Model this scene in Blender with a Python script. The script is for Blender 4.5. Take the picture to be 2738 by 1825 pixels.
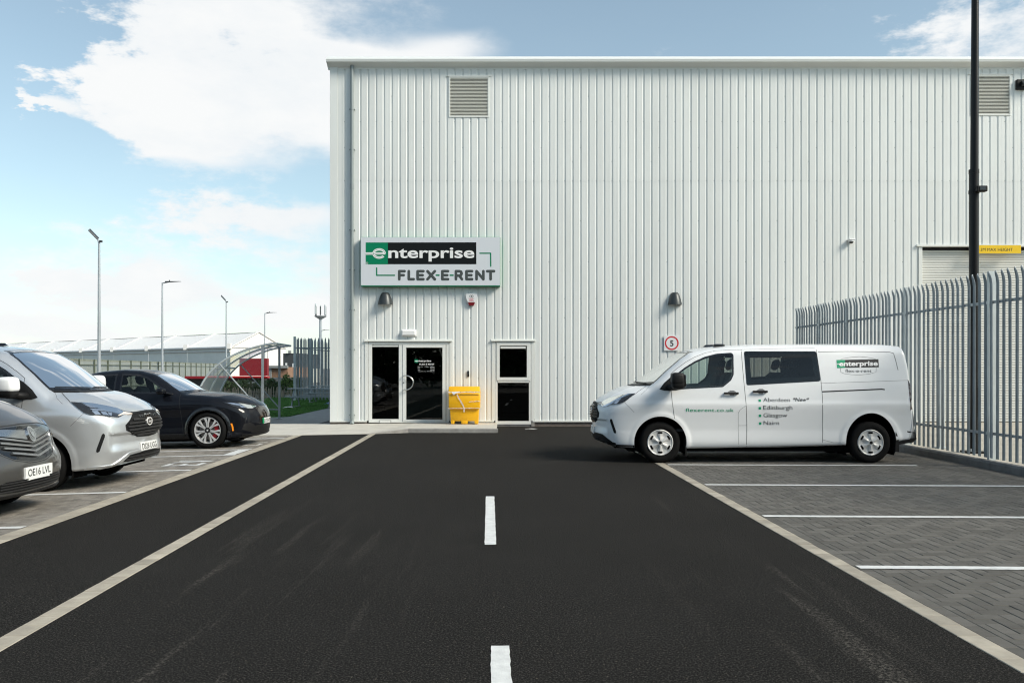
import bpy, bmesh, math, random
import numpy as np
from mathutils import Vector, Matrix
from mathutils.bvhtree import BVHTree
from mathutils.geometry import delaunay_2d_cdt
R = math.radians
for o in list(bpy.data.objects):
    bpy.data.objects.remove(o)
SC = bpy.context.scene
COL = SC.collection

# ------------------------------------------------------------------ camera
CAMH = 1.576
FPX, CX, HY = 2270.0, 1369.0, 983.7          # focal length, centre column and horizon row of the 2738 px photograph
cam_data = bpy.data.cameras.new('camera')
cam = bpy.data.objects.new('camera', cam_data)
COL.objects.link(cam)
cam.location = (0, 0, CAMH)
cam.rotation_euler = (R(90), 0, 0)
cam_data.sensor_fit = 'HORIZONTAL'
cam_data.sensor_width = 36.0
cam_data.lens = 36.0 * FPX / 2738.0
cam_data.shift_y = (HY - 912.5) / 2738.0
cam_data.clip_start = 0.05
cam_data.clip_end = 3000
SC.camera = cam

# ------------------------------------------------------------------ world, sun, exposure
SUN_DIR = Vector((0.74, -0.36, 0.62)).normalized()      # towards the sun
SUN_AZ = math.atan2(SUN_DIR.x, SUN_DIR.y)
SUN_EL = math.asin(SUN_DIR.z)
world = bpy.data.worlds.new('World')
SC.world = world
world.use_nodes = True

def build_world():
    nt = world.node_tree
    nt.nodes.clear()
    N, L = nt.nodes.new, nt.links.new
    out = N('ShaderNodeOutputWorld')
    sky = N('ShaderNodeTexSky')
    sky.sky_type = 'NISHITA'
    sky.sun_disc = False
    sky.sun_elevation = SUN_EL
    sky.sun_rotation = SUN_AZ
    sky.air_density = 1.0
    sky.dust_density = 0.6
    sky.ozone_density = 1.5
    hs = N('ShaderNodeHueSaturation')
    hs.inputs['Saturation'].default_value = 0.80
    tn = N('ShaderNodeMix'); tn.data_type = 'RGBA'; tn.blend_type = 'MULTIPLY'; tn.inputs['Factor'].default_value = 1
    tn.inputs['B'].default_value = (.95, 1.14, 1.02, 1)
    L(sky.outputs[0], tn.inputs['A']); L(tn.outputs['Result'], hs.inputs['Color'])
    bg1 = N('ShaderNodeBackground')
    bg1.inputs['Strength'].default_value = 0.102
    L(hs.outputs[0], bg1.inputs['Color'])
    bg2 = N('ShaderNodeBackground')
    bg2.inputs['Strength'].default_value = 0.62
    tc = N('ShaderNodeTexCoord')
    nrm = N('ShaderNodeVectorMath'); nrm.operation = 'NORMALIZE'
    L(tc.outputs['Generated'], nrm.inputs[0])
    sep = N('ShaderNodeSeparateXYZ')
    L(nrm.outputs[0], sep.inputs[0])

    def m(op, a, b=None, c=None, clamp=False):
        n = N('ShaderNodeMath'); n.operation = op; n.use_clamp = clamp
        for i, v in enumerate((a, b, c)):
            if v is None: continue
            if isinstance(v, (int, float)): n.inputs[i].default_value = v
            else: L(v, n.inputs[i])
        return n.outputs[0]
    x, y, z = sep.outputs
    zc = m('MAXIMUM', z, 0.0)
    # cloud layer seen in perspective: direction over (height + a little)
    den = m('ADD', zc, 0.16)
    comb = N('ShaderNodeCombineXYZ')
    L(m('DIVIDE', x, den), comb.inputs[0]); L(m('DIVIDE', y, den), comb.inputs[1]); L(m('MULTIPLY', z, 2.0), comb.inputs[2])
    n1 = N('ShaderNodeTexNoise'); n1.inputs['Scale'].default_value = 0.95; n1.inputs['Detail'].default_value = 4
    n1.inputs['Roughness'].default_value = 0.56; n1.inputs['Distortion'].default_value = 0.35
    L(comb.outputs[0], n1.inputs['Vector'])
    n2 = N('ShaderNodeTexNoise'); n2.inputs['Scale'].default_value = 7.0; n2.inputs['Detail'].default_value = 6
    n2.inputs['Roughness'].default_value = 0.66
    mp = N('ShaderNodeMapping'); mp.inputs['Scale'].default_value = (1.0, 1.0, 2.3)
    L(nrm.outputs[0], mp.inputs[0]); L(mp.outputs[0], n2.inputs['Vector'])
    n3 = N('ShaderNodeTexNoise'); n3.inputs['Scale'].default_value = 3.2; n3.inputs['Detail'].default_value = 3
    L(mp.outputs[0], n3.inputs['Vector'])
    az = m('ARCTAN2', x, y)
    el = m('ARCSINE', z)
    wob = m('MULTIPLY', m('SUBTRACT', n2.outputs[0], 0.5), 0.42)
    wob2 = m('MULTIPLY', m('SUBTRACT', n3.outputs[0], 0.5), 0.26)
    azw = m('ADD', az, wob)
    elw = m('ADD', el, m('MULTIPLY', wob2, 0.75))
    # clouds in view (photo px: centre x, y, half width, half height, weight)
    blobs = [(560, 120, 430, 150, 1.0), (760, 300, 290, 130, .85), (420, 330, 170, 90, .75), (1080, 120, 330, 60, .95),
             (150, 290, 60, 34, 1.35), (520, 420, 90, 30, .85), (700, 615, 190, 34, 1.05), (330, 735, 330, 46, .95),
             (820, 780, 200, 60, .75), (120, 850, 420, 40, .70), (2640, 70, 300, 120, .75), (60, 480, 120, 34, .70),
             (70, 180, 130, 190, -1.0), (1700, 60, 480, 130, -1.2), (300, 500, 420, 70, -.55), (880, 450, 120, 40, -.3)]
    tot = None
    for (px, py, hw, hh, wt) in blobs:
        a0 = math.atan2((px - CX) / FPX, 1)
        c = math.cos(a0)
        e0 = math.atan2((HY - py) / FPX, 1 / c)
        sx, sy = hw / FPX * c * c, hh / FPX
        dx = m('DIVIDE', m('SUBTRACT', azw, a0), sx)
        dy = m('DIVIDE', m('SUBTRACT', elw, e0), sy)
        d2 = m('ADD', m('MULTIPLY', dx, dx), m('MULTIPLY', dy, dy))
        g = m('MULTIPLY', m('POWER', 2.718, m('MULTIPLY', d2, -0.8)), wt)
        tot = g if tot is None else m('ADD', tot, g)
    base = m('MULTIPLY', m('SUBTRACT', n1.outputs[0], 0.5), 1.5)
    base = m('ADD', base, m('MULTIPLY', m('SUBTRACT', n2.outputs[0], 0.5), 3.0))
    hz = m('POWER', m('SUBTRACT', 1.0, m('MINIMUM', m('MULTIPLY', zc, 3.2), 1.0)), 2.0)   # thicker towards the horizon
    dens = m('ADD', m('ADD', base, tot), m('MULTIPLY', hz, 0.26))
    ramp = N('ShaderNodeMapRange'); ramp.interpolation_type = 'SMOOTHSTEP'
    ramp.inputs['From Min'].default_value = 0.04; ramp.inputs['From Max'].default_value = 0.92
    L(dens, ramp.inputs['Value'])
    # cloud colour: a little greyer inside
    cr = N('ShaderNodeValToRGB')
    cr.color_ramp.elements[0].position = 0.36; cr.color_ramp.elements[0].color = (0.89, 0.93, 0.96, 1)
    cr.color_ramp.elements[1].position = 0.58; cr.color_ramp.elements[1].color = (0.99, 1.0, 1.0, 1)
    L(m('ADD', m('MULTIPLY', n2.outputs[0], 0.65), m('MULTIPLY', n3.outputs[0], 0.35)), cr.inputs[0])
    L(cr.outputs[0], bg2.inputs['Color'])
    mix = N('ShaderNodeMixShader')
    veil = m('ADD', 0.05, m('MULTIPLY', m('POWER', m('SUBTRACT', 1.0, zc), 6.0), 0.35))
    L(m('ADD', veil, m('MULTIPLY', ramp.outputs[0], m('SUBTRACT', 0.98, veil))), mix.inputs[0]); L(bg1.outputs[0], mix.inputs[1]); L(bg2.outputs[0], mix.inputs[2])
    L(mix.outputs[0], out.inputs['Surface'])
build_world()
world.cycles.sampling_method = 'MANUAL'
world.cycles.sample_map_resolution = 512

sun_data = bpy.data.lights.new('sun', 'SUN')
sun_data.energy = 3.0
sun_data.angle = R(20)
sun_data.color = (1.0, 0.92, 0.79)
sun = bpy.data.objects.new('sun', sun_data)
sun.rotation_euler = SUN_DIR.to_track_quat('Z', 'Y').to_euler()
sun.location = (30, -15, 30)
COL.objects.link(sun)

SC.view_settings.view_transform = 'Standard'
SC.view_settings.look = 'None'
SC.view_settings.exposure = 0.65
SC.view_settings.gamma = 1.0
SC.view_settings.use_curve_mapping = False
SC.render.engine = 'CYCLES'
SC.cycles.filter_width = 1.15
SC.cycles.use_denoising = True
SC.cycles.use_adaptive_sampling = True
SC.cycles.adaptive_threshold = 0.025
SC.cycles.adaptive_min_samples = 16
SC.cycles.max_bounces = 6
SC.cycles.diffuse_bounces = 3
SC.cycles.glossy_bounces = 3
SC.cycles.transmission_bounces = 4
SC.cycles.transparent_max_bounces = 12
SC.cycles.caustics_reflective = False
SC.cycles.caustics_refractive = False

# ------------------------------------------------------------------ photo px to place
def at(px, py, Y):                     # the point of the vertical plane at depth Y seen at a photo pixel
    return Vector(((px - CX) / FPX * Y, Y, CAMH + (HY - py) / FPX * Y))
def ground(px, py, z=0.0):
    Y = FPX * (CAMH - z) / (py - HY)
    return Vector(((px - CX) / FPX * Y, Y, z))

# ------------------------------------------------------------------ helpers
class MB:
    """collects faces of one mesh"""
    def __init__(s): s.v = []; s.f = []
    def add(s, vs, fs):
        b = len(s.v); s.v += [tuple(v) for v in vs]; s.f += [tuple(i + b for i in f) for f in fs]; return s
    def box(s, c, d, rz=0.0, bev=0.0):
        x, y, z = d[0] / 2, d[1] / 2, d[2] / 2
        if bev > 0:
            b = min(bev, x * .9, y * .9, z * .9)
            vs = []
            for sx in (-1, 1):
                for sy in (-1, 1):
                    for sz in (-1, 1):
                        vs += [(sx * x, sy * (y - b), sz * (z - b)), (sx * (x - b), sy * y, sz * (z - b)), (sx * (x - b), sy * (y - b), sz * z)]
            bm = bmesh.new()
            for v in vs: bm.verts.new(v)
            r = bmesh.ops.convex_hull(bm, input=bm.verts)
            bmesh.ops.dissolve_limit(bm, angle_limit=0.01, verts=bm.verts, edges=bm.edges)
            bm.verts.ensure_lookup_table(); bm.verts.index_update()
            vs = [v.co.copy() for v in bm.verts]; fs = [[v.index for v in f.verts] for f in bm.faces]
            bm.free()
        else:
            vs = [Vector((a * x, b * y, cc * z)) for a in (-1, 1) for b in (-1, 1) for cc in (-1, 1)]
            fs = [(0, 1, 3, 2), (4, 6, 7, 5), (0, 4, 5, 1), (2, 3, 7, 6), (0, 2, 6, 4), (1, 5, 7, 3)]
        cr, sr = math.cos(rz), math.sin(rz)
        vs = [(c[0] + v[0] * cr - v[1] * sr, c[1] + v[0] * sr + v[1] * cr, c[2] + v[2]) for v in vs]
        return s.add(vs, fs)
    def bx(s, x0, x1, y0, y1, z0, z1, bev=0.0):
        return s.box(((x0 + x1) / 2, (y0 + y1) / 2, (z0 + z1) / 2), (abs(x1 - x0), abs(y1 - y0), abs(z1 - z0)), 0, bev)
    def tube(s, pts, r, n=10, caps=True):
        pts = [Vector(p) for p in pts]
        k = len(pts)
        rr = r if isinstance(r, (list, tuple)) else [r] * k
        vs = []; up0 = None
        for i, p in enumerate(pts):
            t = (pts[min(i + 1, k - 1)] - pts[max(i - 1, 0)]).normalized()
            if up0 is None:
                a = Vector((0, 0, 1)) if abs(t.z) < .9 else Vector((1, 0, 0))
                u = t.cross(a).normalized()
            else:
                u = (up0 - t * up0.dot(t)).normalized()
            up0 = u
            w = t.cross(u)
            for j in range(n):
                an = 2 * math.pi * j / n
                vs.append(p + (u * math.cos(an) + w * math.sin(an)) * rr[i])
        fs = []
        for i in range(k - 1):
            for j in range(n):
                fs.append((i * n + j, i * n + (j + 1) % n, (i + 1) * n + (j + 1) % n, (i + 1) * n + j))
        if caps:
            fs.append(tuple(range(n - 1, -1, -1))); fs.append(tuple(range((k - 1) * n, k * n)))
        return s.add(vs, fs)
    def lathe(s, prof, n=24, mat=None):
        """profile of (r, h) about local z; mat places it"""
        M = mat or Matrix()
        vs = []
        for (r, h) in prof:
            for j in range(n):
                a = 2 * math.pi * j / n
                vs.append(M @ Vector((r * math.cos(a), r * math.sin(a), h)))
        fs = []
        for i in range(len(prof) - 1):
            for j in range(n):
                fs.append((i * n + j, i * n + (j + 1) % n, (i + 1) * n + (j + 1) % n, (i + 1) * n + j))
        return s.add(vs, fs)
    def prism(s, poly, h0, h1, fn):
        """polygon (a, b) extruded from h0 to h1; fn(a, b, h) -> xyz"""
        n = len(poly)
        vs = [fn(a, b, h0) for a, b in poly] + [fn(a, b, h1) for a, b in poly]
        fs = [tuple(range(n - 1, -1, -1)), tuple(range(n, 2 * n))]
        fs += [(i, (i + 1) % n, n + (i + 1) % n, n + i) for i in range(n)]
        return s.add(vs, fs)
    def mesh(s, name, mat=None, smooth=False, fix=True):
        me = bpy.data.meshes.new(name)
        me.from_pydata(s.v, [], s.f)
        if fix and len(s.f) < 60000:
            bm = bmesh.new(); bm.from_mesh(me)
            bmesh.ops.recalc_face_normals(bm, faces=bm.faces)
            bm.to_mesh(me); bm.free()
        if mat: me.materials.append(mat)
        if smooth: shade(me, smooth)
        return me
    def build(s, name, mat=None, parent=None, smooth=False, fix=True):
        return obj(name, s.mesh(name, mat, smooth, fix), parent)

def shade(me, ang=True):
    me.polygons.foreach_set('use_smooth', [True] * len(me.polygons))
    if ang is not True:
        me.set_sharp_from_angle(angle=R(ang))

def obj(name, me, parent=None, loc=None, rz=0.0):
    """parts keep their geometry in place-coordinates; the parent's own place is undone"""
    o = bpy.data.objects.new(name, me)
    COL.objects.link(o)
    if loc is not None: o.location = loc
    if rz: o.rotation_euler = (0, 0, rz)
    if parent is not None:
        o.parent = parent
        if parent.get('_w', True):
            t = Vector(parent.location)
            o.matrix_parent_inverse = Matrix.Translation(-t)
    return o

def empty(name, loc=(0, 0, 0), local=False):
    e = bpy.data.objects.new(name, None)
    e.empty_display_size = 0.2
    COL.objects.link(e)
    e.location = loc
    if local: e['_w'] = False; e['_local'] = True
    return e

def tag(o, label=None, cat=None, group=None, kind=None):
    if label: o['label'] = label
    if cat: o['category'] = cat
    if group: o['group'] = group
    if kind: o['kind'] = kind
    return o

def copy_tree(o, parent=None):
    c = o.copy(); COL.objects.link(c)
    if parent is not None: c.parent = parent
    for ch in o.children: copy_tree(ch, c)
    return c

# ------------------------------------------------------------------ materials
def mat(name, col=(.5, .5, .5), rough=.5, metal=0.0, spec=.5, coat=0.0, coat_rough=.03, noise=0.0, nscale=8.0, bump=0.0, bscale=60.0,
        isl=0.0, emit=None, emit_s=1.0, alt=None, coord='Object', stretch=None, rnoise=0.0):
    ma = bpy.data.materials.new(name)
    ma.use_nodes = True
    nt = ma.node_tree
    b = nt.nodes['Principled BSDF']
    N, L = nt.nodes.new, nt.links.new
    b.inputs['Base Color'].default_value = (*col, 1)
    b.inputs['Roughness'].default_value = rough
    b.inputs['Metallic'].default_value = metal
    b.inputs['Specular IOR Level'].default_value = spec
    b.inputs['Coat Weight'].default_value = coat
    b.inputs['Coat Roughness'].default_value = coat_rough
    if emit:
        b.inputs['Emission Color'].default_value = (*emit, 1); b.inputs['Emission Strength'].default_value = emit_s
    vec = None
    if noise or bump or rnoise:
        if coord == 'World':
            g = N('ShaderNodeNewGeometry'); vec = g.outputs['Position']
        else:
            t = N('ShaderNodeTexCoord'); vec = t.outputs[coord]
        if stretch:
            mp = N('ShaderNodeMapping'); mp.inputs['Scale'].default_value = stretch; L(vec, mp.inputs[0]); vec = mp.outputs[0]
    colout = None
    if noise:
        n = N('ShaderNodeTexNoise'); n.inputs['Scale'].default_value = nscale; n.inputs['Detail'].default_value = 6; n.inputs['Roughness'].default_value = .62
        L(vec, n.inputs['Vector'])
        mx = N('ShaderNodeMix'); mx.data_type = 'RGBA'
        mr = N('ShaderNodeMapRange'); mr.inputs['From Min'].default_value = .3; mr.inputs['From Max'].default_value = .7
        L(n.outputs[0], mr.inputs['Value']); L(mr.outputs[0], mx.inputs['Factor'])
        lo = alt or tuple(c * (1 - noise) for c in col)
        hi = col if alt else tuple(min(1, c * (1 + noise * .6)) for c in col)
        mx.inputs['A'].default_value = (*lo, 1); mx.inputs['B'].default_value = (*hi, 1)
        colout = mx.outputs['Result']
        if rnoise:
            rr = N('ShaderNodeMapRange'); rr.inputs['To Min'].default_value = max(0, rough - rnoise); rr.inputs['To Max'].default_value = min(1, rough + rnoise)
            L(n.outputs[0], rr.inputs['Value']); L(rr.outputs[0], b.inputs['Roughness'])
    if isl:
        g = N('ShaderNodeNewGeometry'); oi = N('ShaderNodeObjectInfo')
        a = N('ShaderNodeMath'); a.operation = 'ADD'; L(g.outputs['Random Per Island'], a.inputs[0]); L(oi.outputs['Random'], a.inputs[1])
        fr = N('ShaderNodeMath'); fr.operation = 'FRACT'; L(a.outputs[0], fr.inputs[0])
        mr = N('ShaderNodeMapRange'); mr.inputs['To Min'].default_value = 1 - isl; mr.inputs['To Max'].default_value = 1 + isl
        L(fr.outputs[0], mr.inputs['Value'])
        mu = N('ShaderNodeMix'); mu.data_type = 'RGBA'; mu.blend_type = 'MULTIPLY'; mu.inputs['Factor'].default_value = 1
        if colout: L(colout, mu.inputs['A'])
        else: mu.inputs['A'].default_value = (*col, 1)
        L(mr.outputs[0], mu.inputs['B'])
        colout = mu.outputs['Result']
    if colout: L(colout, b.inputs['Base Color'])
    if bump:
        n = N('ShaderNodeTexNoise'); n.inputs['Scale'].default_value = bscale; n.inputs['Detail'].default_value = 4
        L(vec, n.inputs['Vector'])
        bp = N('ShaderNodeBump'); bp.inputs['Strength'].default_value = bump; bp.inputs['Distance'].default_value = .01
        L(n.outputs[0], bp.inputs['Height']); L(bp.outputs[0], b.inputs['Normal'])
    return ma

def glass(name, tint=(.8, .85, .85), ior=1.5, rough=0.0):
    ma = bpy.data.materials.new(name); ma.use_nodes = True
    nt = ma.node_tree; nt.nodes.clear(); N, L = nt.nodes.new, nt.links.new
    out = N('ShaderNodeOutputMaterial'); mx = N('ShaderNodeMixShader')
    tr = N('ShaderNodeBsdfTransparent'); tr.inputs[0].default_value = (*tint, 1)
    gl = N('ShaderNodeBsdfGlossy'); gl.inputs['Roughness'].default_value = rough; gl.inputs[0].default_value = (1, 1, 1, 1)
    fr = N('ShaderNodeFresnel'); fr.inputs[0].default_value = ior
    L(fr.outputs[0], mx.inputs[0]); L(tr.outputs[0], mx.inputs[1]); L(gl.outputs[0], mx.inputs[2]); L(mx.outputs[0], out.inputs[0])
    return ma

M = {}
M['white_clad'] = mat('white_cladding', (.75, .772, .755), .42, noise=.05, nscale=1.2, stretch=(1.5, 1.5, .25), coord='World', isl=.02)
M['flash'] = mat('white_flashing', (.73, .745, .715), .4)
M['gutter'] = mat('gutter_white', (.74, .76, .75), .38)
M['alu'] = mat('window_frame_white', (.75, .762, .735), .35)
M['pipe'] = mat('grey_downpipe', (.24, .28, .285), .4)
M['louvre'] = mat('louvre_cream', (.74, .74, .67), .4)
M['dark'] = mat('dark_void', (.012, .012, .013), .8)
M['black_plastic'] = mat('black_plastic', (.008, .008, .0085), .5, spec=.25)
M['black_gloss'] = mat('black_gloss', (.006, .006, .007), .12, coat=.6)
M['steel'] = mat('stainless', (.62, .62, .6), .25, metal=1)
M['chrome'] = mat('chrome', (.75, .75, .76), .12, metal=1)
M['galv'] = mat('galvanised_steel', (.33, .365, .385), .5, metal=.2, noise=.22, nscale=3.0, isl=.12, rnoise=.1)
M['galv_post'] = mat('galvanised_post', (.52, .57, .58), .5, metal=.25, noise=.12, nscale=3.0, isl=.05)
M['galv_lamp'] = mat('galvanised_lamp', (.42, .46, .49), .45, metal=.3, noise=.1, nscale=1.0)
M['blackpost'] = mat('black_painted_steel', (.005, .005, .0055), .4, spec=.3)
M['plinth'] = mat('brick_plinth', (.17, .14, .12), .8, noise=.3, nscale=14)
M['glass_dark'] = glass('dark_glazing', (.34, .38, .37), 1.46)
M['room'] = mat('dark_room', (.14, .145, .14), .9)
M['room_thing'] = mat('room_furniture', (.30, .34, .31), .7)
M['shutter'] = mat('shutter_white', (.62, .625, .59), .45)
M['yellow_bin'] = mat('yellow_plastic', (.83, .43, .006), .38, noise=.06, nscale=5)
M['yellow_sign'] = mat('yellow_sign', (.80, .52, .01), .4)
M['white_plate'] = mat('white_plate', (.78, .79, .80), .35)
M['sign_face'] = mat('sign_face', (.66, .69, .73), .3)
M['sign_green'] = mat('sign_green', (.0, .20, .095), .5, spec=.2)
M['sign_black'] = mat('sign_black', (.008, .010, .011), .5, spec=.15)
M['sign_grey'] = mat('sign_grey', (.07, .082, .082), .5, spec=.2)
M['lettering_white'] = mat('lettering_white', (.82, .82, .82), .35)
M['black_ink'] = mat('black_ink', (.01, .01, .011), .4)
M['red'] = mat('red_paint', (.60, .014, .02), .4)
M['lamp_grey'] = mat('lamp_charcoal', (.045, .052, .055), .4, metal=.3)
M['tape'] = mat('wrinkled_tape', (.85, .72, .62), .25, noise=.25, nscale=25)
M['film'] = glass('packing_film', (.97, .96, .93), 1.45, .12)
# ================================================================== the setting
RD = -0.027                                    # the road runs this much left per metre of depth
def road_x(c, Y): return c + RD * Y
SL = 0.026                                     # fall of the left-hand parking bays, away from the road
EDGE_L = -4.595                                # (c of) the line where the fall begins
def left_z(X, Y):
    return min(0.0, SL * (X - road_x(EDGE_L, Y))) if Y < 20.0 else 0.0

def asphalt_material():
    ma = bpy.data.materials.new('asphalt'); ma.use_nodes = True
    nt = ma.node_tree; b = nt.nodes['Principled BSDF']; N, L = nt.nodes.new, nt.links.new
    g = N('ShaderNodeNewGeometry')
    pos = g.outputs['Position']
    def noise(scale, detail=4, rough=.6, vec=pos):
        n = N('ShaderNodeTexNoise'); n.inputs['Scale'].default_value = scale; n.inputs['Detail'].default_value = detail
        n.inputs['Roughness'].default_value = rough; L(vec, n.inputs['Vector']); return n.outputs[0]
    def rng(v, a, b_, c=0., d=1.):
        n = N('ShaderNodeMapRange'); n.inputs['From Min'].default_value = a; n.inputs['From Max'].default_value = b_
        n.inputs['To Min'].default_value = c; n.inputs['To Max'].default_value = d; L(v, n.inputs['Value']); return n.outputs[0]
    def mul(a, b_, op='MULTIPLY'):
        n = N('ShaderNodeMath'); n.operation = op
        for i, v in enumerate((a, b_)):
            if isinstance(v, (int, float)): n.inputs[i].default_value = v
            else: L(v, n.inputs[i])
        return n.outputs[0]
    def mix(f, a, b_):
        n = N('ShaderNodeMix'); n.data_type = 'RGBA'
        L(f, n.inputs['Factor'])
        for k, v in (('A', a), ('B', b_)):
            if isinstance(v, tuple): n.inputs[k].default_value = (*v, 1)
            else: L(v, n.inputs[k])
        return n.outputs['Result']
    big = noise(.55, 5, .6)
    col = mix(rng(big, .3, .7), (.0090, .0086, .0081), (.0135, .0129, .0122))
    fine = noise(85, 3, .7)
    col = mix(rng(fine, .50, .66, 0, .95), col, (.066, .062, .056))
    vo = N('ShaderNodeTexVoronoi'); vo.inputs['Scale'].default_value = 55; L(pos, vo.inputs['Vector'])
    sep = N('ShaderNodeSeparateColor'); L(vo.outputs['Color'], sep.inputs[0])
    chip = mul(rng(sep.outputs[0], .90, .95), rng(vo.outputs['Distance'], .28, .12))
    col = mix(mul(chip, .75), col, (.16, .14, .11))
    # dusty scuffs along the wheel tracks, and a few turning arcs
    mp = N('ShaderNodeMapping'); mp.inputs['Scale'].default_value = (4.6, .26, 1); mp.inputs['Rotation'].default_value = (0, 0, .24); L(pos, mp.inputs[0])
    st = noise(1.0, 4, .62, mp.outputs[0])
    px = N('ShaderNodeSeparateXYZ'); L(pos, px.inputs[0])
    lane = mul(rng(px.outputs[0], -3.4, -2.2), rng(px.outputs[0], -.35, -1.6))
    lane = mul(lane, rng(px.outputs[1], 11.0, 6.0))
    lane2 = mul(mul(rng(px.outputs[0], 1.0, 1.7), rng(px.outputs[0], 2.5, 2.0)), rng(px.outputs[1], 12, 9))
    dust = mul(rng(st, .55, .66), mul(mul(lane, 1.0), mul(lane2, .8), 'MAXIMUM'))
    grain = rng(noise(40, 4, .8), .50, .58)
    col = mix(mul(mul(dust, grain), .55), col, (.17, .155, .135))
    any_d = mul(rng(noise(.9, 5, .7), .60, .78), rng(noise(60, 3, .7), .5, .66))
    col = mix(mul(any_d, .4), col, (.13, .12, .105))
    L(col, b.inputs['Base Color'])
    b.inputs['Roughness'].default_value = .95
    b.inputs['Specular IOR Level'].default_value = .07
    bp = N('ShaderNodeBump'); bp.inputs['Strength'].default_value = .8; bp.inputs['Distance'].default_value = .006
    hh = mul(noise(120, 3, .6), mul(vo.outputs['Distance'], .6), 'ADD')
    L(hh, bp.inputs['Height']); L(bp.outputs[0], b.inputs['Normal'])
    return ma
M['asphalt'] = asphalt_material()
M['ground'] = mat('rough_ground', (.16, .155, .14), .9, noise=.35, nscale=.4, coord='World', bump=.4, bscale=20)
M['sand'] = mat('joint_sand', (.06, .058, .055), .95, noise=.4, nscale=30, coord='World')
M['sand_l'] = mat('joint_sand_buff', (.085, .078, .068), .95, noise=.4, nscale=30, coord='World')
M['paver_dark'] = mat('charcoal_paver', (.118, .113, .103), .85, spec=.2, noise=.11, nscale=9, coord='World', isl=.17, bump=.35, bscale=160)
M['paver_buff'] = mat('natural_paver', (.215, .20, .178), .85, spec=.2, noise=.22, nscale=7, coord='World', isl=.22, bump=.35, bscale=160)
M['edging'] = mat('buff_edging_block', (.36, .325, .265), .85, noise=.22, nscale=6, coord='World', isl=.16, bump=.3, bscale=120)
M['kerb'] = mat('kerb_concrete', (.30, .29, .27), .85, noise=.25, nscale=5, coord='World', isl=.07, bump=.3, bscale=90)
M['kerb_dark'] = mat('kerb_grey', (.145, .145, .145), .85, noise=.28, nscale=5, coord='World', isl=.08, bump=.3, bscale=90)
M['footway'] = mat('footway_concrete', (.52, .50, .45), .85, noise=.12, nscale=2.2, coord='World', bump=.25, bscale=110, isl=.03)
M['yard'] = mat('yard_concrete', (.42, .39, .33), .88, noise=.18, nscale=.9, coord='World', bump=.2, bscale=60)
M['path'] = mat('asphalt_path', (.30, .295, .285), .85, noise=.2, nscale=3, coord='World', bump=.3, bscale=120)
M['paint'] = mat('road_paint', (.66, .67, .66), .6, noise=.16, nscale=11, coord='World', bump=.3, bscale=100)
M['gravel'] = mat('dark_gravel', (.05, .05, .052), .9, noise=.5, nscale=40, coord='World', bump=.8, bscale=70)

# -- ground sheet, to the horizon
gx = [-900, -11.5, -5.05, 900]; gy = [-600, 19.6, 20.4, 1800]
gv = []
for j, Y in enumerate(gy):
    for i, X in enumerate(gx):
        z = -.06
        if j < 2: z = {0: -.30, 1: -.30, 2: -.06, 3: -.06}[i]
        gv.append((X, Y, z))
gf = [(j * 4 + i, j * 4 + i + 1, j * 4 + i + 5, j * 4 + i + 4) for j in range(3) for i in range(3)]
tag(MB().add(gv, gf).build('ground', M['ground']), kind='structure')

def quad_strip(name, m, ca, cb, y0, y1, z, kind='structure'):
    """a sheet between two lines parallel to the road"""
    vs = []; n = 40
    for k in range(n + 1):
        Y = y0 + (y1 - y0) * k / n
        vs += [(road_x(ca, Y), Y, z), (road_x(cb, Y), Y, z)]
    fs = [(2 * k, 2 * k + 1, 2 * k + 3, 2 * k + 2) for k in range(n)]
    o = MB().add(vs, fs).build(name, m)
    if kind: tag(o, kind=kind)
    return o

S1L, S1R = -4.595, -4.395
S2L, S2R = -2.865, -2.720
S3L, S3R = 2.755, 2.900
# asphalt: the road and the lane on its left, up to the footway and the wall
road = MB()
road.add([(road_x(S2R, -8), -8, 0), (road_x(S3L, -8), -8, 0), (road_x(S3L, 19.0), 19.0, 0), (7.05, 19.0, 0), (7.05, 23.3, 0),
          (-3.6, 23.3, 0), (road_x(S2R, 20.2), 20.2, 0)], [(0, 1, 2, 3, 4, 5, 6)])
tag(road.build('asphalt_road', M['asphalt']), kind='structure')
quad_strip('asphalt_lane', M['asphalt'], S1R, S2L, -8, 20.4, -.001)

random.seed(7)
def paver_mesh(name, l, w, m, h=.05, ch=.0035):
    a, b = l / 2, w / 2
    vs = [(-a, -b, -h), (a, -b, -h), (a, b, -h), (-a, b, -h), (-a, -b, -ch), (a, -b, -ch), (a, b, -ch), (-a, b, -ch),
          (-a + ch, -b + ch, 0), (a - ch, -b + ch, 0), (a - ch, b - ch, 0), (-a + ch, b - ch, 0)]
    fs = [(0, 1, 5, 4), (1, 2, 6, 5), (2, 3, 7, 6), (3, 0, 4, 7), (4, 5, 9, 8), (5, 6, 10, 9), (6, 7, 11, 10), (7, 4, 8, 11), (8, 9, 10, 11)]
    return MB().add(vs, fs), fs

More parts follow.
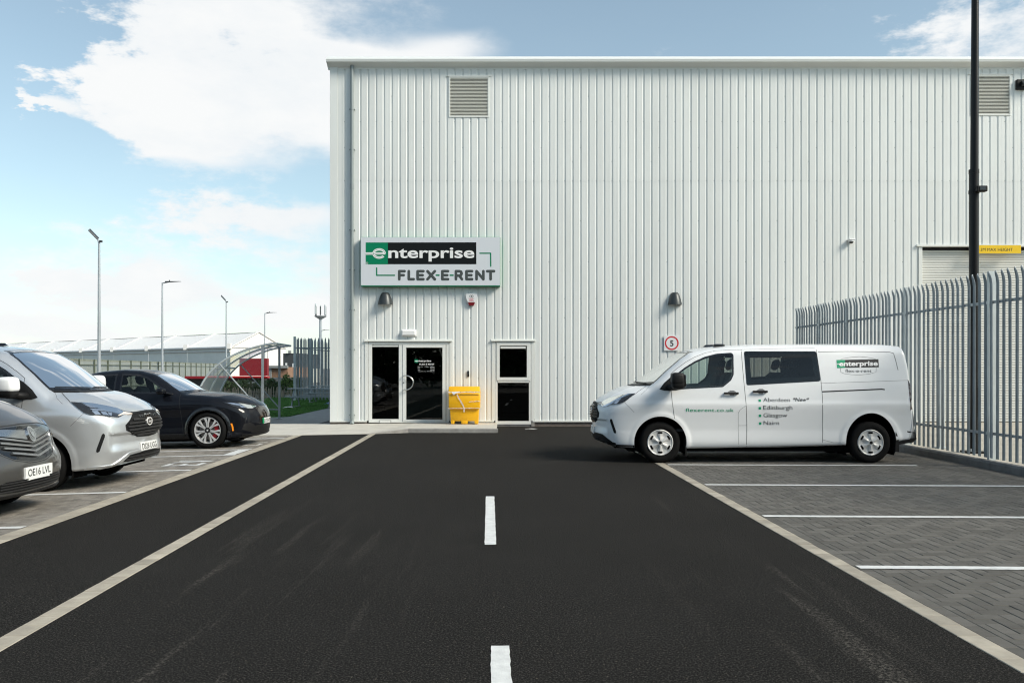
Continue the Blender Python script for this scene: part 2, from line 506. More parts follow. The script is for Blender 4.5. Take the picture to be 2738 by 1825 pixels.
def lay(name, bricks, m, parent, keep_fn, limit=300, size=None):
    """bricks: (X, Y, z, rz, l, w, tilt); the ones that show largest are objects, the rest one part"""
    G = .0035
    bricks = sorted(bricks, key=keep_fn)
    near, rest = bricks[:limit], bricks[limit:]
    meshes = {}
    for (X, Y, z, rz, l, w, sl) in near:
        k = (round(l, 3), round(w, 3))
        if k not in meshes:
            meshes[k] = paver_mesh(name, l - G, w - G, m)[0].mesh(name, m)
        o = obj(name, meshes[k], parent, (X, Y, z + random.uniform(-.0015, .0015)))
        o.rotation_euler = (random.uniform(-.006, .006), -sl + random.uniform(-.006, .006), rz + random.uniform(-.008, .008))
    if rest:
        V = []; F = []
        for (X, Y, z, rz, l, w, sl) in rest:
            pm, fs = paver_mesh(name, l - G, w - G, m)
            rz += random.uniform(-.008, .008); c, s = math.cos(rz), math.sin(rz)
            tx, ty, dz = random.uniform(-.006, .006), random.uniform(-.006, .006), random.uniform(-.0015, .0015)
            b = len(V)
            V += [(X + v[0] * c - v[1] * s, Y + v[0] * s + v[1] * c, z + dz + v[2] + (v[0] * c - v[1] * s) * (sl + tx) + v[1] * ty) for v in pm.v]
            F += [tuple(i + b for i in f) for f in fs]
        me = bpy.data.meshes.new(name + '_field'); me.from_pydata(V, [], F); me.materials.append(m)
        tag(obj(name + '_field', me, parent), kind='stuff')

def in_view(X, Y, z):
    if Y < 1: return False
    px = CX + X / Y * FPX; py = HY + (CAMH - z) / Y * FPX
    return -1700 < px < 6500 and py < 3200

def herringbone(x_lo, x_hi, y_lo, y_hi, zf, sl):
    """90 degree herringbone squared to the road; x limits are lines (c) parallel to it"""
    out = []
    ang = -RD; c, s = math.cos(ang), math.sin(ang)
    ox, oy = road_x((x_lo + x_hi) / 2, (y_lo + y_hi) / 2), (y_lo + y_hi) / 2
    nu = int((x_hi - x_lo) / .1) + 8; nv = int((y_hi - y_lo) / .1) + 8
    for r in range(-nv // 2, nv // 2):
        for q in range(-nu // 2, nu // 2):
            k = (q - r) % 4
            if k == 0: u, v, turn = q * .1 + .1, r * .1 + .05, 0
            elif k == 3: u, v, turn = q * .1 + .05, r * .1 + .1, math.pi / 2
            else: continue
            X = ox + u * c - v * s; Y = oy + u * s + v * c
            lo, hi = road_x(x_lo, Y), road_x(x_hi, Y)
            hx = .1 if turn == 0 else .05
            hy = .05 if turn == 0 else .1
            if Y - hy < y_lo or Y + hy > y_hi: continue
            a_, b_ = max(X - hx, lo), min(X + hx, hi)          # blocks at the edges are cut to fit
            if b_ - a_ < .025: continue
            wcut = round((b_ - a_) * 100) / 100
            X = (a_ + b_) / 2 if b_ - a_ < 2 * hx - .002 else X
            z = zf(X, Y)
            if not in_view(X, Y, z): continue
            out.append((X, Y, z, ang + turn, wcut if turn == 0 else .2, .1 if turn == 0 else wcut, sl if turn == 0 else 0))
    return out
def border(c0, y_lo, y_hi, zf, l=.2, w=.1):
    out = []
    Y = y_lo + l / 2
    while Y < y_hi:
        X = road_x(c0, Y)
        z = zf(X, Y)
        if in_view(X, Y, z): out.append((X, Y, z, -RD + math.pi / 2, l, w, 0))
        Y += l
    return out
def shows(b): return b[1] * b[1] + b[0] * b[0] * .3 + (0 if 40 < CX + b[0] / b[1] * FPX < 2700 else 60)

# -- right-hand bays: charcoal blocks
KERB_C = 7.815
bay_r = quad_strip('parking_bays_right', M['sand'], S3R, KERB_C, -6, 18.9, -.014)
flat = lambda X, Y: 0.0
br = herringbone(S3R + .1, KERB_C - .1, 2.2, 18.8, flat, 0)
br += border(S3R + .052, 2.2, 18.8, flat) + border(KERB_C - .052, 9, 18.8, flat)
lay('paving_block', br, M['paver_dark'], bay_r, shows)
# -- left-hand bays: natural blocks, falling to the left
vs = []; n = 30
for k in range(n + 1):
    Y = -6 + (19.9 + 6) * k / n
    x1 = road_x(S1L, Y); x0 = x1 - 5.9
    vs += [(x0, Y, -5.9 * SL - .014), (x1, Y, -.014)]
bay_l = tag(MB().add(vs, [(2 * k, 2 * k + 1, 2 * k + 3, 2 * k + 2) for k in range(n)]).build('parking_bays_left', M['sand_l']), kind='structure')
lz = lambda X, Y: SL * (X - road_x(EDGE_L, Y))
br = herringbone(S1L - 5.8, S1L - .1, 5.5, 19.8, lz, SL) + border(S1L - .052, 5.5, 19.8, lz)
lay('paving_block', br, M['paver_buff'], bay_l, shows)
# -- flush edging courses
for nm, a, b, y0, y1 in (('edging_left_bays', S1L, S1R, 5.0, 20.2), ('edging_lane', S2L, S2R, 3.6, 20.3), ('edging_right_bays', S3L, S3R, 3.2, 18.9)):
    e = quad_strip(nm, M['sand'], a, b, y0 - 8, y1, -.012)
    tag(e, 'flush course of buff concrete blocks along the ' + {'edging_left_bays': 'left-hand parking bays', 'edging_lane': 'middle of the asphalt', 'edging_right_bays': 'right-hand parking bays'}[nm])
    lay('edging_block', [(X, Y, z + .003, rz, l, w, 0) for (X, Y, z, rz, l, w, s_) in border((a + b) / 2, y0, y1, flat, .2, b - a)], M['edging'], e, shows)

# -- painted markings
def paint(name, pts, z=.004, zf=None, label=None, cat='road marking', group=None):
    """thick paint with slightly ragged edges; pts anticlockwise"""
    out = []
    n = len(pts)
    for i in range(n):
        a, b = Vector(pts[i]), Vector(pts[(i + 1) % n])
        k = max(1, int((b - a).length / .05))
        for j in range(k):
            p = a.lerp(b, j / k)
            t = (b - a).normalized()
            d = random.uniform(-.0035, .0035)
            out.append((p.x - t.y * d, p.y + t.x * d))
    tri = delaunay_2d_cdt([Vector(p) for p in out], [], [list(range(len(out)))], 1, 1e-5)
    h = zf or (lambda X, Y: 0.0)
    vs = [(v.x, v.y, h(v.x, v.y) + z) for v in tri[0]]
    o = MB().add(vs, [tuple(f) for f in tri[2]]).build(name, M['paint'])
    tag(o, label, cat, group)
    return o
for (ya, yb, lab) in ((ground(1310, 1456).y, ground(1310, 1327).y, 'white dash in the middle of the road, the farther one'),
                      (3.2, ground(1340, 1727).y, 'white dash in the middle of the road, the nearer one cut by the frame')):
    hw = .052; c0 = .012 if ya > 5 else .062
    paint('centre_dash', [(road_x(c0 - hw, ya), ya), (road_x(c0 + hw, ya), ya), (road_x(c0 + hw, yb), yb), (road_x(c0 - hw, yb), yb)], .005, None, lab, 'road marking', 'centre line dashes')
rl = [(6.72, 'nearest the camera'), (9.04, 'second nearest the camera'), (11.47, 'third from the camera'), (13.85, 'just in front of the white van'), (16.3, 'under and behind the white van')]
for (Y, lab) in rl:
    xa = road_x(S3R, Y) + .02; xb = {13.85: 6.55}.get(Y, 7.15)
    sl = -.032; f = lambda x: Y + sl * (x - xa)
    paint('bay_line', [(xa, f(xa) - .05), (xb, f(xb) - .05), (xb, f(xb) + .05), (xa, f(xa) + .05)], .005, None,
          'white bay line on the charcoal paving, ' + lab, 'road marking', 'right-hand bay lines')
ll = [(8.40, 'nearest, cut by the left frame edge'), (10.77, 'between the dark grey van and the silver van'), (13.12, 'beyond the silver van, below the EV letters'),
      (15.42, 'near side of the empty gap beside the black car'), (16.47, 'far side of the gap, along the black car'), (19.12, 'behind the black car')]
for (Y, lab) in ll:
    xb = road_x(S1L, Y) - .01; xa = xb - 4.8; hw = .055
    paint('bay_line', [(xa, Y - hw), (xb, Y - hw), (xb, Y + hw), (xa, Y + hw)], .005, lz, 'white left-hand bay line, ' + lab, 'road marking', 'left-hand bay lines')
xe = road_x(S1L, 15.9) - .02
paint('gap_end_bar', [(xe - .22, 15.485), (xe, 15.485), (xe - .02, 16.405), (xe - .24, 16.405)], .0055, lz, 'short thick white bar closing the gap between two bay lines', 'road marking')
def ev(name, x_top, y_left, label):
    """letters read by someone facing left: up is -X, right is +Y"""
    Hh, Wd, t = .62, .36, .085
    def P(a, b): return (x_top + Hh - b, y_left + a)           # a to the right, b up
    E = [(0, 0), (Wd, 0), (Wd, t), (t, t), (t, Hh / 2 - t / 2), (Wd * .85, Hh / 2 - t / 2), (Wd * .85, Hh / 2 + t / 2), (t, Hh / 2 + t / 2), (t, Hh - t), (Wd, Hh - t), (Wd, Hh), (0, Hh)]
    V = [(.2, 0), (.29, 0), (.44, Hh), (.34, Hh), (.245, .2), (.15, Hh), (.05, Hh)]
    root = tag(empty(name, (x_top + Hh / 2, y_left + .4, lz(x_top, y_left))), label, 'road marking', 'EV bay letters')
    for nm, sh, dx in (('letter', E, 0), ('letter', V, .40)):
        o = paint(nm, [P(a + dx, b) for a, b in sh], .0055, lz, None, None)
        o.parent = root; o.matrix_parent_inverse = Matrix.Translation(-Vector(root.location))
ev('ev_lettering', -5.70, 13.78, 'white EV letters painted on the bay beside the silver van')
ev('ev_lettering', -5.80, 17.35, 'white EV letters painted in the shade under the black car nose')

# -- kerb and verge on the right, yard behind
for nm in ('kerb_right',):
    kr = tag(empty('kerb_right', (road_x(KERB_C, 14), 14, 0)), 'dark grey raised kerb running under the steel fence', kind='structure')
    km = {}
    Y = 5.0
    while Y < 22.4:
        l = min(.915, 22.6 - Y)
        k = round(l, 3)
        if k not in km:
            pr = [(0, -.06), (.125, -.06), (.125, .125), (.02, .125), (.0, .09)]
            km[k] = MB().prism(pr, -l / 2 + .003, l / 2 - .003, lambda a, b, h: (a, h, b)).mesh('kerb_stone', M['kerb_dark'])
        obj('kerb_stone', km[k], kr, (road_x(KERB_C, Y + l / 2), Y + l / 2, 0), -RD)
        Y += .915
yv = [(road_x(KERB_C, -5) + .11, -5, .105), (60, -5, .105), (60, 23.2, .105), (road_x(KERB_C, 23.2) + .11, 23.2, .105)]
tag(MB().add(yv, [(0, 1, 2, 3)]).build('yard', M['yard']), kind='structure')

# -- footway before the door, with a kerb that drops to the left
fy = 20.8
fw = MB()
def slab(x0, x1, ya, yb, z0, z1):
    return [(x0, ya, z0), (x1, ya, z1), (x1, yb, z1), (x0, yb, z0)]
fwv = [(-12.0, 19.95, .004), (-5.1, 19.95, .004), (-3.42, 20.33, .006), (-2.62, 20.78, .098), (-.40, 20.78, .098),
       (-.40, 23.3, .10), (-2.62, 23.3, .10), (-3.9, 23.3, .085), (-5.6, 23.3, .05), (-12, 23.3, .03)]
fw.add(fwv, [(0, 1, 8, 9), (1, 2, 7, 8), (2, 3, 6, 7), (3, 4, 5, 6)])
sk = [(v[0], v[1], -.2) for v in fwv[:6]]
fw.add(fwv[:6] + sk, [(i, i + 1, i + 7, i + 6) for i in range(5)])
tag(fw.build('footway', M['footway']), kind='structure')
kf = tag(empty('kerb_doorway', (-1.5, 20.78, 0)), 'pale concrete kerb along the step in front of the door', kind='structure')
def kerb_piece(x0, x1, za, zb, ya=20.70, yb=20.70):
    pr = [(-.06), (.0)]
    vs = []
    for (x, zt, yf) in ((x0, za, ya), (x1, zb, yb)):
        vs += [(x, yf, -.05), (x, yf, zt - .012), (x, yf + .015, zt), (x, yf + .125, zt), (x, yf + .125, -.05)]
    fs = [(0, 1, 2, 3, 4), (9, 8, 7, 6, 5)] + [(i, (i + 1) % 5, 5 + (i + 1) % 5, 5 + i) for i in range(5)]
    MB().add(vs, fs).build('kerb_stone', M['kerb'], kf)
kerb_piece(-3.43, -2.53, .012, .103, 20.28, 20.70)
kerb_piece(-2.525, -1.52, .104, .104); kerb_piece(-1.515, -.60, .104, .104); kerb_piece(-.595, -.345, .104, .10)
# -- path, lawn and gravel margin left of the building
tag(MB().add([(-7.2, 23.25, -.012), (-4.8, 23.25, -.012), (-4.8, 70, -.012), (-7.3, 70, -.012), (-7.3, 27.6, -.012), (-8.0, 26.9, -.012), (-14, 26.6, -.012), (-14, 23.25, -.012)], [(0, 1, 2, 3, 4, 5, 6, 7)]).build('path', M['path']), kind='structure')
tag(MB().add([(-5.55, 23.32, -.004), (-4.85, 23.32, -.004), (-4.85, 40, -.004), (-5.35, 40, -.004)], [(0, 1, 2, 3)]).build('gravel_margin', M['gravel']), kind='structure')
# ================================================================== the warehouse
WY = 23.0                                       # depth of the facade
S = FPX / WY
def wx(px): return (px - CX) / S
def wz(py): return CAMH + (HY - py) / S
BX0, BX1 = wx(883), 19.0
EAVE = wz(180)
wh = tag(empty('warehouse', (BX0, WY, 0)), 'white ribbed metal warehouse with flat roof edge and glazed office door', 'building')
OPEN = [(wx(984), wx(1202), wz(911)), (wx(1323), wx(1422), wz(911)), (wx(2464), 15.9, wz(660))]   # door, window, shutter: x0, x1, top
VENT = [(wx(1201), wx(1307), wz(314), wz(207)), (wx(2594), wx(2700), wz(309), wz(202))]
BASE = wz(1124)
LAP = wz(486)
PITCH = .2128
def rib_profile(x0, n):
    """pans with raised ribs: x offsets and how far they stand out"""
    out = []
    for i in range(n):
        b = x0 + i * PITCH
        out += [(b, .028), (b + .070, .028), (b + .075, .026), (b + .080, .028), (b + .148, .028), (b + .162, .009), (b + .192, .009), (b + PITCH - .0005, .028)]
    return out
PX0 = BX0 + .215
rib0 = PX0
def panel(x0, n, z0, z1, tier, off=0.0):
    pr = rib_profile(x0, n)
    cuts = set()
    for (a, b, t) in OPEN:
        if tier == 0: cuts |= {a, b}
    for (a, b, c, d) in VENT:
        if tier == 1: cuts |= {a, b}
    xs = [p[0] for p in pr]; ys = [p[1] for p in pr]
    for c in cuts:
        if xs[0] < c < xs[-1]:
            pr.append((c, float(np.interp(c, xs, ys))))
    pr.sort()
    mb = MB()
    for (a, ya), (b, yb) in zip(pr[:-1], pr[1:]):
        if b - a < 1e-6: continue
        mid = (a + b) / 2
        spans = [(z0, z1)]
        if tier == 0:
            for (p, q, t) in OPEN:
                if p < mid < q: spans = [(t, z1)]
        else:
            for (p, q, c, d) in VENT:
                if p < mid < q: spans = [(z0, c), (d, z1)]
        for (s0, s1) in spans:
            if s1 - s0 < .01: continue
            mb.add([(a, WY - ya - off, s0), (b, WY - yb - off, s0), (b, WY - yb - off, s1), (a, WY - ya - off, s1)], [(0, 1, 2, 3)])
    bm_me = mb.mesh('cladding_panel', M['white_clad'], fix=False)
    bm = bmesh.new(); bm.from_mesh(bm_me)
    bmesh.ops.remove_doubles(bm, verts=bm.verts, dist=1e-4)
    bm.to_mesh(bm_me); bm.free()
    obj('cladding_panel', bm_me, wh)
x = PX0
while x < BX1:
    panel(x, 5, BASE, LAP + .02, 0, .0)
    panel(x, 5, LAP, EAVE + .1, 1, .0025)
    x += PITCH * 5
# fasteners on the ribs
mb = MB(); random.seed(3)
rows = [(wz(326), 2), (wz(395), 5), (wz(432), 5), (LAP + .03, 1), (wz(590), 5), (wz(700), 5), (wz(798), 2), (wz(850), 3), (wz(955), 2), (wz(1010), 5), (wz(1105), 2), (wz(258), 5)]
for i in range(int((BX1 - PX0) / PITCH)):
    xr = PX0 + i * PITCH + .177
    for (z, step) in rows:
        if (i + int(z * 10)) % step: continue
        if any(p - .03 < xr < q + .03 and z < t + .05 for p, q, t in OPEN) or any(p - .03 < xr < q + .03 and c - .1 < z < d + .1 for p, q, c, d in VENT): continue
        mb.box((xr, WY - .014, z), (.014, .010, .014))
tag(mb.build('fasteners', M['pipe'], wh), kind='stuff')
# corner flashing, base flashing, plinth
MB().bx(BX0, BX0 + .208, WY - .045, WY + .2, BASE - .02, EAVE + .05, .004).build('corner_flashing', M['white_clad'], wh)
mb = MB()
for (a, b) in ((BX0 - .002, OPEN[0][0] - .02), (OPEN[0][1] + .02, OPEN[1][0] - .02), (OPEN[1][1] + .02, OPEN[2][0] - .06)):
    MB().add([(a, WY - .05, BASE - .035), (b, WY - .05, BASE - .035), (b, WY - .055, BASE - .003), (a, WY - .055, BASE - .003), (b, WY + .02, BASE + .02), (a, WY + .02, BASE + .02)],
             [(0, 1, 2, 3), (3, 2, 4, 5)]).build('drip_flashing', M['flash'], wh)
    MB().bx(a, b, WY - .004, WY + .15, -.05, BASE - .02).build('plinth', M['plinth'], wh)
# gutter: a boxed eave that stands forward
def gut(mb, prof, x0, x1, m, nm):
    mb.prism(prof, x0, x1, lambda a, b, h: (h, WY - a, b)).build(nm, m, wh)
g0, g1 = wz(158), wz(182)
gut(MB(), [(.035, g1 - .005), (.20, g1 + .075), (.245, g1 + .085), (.26, g1 + .15), (.245, g0 - .06), (.10, g0 + .03), (-.2, g0 + .05), (-.2, g1)], BX0 - .06, BX1, M['gutter'], 'gutter')
MB().bx(BX0 - .055, BX1, WY - .034, WY + .05, g1 - .045, g1 + .01).build('eave_flashing', M['flash'], wh)
# downpipe with brackets
dp = tag(empty('downpipe', (wx(942), WY, 0)), 'grey round downpipe running down the left end of the facade', 'pipe')
xp = wx(943)
MB().tube([(xp, WY - .09, g1 + .03), (xp, WY - .09, .14)], .047, 16, False).build('pipe', M['pipe'], dp, smooth=40)
shoe = MB().tube([(xp, WY - .09, .16), (xp, WY - .10, .10), (xp + .0, WY - .16, .06)], [.058, .058, .058], 14, True).build('outlet_shoe', M['pipe'], dp, smooth=50)
for py in (295, 402, 616, 722, 828, 934, 1041, 1109):
    z = wz(py)
    MB().box((xp, WY - .05, z), (.15, .09, .018)).tube([(xp, WY - .09, z - .02), (xp, WY - .09, z + .02)], .053, 14).build('bracket', M['pipe'], dp, smooth=40)
for py in (500, 822, 1112):
    z = wz(py)
    MB().tube([(xp, WY - .09, z - .07), (xp, WY - .09, z + .07)], .055, 14).build('socket', M['pipe'], dp, smooth=40)
# body of the building behind the facade
mb = MB()
mb.bx(BX0 + .004, BX0 + .15, WY + .2, WY + 40, 0, EAVE)
mb.build('side_wall', M['white_clad'], wh)
MB().add([(BX0 - .02, WY + .15, EAVE + .12), (BX1 + 30, WY + .15, EAVE + .12), (BX1 + 30, WY + 20, EAVE + 1.3), (BX0 - .02, WY + 20, EAVE + 1.3), (BX0 - .02, WY + 40, EAVE + .1), (BX1 + 30, WY + 40, EAVE + .1)],
         [(0, 1, 2, 3), (3, 2, 5, 4)]).build('roof', M['gutter'], wh)
# louvred vents
for i, (a, b, c, d) in enumerate(VENT):
    v = tag(empty('louvre_vent', ((a + b) / 2, WY, c)), ['cream louvred vent high on the wall above the big shop sign', 'cream louvred vent high on the wall, partly behind the black post'][i], 'vent', 'wall vents')
    fr = .03
    MB().bx(a - .01, b + .01, WY - .045, WY, d - .03, d + .012, .004).bx(a - .01, b + .01, WY - .045, WY, c - .012, c + .03, .004).bx(a - .01, a + fr, WY - .044, WY, c + .03, d - .03).bx(b - fr, b + .01, WY - .044, WY, c + .03, d - .03).build('frame', M['flash'], v)
    MB().bx(a - .07, b + .07, WY - .05, WY - .005, d + .012, d + .03).build('head_flashing', M['flash'], v)
    MB().bx(a, b, WY + .06, WY + .08, c, d).build('backing', M['dark'], v)
    n = 27; h = (d - c - .06) / n
    hw_ = (b - a) / 2 - fr
    sm = MB().add([(-hw_, -.036, -h * .30), (hw_, -.036, -h * .30), (hw_, -.036, -h * .10), (-hw_, -.036, -h * .10), (-hw_, .0, h * .62), (hw_, .0, h * .62)],
                  [(0, 1, 2, 3), (3, 2, 5, 4), (4, 5, 1, 0)]).mesh('slat', M['louvre'])
    for k in range(n):
        obj('slat', sm, v, ((a + b) / 2, WY, c + .03 + (k + .5) * h))
# -- door set
def pane(x0, x1, z0, z1, y, parent, nm='pane', m=None):
    return MB().add([(x0, y, z0), (x1, y, z0), (x1, y, z1), (x0, y, z1)], [(0, 1, 2, 3)]).build(nm, m or M['glass_dark'], parent)
def frame(mb, x0, x1, z0, z1, t, y0, y1, tb=None, tt=None):
    tb = tb or t; tt = tt or t
    mb.bx(x0, x1, y0, y1, z1 - tt, z1, .004); mb.bx(x0, x1, y0, y1, z0, z0 + tb, .004)
    mb.bx(x0, x0 + t, y0 + .001, y1, z0 + tb, z1 - tt); mb.bx(x1 - t, x1, y0 + .001, y1, z0 + tb, z1 - tt)
    return mb
ZX = lambda zx: wx(930 + zx / 4.4396)
ZZ = lambda zy: wz(880 + zy / 4.4396)
door = tag(empty('entrance_door', (wx(1093), WY, .1)), 'white framed glass entrance door with dark side panel and curved pull handle', 'door')
D0 = .105
frame(MB(), ZX(250), ZX(1203), D0, ZZ(150), .075, WY - .035, WY + .06, .03, .07).bx(ZX(610), ZX(657), WY - .034, WY + .06, D0 + .03, ZZ(150) - .07).build('outer_frame', M['alu'], door)
MB().bx(ZX(198), ZX(1240), WY - .085, WY - .0, ZZ(147), ZZ(134), .003).bx(ZX(198), ZX(1240), WY - .04, WY + .0, ZZ(134), ZZ(118)).build('head_flashing', M['flash'], door)
MB().bx(ZX(205), ZX(247), WY - .042, WY - .0, BASE, ZZ(148)).bx(ZX(1206), ZX(1236), WY - .042, WY - .0, BASE, ZZ(148)).build('jamb_flashing', M['flash'], door)
sp = frame(MB(), ZX(268), ZX(626), D0 + .03, ZZ(175), .045, WY - .03, WY + .05, ZZ(1064) - D0 - .03, .01).build('side_panel', M['alu'], door)
pane(ZX(285), ZX(610), ZZ(1064), ZZ(184), WY - .004, sp)
MB().bx(ZX(290), ZX(602), WY - .022, WY - .003, ZZ(209), ZZ(186), .004).build('trickle_vent', M['alu'], sp)
lb = MB().bx(ZX(373), ZX(516), WY - .040, WY - .028, ZZ(1112), ZZ(1078), .002).build('letter_plate', M['black_plastic'], sp)
MB().bx(ZX(378), ZX(511), WY - .045, WY - .036, ZZ(1108), ZZ(1082), .003).build('letter_flap', M['alu'], lb) if False else MB().bx(ZX(378), ZX(511), WY - .045, WY - .036, ZZ(1108), ZZ(1082), .003).build('letter_flap', M['alu'], sp)
leaf = frame(MB(), ZX(655), ZX(1164), D0 + .032, ZZ(183), ZX(694) - ZX(655), WY - .045, WY + .04, ZZ(1070) - D0 - .032, ZZ(183) - ZZ(218)).build('door_leaf', M['alu'], door)
pane(ZX(690), ZX(1136), ZZ(1074), ZZ(214), WY - .008, leaf)
MB().bx(ZX(653) - .003, ZX(655), WY - .036, WY - .02, D0 + .03, ZZ(182)).bx(ZX(1164), ZX(1164) + .006, WY - .036, WY - .02, D0 + .03, ZZ(182)).build('door_gap', M['black_plastic'], door)
hz0, hz1 = ZZ(716), ZZ(548); hx = ZX(672)
pts = [(hx, WY - .05, hz1), (hx, WY - .115, hz1)]
hr = (hz1 - hz0) / 2
arc = []
for k in range(17):
    a = math.pi / 2 - math.pi * k / 16
    arc.append((hx + .045 + (ZX(783) - hx - .045) * math.cos(a), WY - .12, (hz0 + hz1) / 2 + hr * math.sin(a)))
MB().tube(pts + [(hx, WY - .12, hz1)] + arc + [(hx, WY - .12, hz0), (hx, WY - .115, hz0), (hx, WY - .05, hz0)], .014, 10).build('pull_handle', M['steel'], leaf, smooth=50)
MB().lathe([(.0, .02), (.016, .02), (.016, 0)], 12, Matrix.Translation((ZX(668), WY - .045, ZZ(632))) @ Matrix.Rotation(R(90), 4, 'X')).build('lock', M['steel'], leaf)
# room behind the glazing
rm = MB()
rx0, rx1, ry0, ry1, rz1 = -4.2, .9, WY + .08, WY + 5.0, 2.5
rm.add([(rx0, ry0, .09), (rx1, ry0, .09), (rx1, ry1, .09), (rx0, ry1, .09), (rx0, ry0, rz1), (rx1, ry0, rz1), (rx1, ry1, rz1), (rx0, ry1, rz1)],
       [(0, 1, 2, 3), (4, 7, 6, 5), (3, 2, 6, 7), (0, 3, 7, 4), (1, 5, 6, 2)])
rm.build('office_room', M['room'], wh)
MB().bx(-3.4, -1.9, WY + 2.6, WY + 3.2, .09, 1.15, .02).bx(-3.45, -1.85, WY + 2.5, WY + 3.25, 1.15, 1.19).build('reception_counter', M['room_thing'], wh)
# -- window
win = tag(empty('office_window', (wx(1372), WY, .1)), 'white framed window with a dark upper and lower pane right of the yellow bin', 'window')
frame(MB(), ZX(1752), ZX(2176), ZZ(1126), ZZ(148), ZX(1778) - ZX(1752), WY - .035, WY + .06, ZZ(1088) - ZZ(1126), .035).bx(ZX(1772), ZX(2156), WY - .034, WY + .06, ZZ(632), ZZ(608)).build('outer_frame', M['alu'], win)
sash = frame(MB(), ZX(1768), ZX(2160), ZZ(606), ZZ(158), ZX(1803) - ZX(1768), WY - .05, WY + .04, ZZ(570) - ZZ(606), ZZ(158) - ZZ(196)).build('sash', M['alu'], win)
pane(ZX(1800), ZX(2126), ZZ(572), ZZ(190), WY - .012, sash)
MB().bx(ZX(1812), ZX(2112), WY - .035, WY - .011, ZZ(230), ZZ(204), .004).build('trickle_vent', M['alu'], sash)
pane(ZX(1774), ZX(2150), ZZ(1090), ZZ(628), WY - .006, win)
MB().bx(ZX(1700), ZX(2226), WY - .085, WY - .0, ZZ(143), ZZ(131), .003).bx(ZX(1700), ZX(2226), WY - .04, WY - .0, ZZ(131), ZZ(117)).build('head_flashing', M['flash'], win)
MB().bx(ZX(1712), ZX(1750), WY - .042, WY - .0, BASE, ZZ(144)).bx(ZX(2178), ZX(2214), WY - .042, WY, BASE, ZZ(144)).build('jamb_flashing', M['flash'], win)
MB().bx(ZX(1750), ZX(2178), WY - .02, WY + .1, .0, ZZ(1127)).build('sill_base', M['kerb_dark'], win)
MB().bx(ZX(2178), ZX(2216), WY - .04, WY, 0, ZZ(1060)).build('jamb_foot', M['kerb'], win)
# -- roller shutter
sh = tag(empty('roller_shutter', (13.4, WY, .1)), 'white slatted roller shutter door behind the steel fence', 'door')
a, b, t = OPEN[2]
n = 68; h = (t - .12) / n
sm = MB()
pf = [(.0, -.5), (-.012, -.46), (-.018, 0.0), (-.012, .40), (.0, .46), (.004, .5)]
vs = []
for (yy, zz) in pf: vs += [(-(b - a) / 2, yy, zz * h), ((b - a) / 2, yy, zz * h)]
sm.add(vs, [(2 * i, 2 * i + 1, 2 * i + 3, 2 * i + 2) for i in range(len(pf) - 1)])
smm = sm.mesh('slat', M['shutter'], fix=False)
for k in range(n):
    obj('slat', smm, sh, ((a + b) / 2, WY + .11, .12 + (k + .5) * h))
MB().bx(a - .1, a, WY - .05, WY + .16, .105, t + .05, .004).build('guide', M['flash'], sh)
MB().bx(a - .16, b, WY - .085, WY + .12, t, t + .055, .004).build('head_flashing', M['flash'], sh)
MB().bx(a, b, WY + .085, WY + .12, t - .08, t).build('hood', M['black_plastic'], sh)
MB().bx(a, b, WY + .2, WY + .22, 0, t + .1).build('backing', M['dark'], sh)

# ------------------------------------------------------------------ lettering
def text_mesh(txt, h, ox=0.0, bold=0.0, sx=1.0, space=1.0, align='LEFT', shear=0.0):
    """flat outline of a text as vertices (x, y) and faces; h is the cap height"""
    cu = bpy.data.curves.new('t', 'FONT')
    cu.body = txt; cu.size = 1.0; cu.offset = bold; cu.space_character = space; cu.shear = shear
    cu.align_x = align; cu.resolution_u = 5; cu.fill_mode = 'FRONT'
    o = bpy.data.objects.new('t', cu); COL.objects.link(o)
    me = bpy.data.meshes.new_from_object(o.evaluated_get(bpy.context.evaluated_depsgraph_get()))
    v = [x.co.copy() for x in me.vertices]; f = [tuple(p.vertices) for p in me.polygons]
    bpy.data.objects.remove(o); bpy.data.curves.remove(cu); bpy.data.meshes.remove(me)
    k = h / .729
    return [(p.x * k * sx, p.y * k) for p in v], f
def text_fit(txt, x0, x1, z0, h, bold=0.0, space=1.0, shear=0.0):
    """text between x0 and x1 with its base at z0"""
    v, f = text_mesh(txt, h, 0, bold, 1.0, space, 'LEFT', shear)
    a = min(p[0] for p in v); b = max(p[0] for p in v)
    k = (x1 - x0) / (b - a)
    return [(x0 + (p[0] - a) * k, z0 + p[1]) for p in v], f
def capsule(mb, p, q, w, y, n=8):
    """flat stroke with round ends in the x-z plane at depth y"""
    p, q = Vector(p), Vector(q)
    t = (q - p).normalized() if (q - p).length > 1e-6 else Vector((1, 0))
    a0 = math.atan2(t.y, t.x)
    vs = []
    for k in range(n + 1):
        a = a0 - math.pi / 2 + math.pi * k / n
        vs.append((q.x + math.cos(a) * w / 2, y, q.y + math.sin(a) * w / 2))
    for k in range(n + 1):
        a = a0 + math.pi / 2 + math.pi * k / n
        vs.append((p.x + math.cos(a) * w / 2, y, p.y + math.sin(a) * w / 2))
    mb.add(vs, [tuple(range(len(vs)))])
def flat_text(mb, v, f, y): mb.add([(a, y, b) for a, b in v], f)
def ring_e(mb, cx, cz, rx, rz, w, y, a0=-.32, n=40):
    """the sweep of a round e: from the bar's right end over the top and round to the open lower right"""
    vs = []
    for k in range(n + 1):
        a = 0.0 + (2 * math.pi + a0 - .25) * k / n
        for s in (-1, 1):
            vs.append((cx + (rx + s * w / 2) * math.cos(a), y, cz + (rz + s * w / 2) * math.sin(a)))
    mb.add(vs, [(2 * k, 2 * k + 1, 2 * k + 3, 2 * k + 2) for k in range(n)])

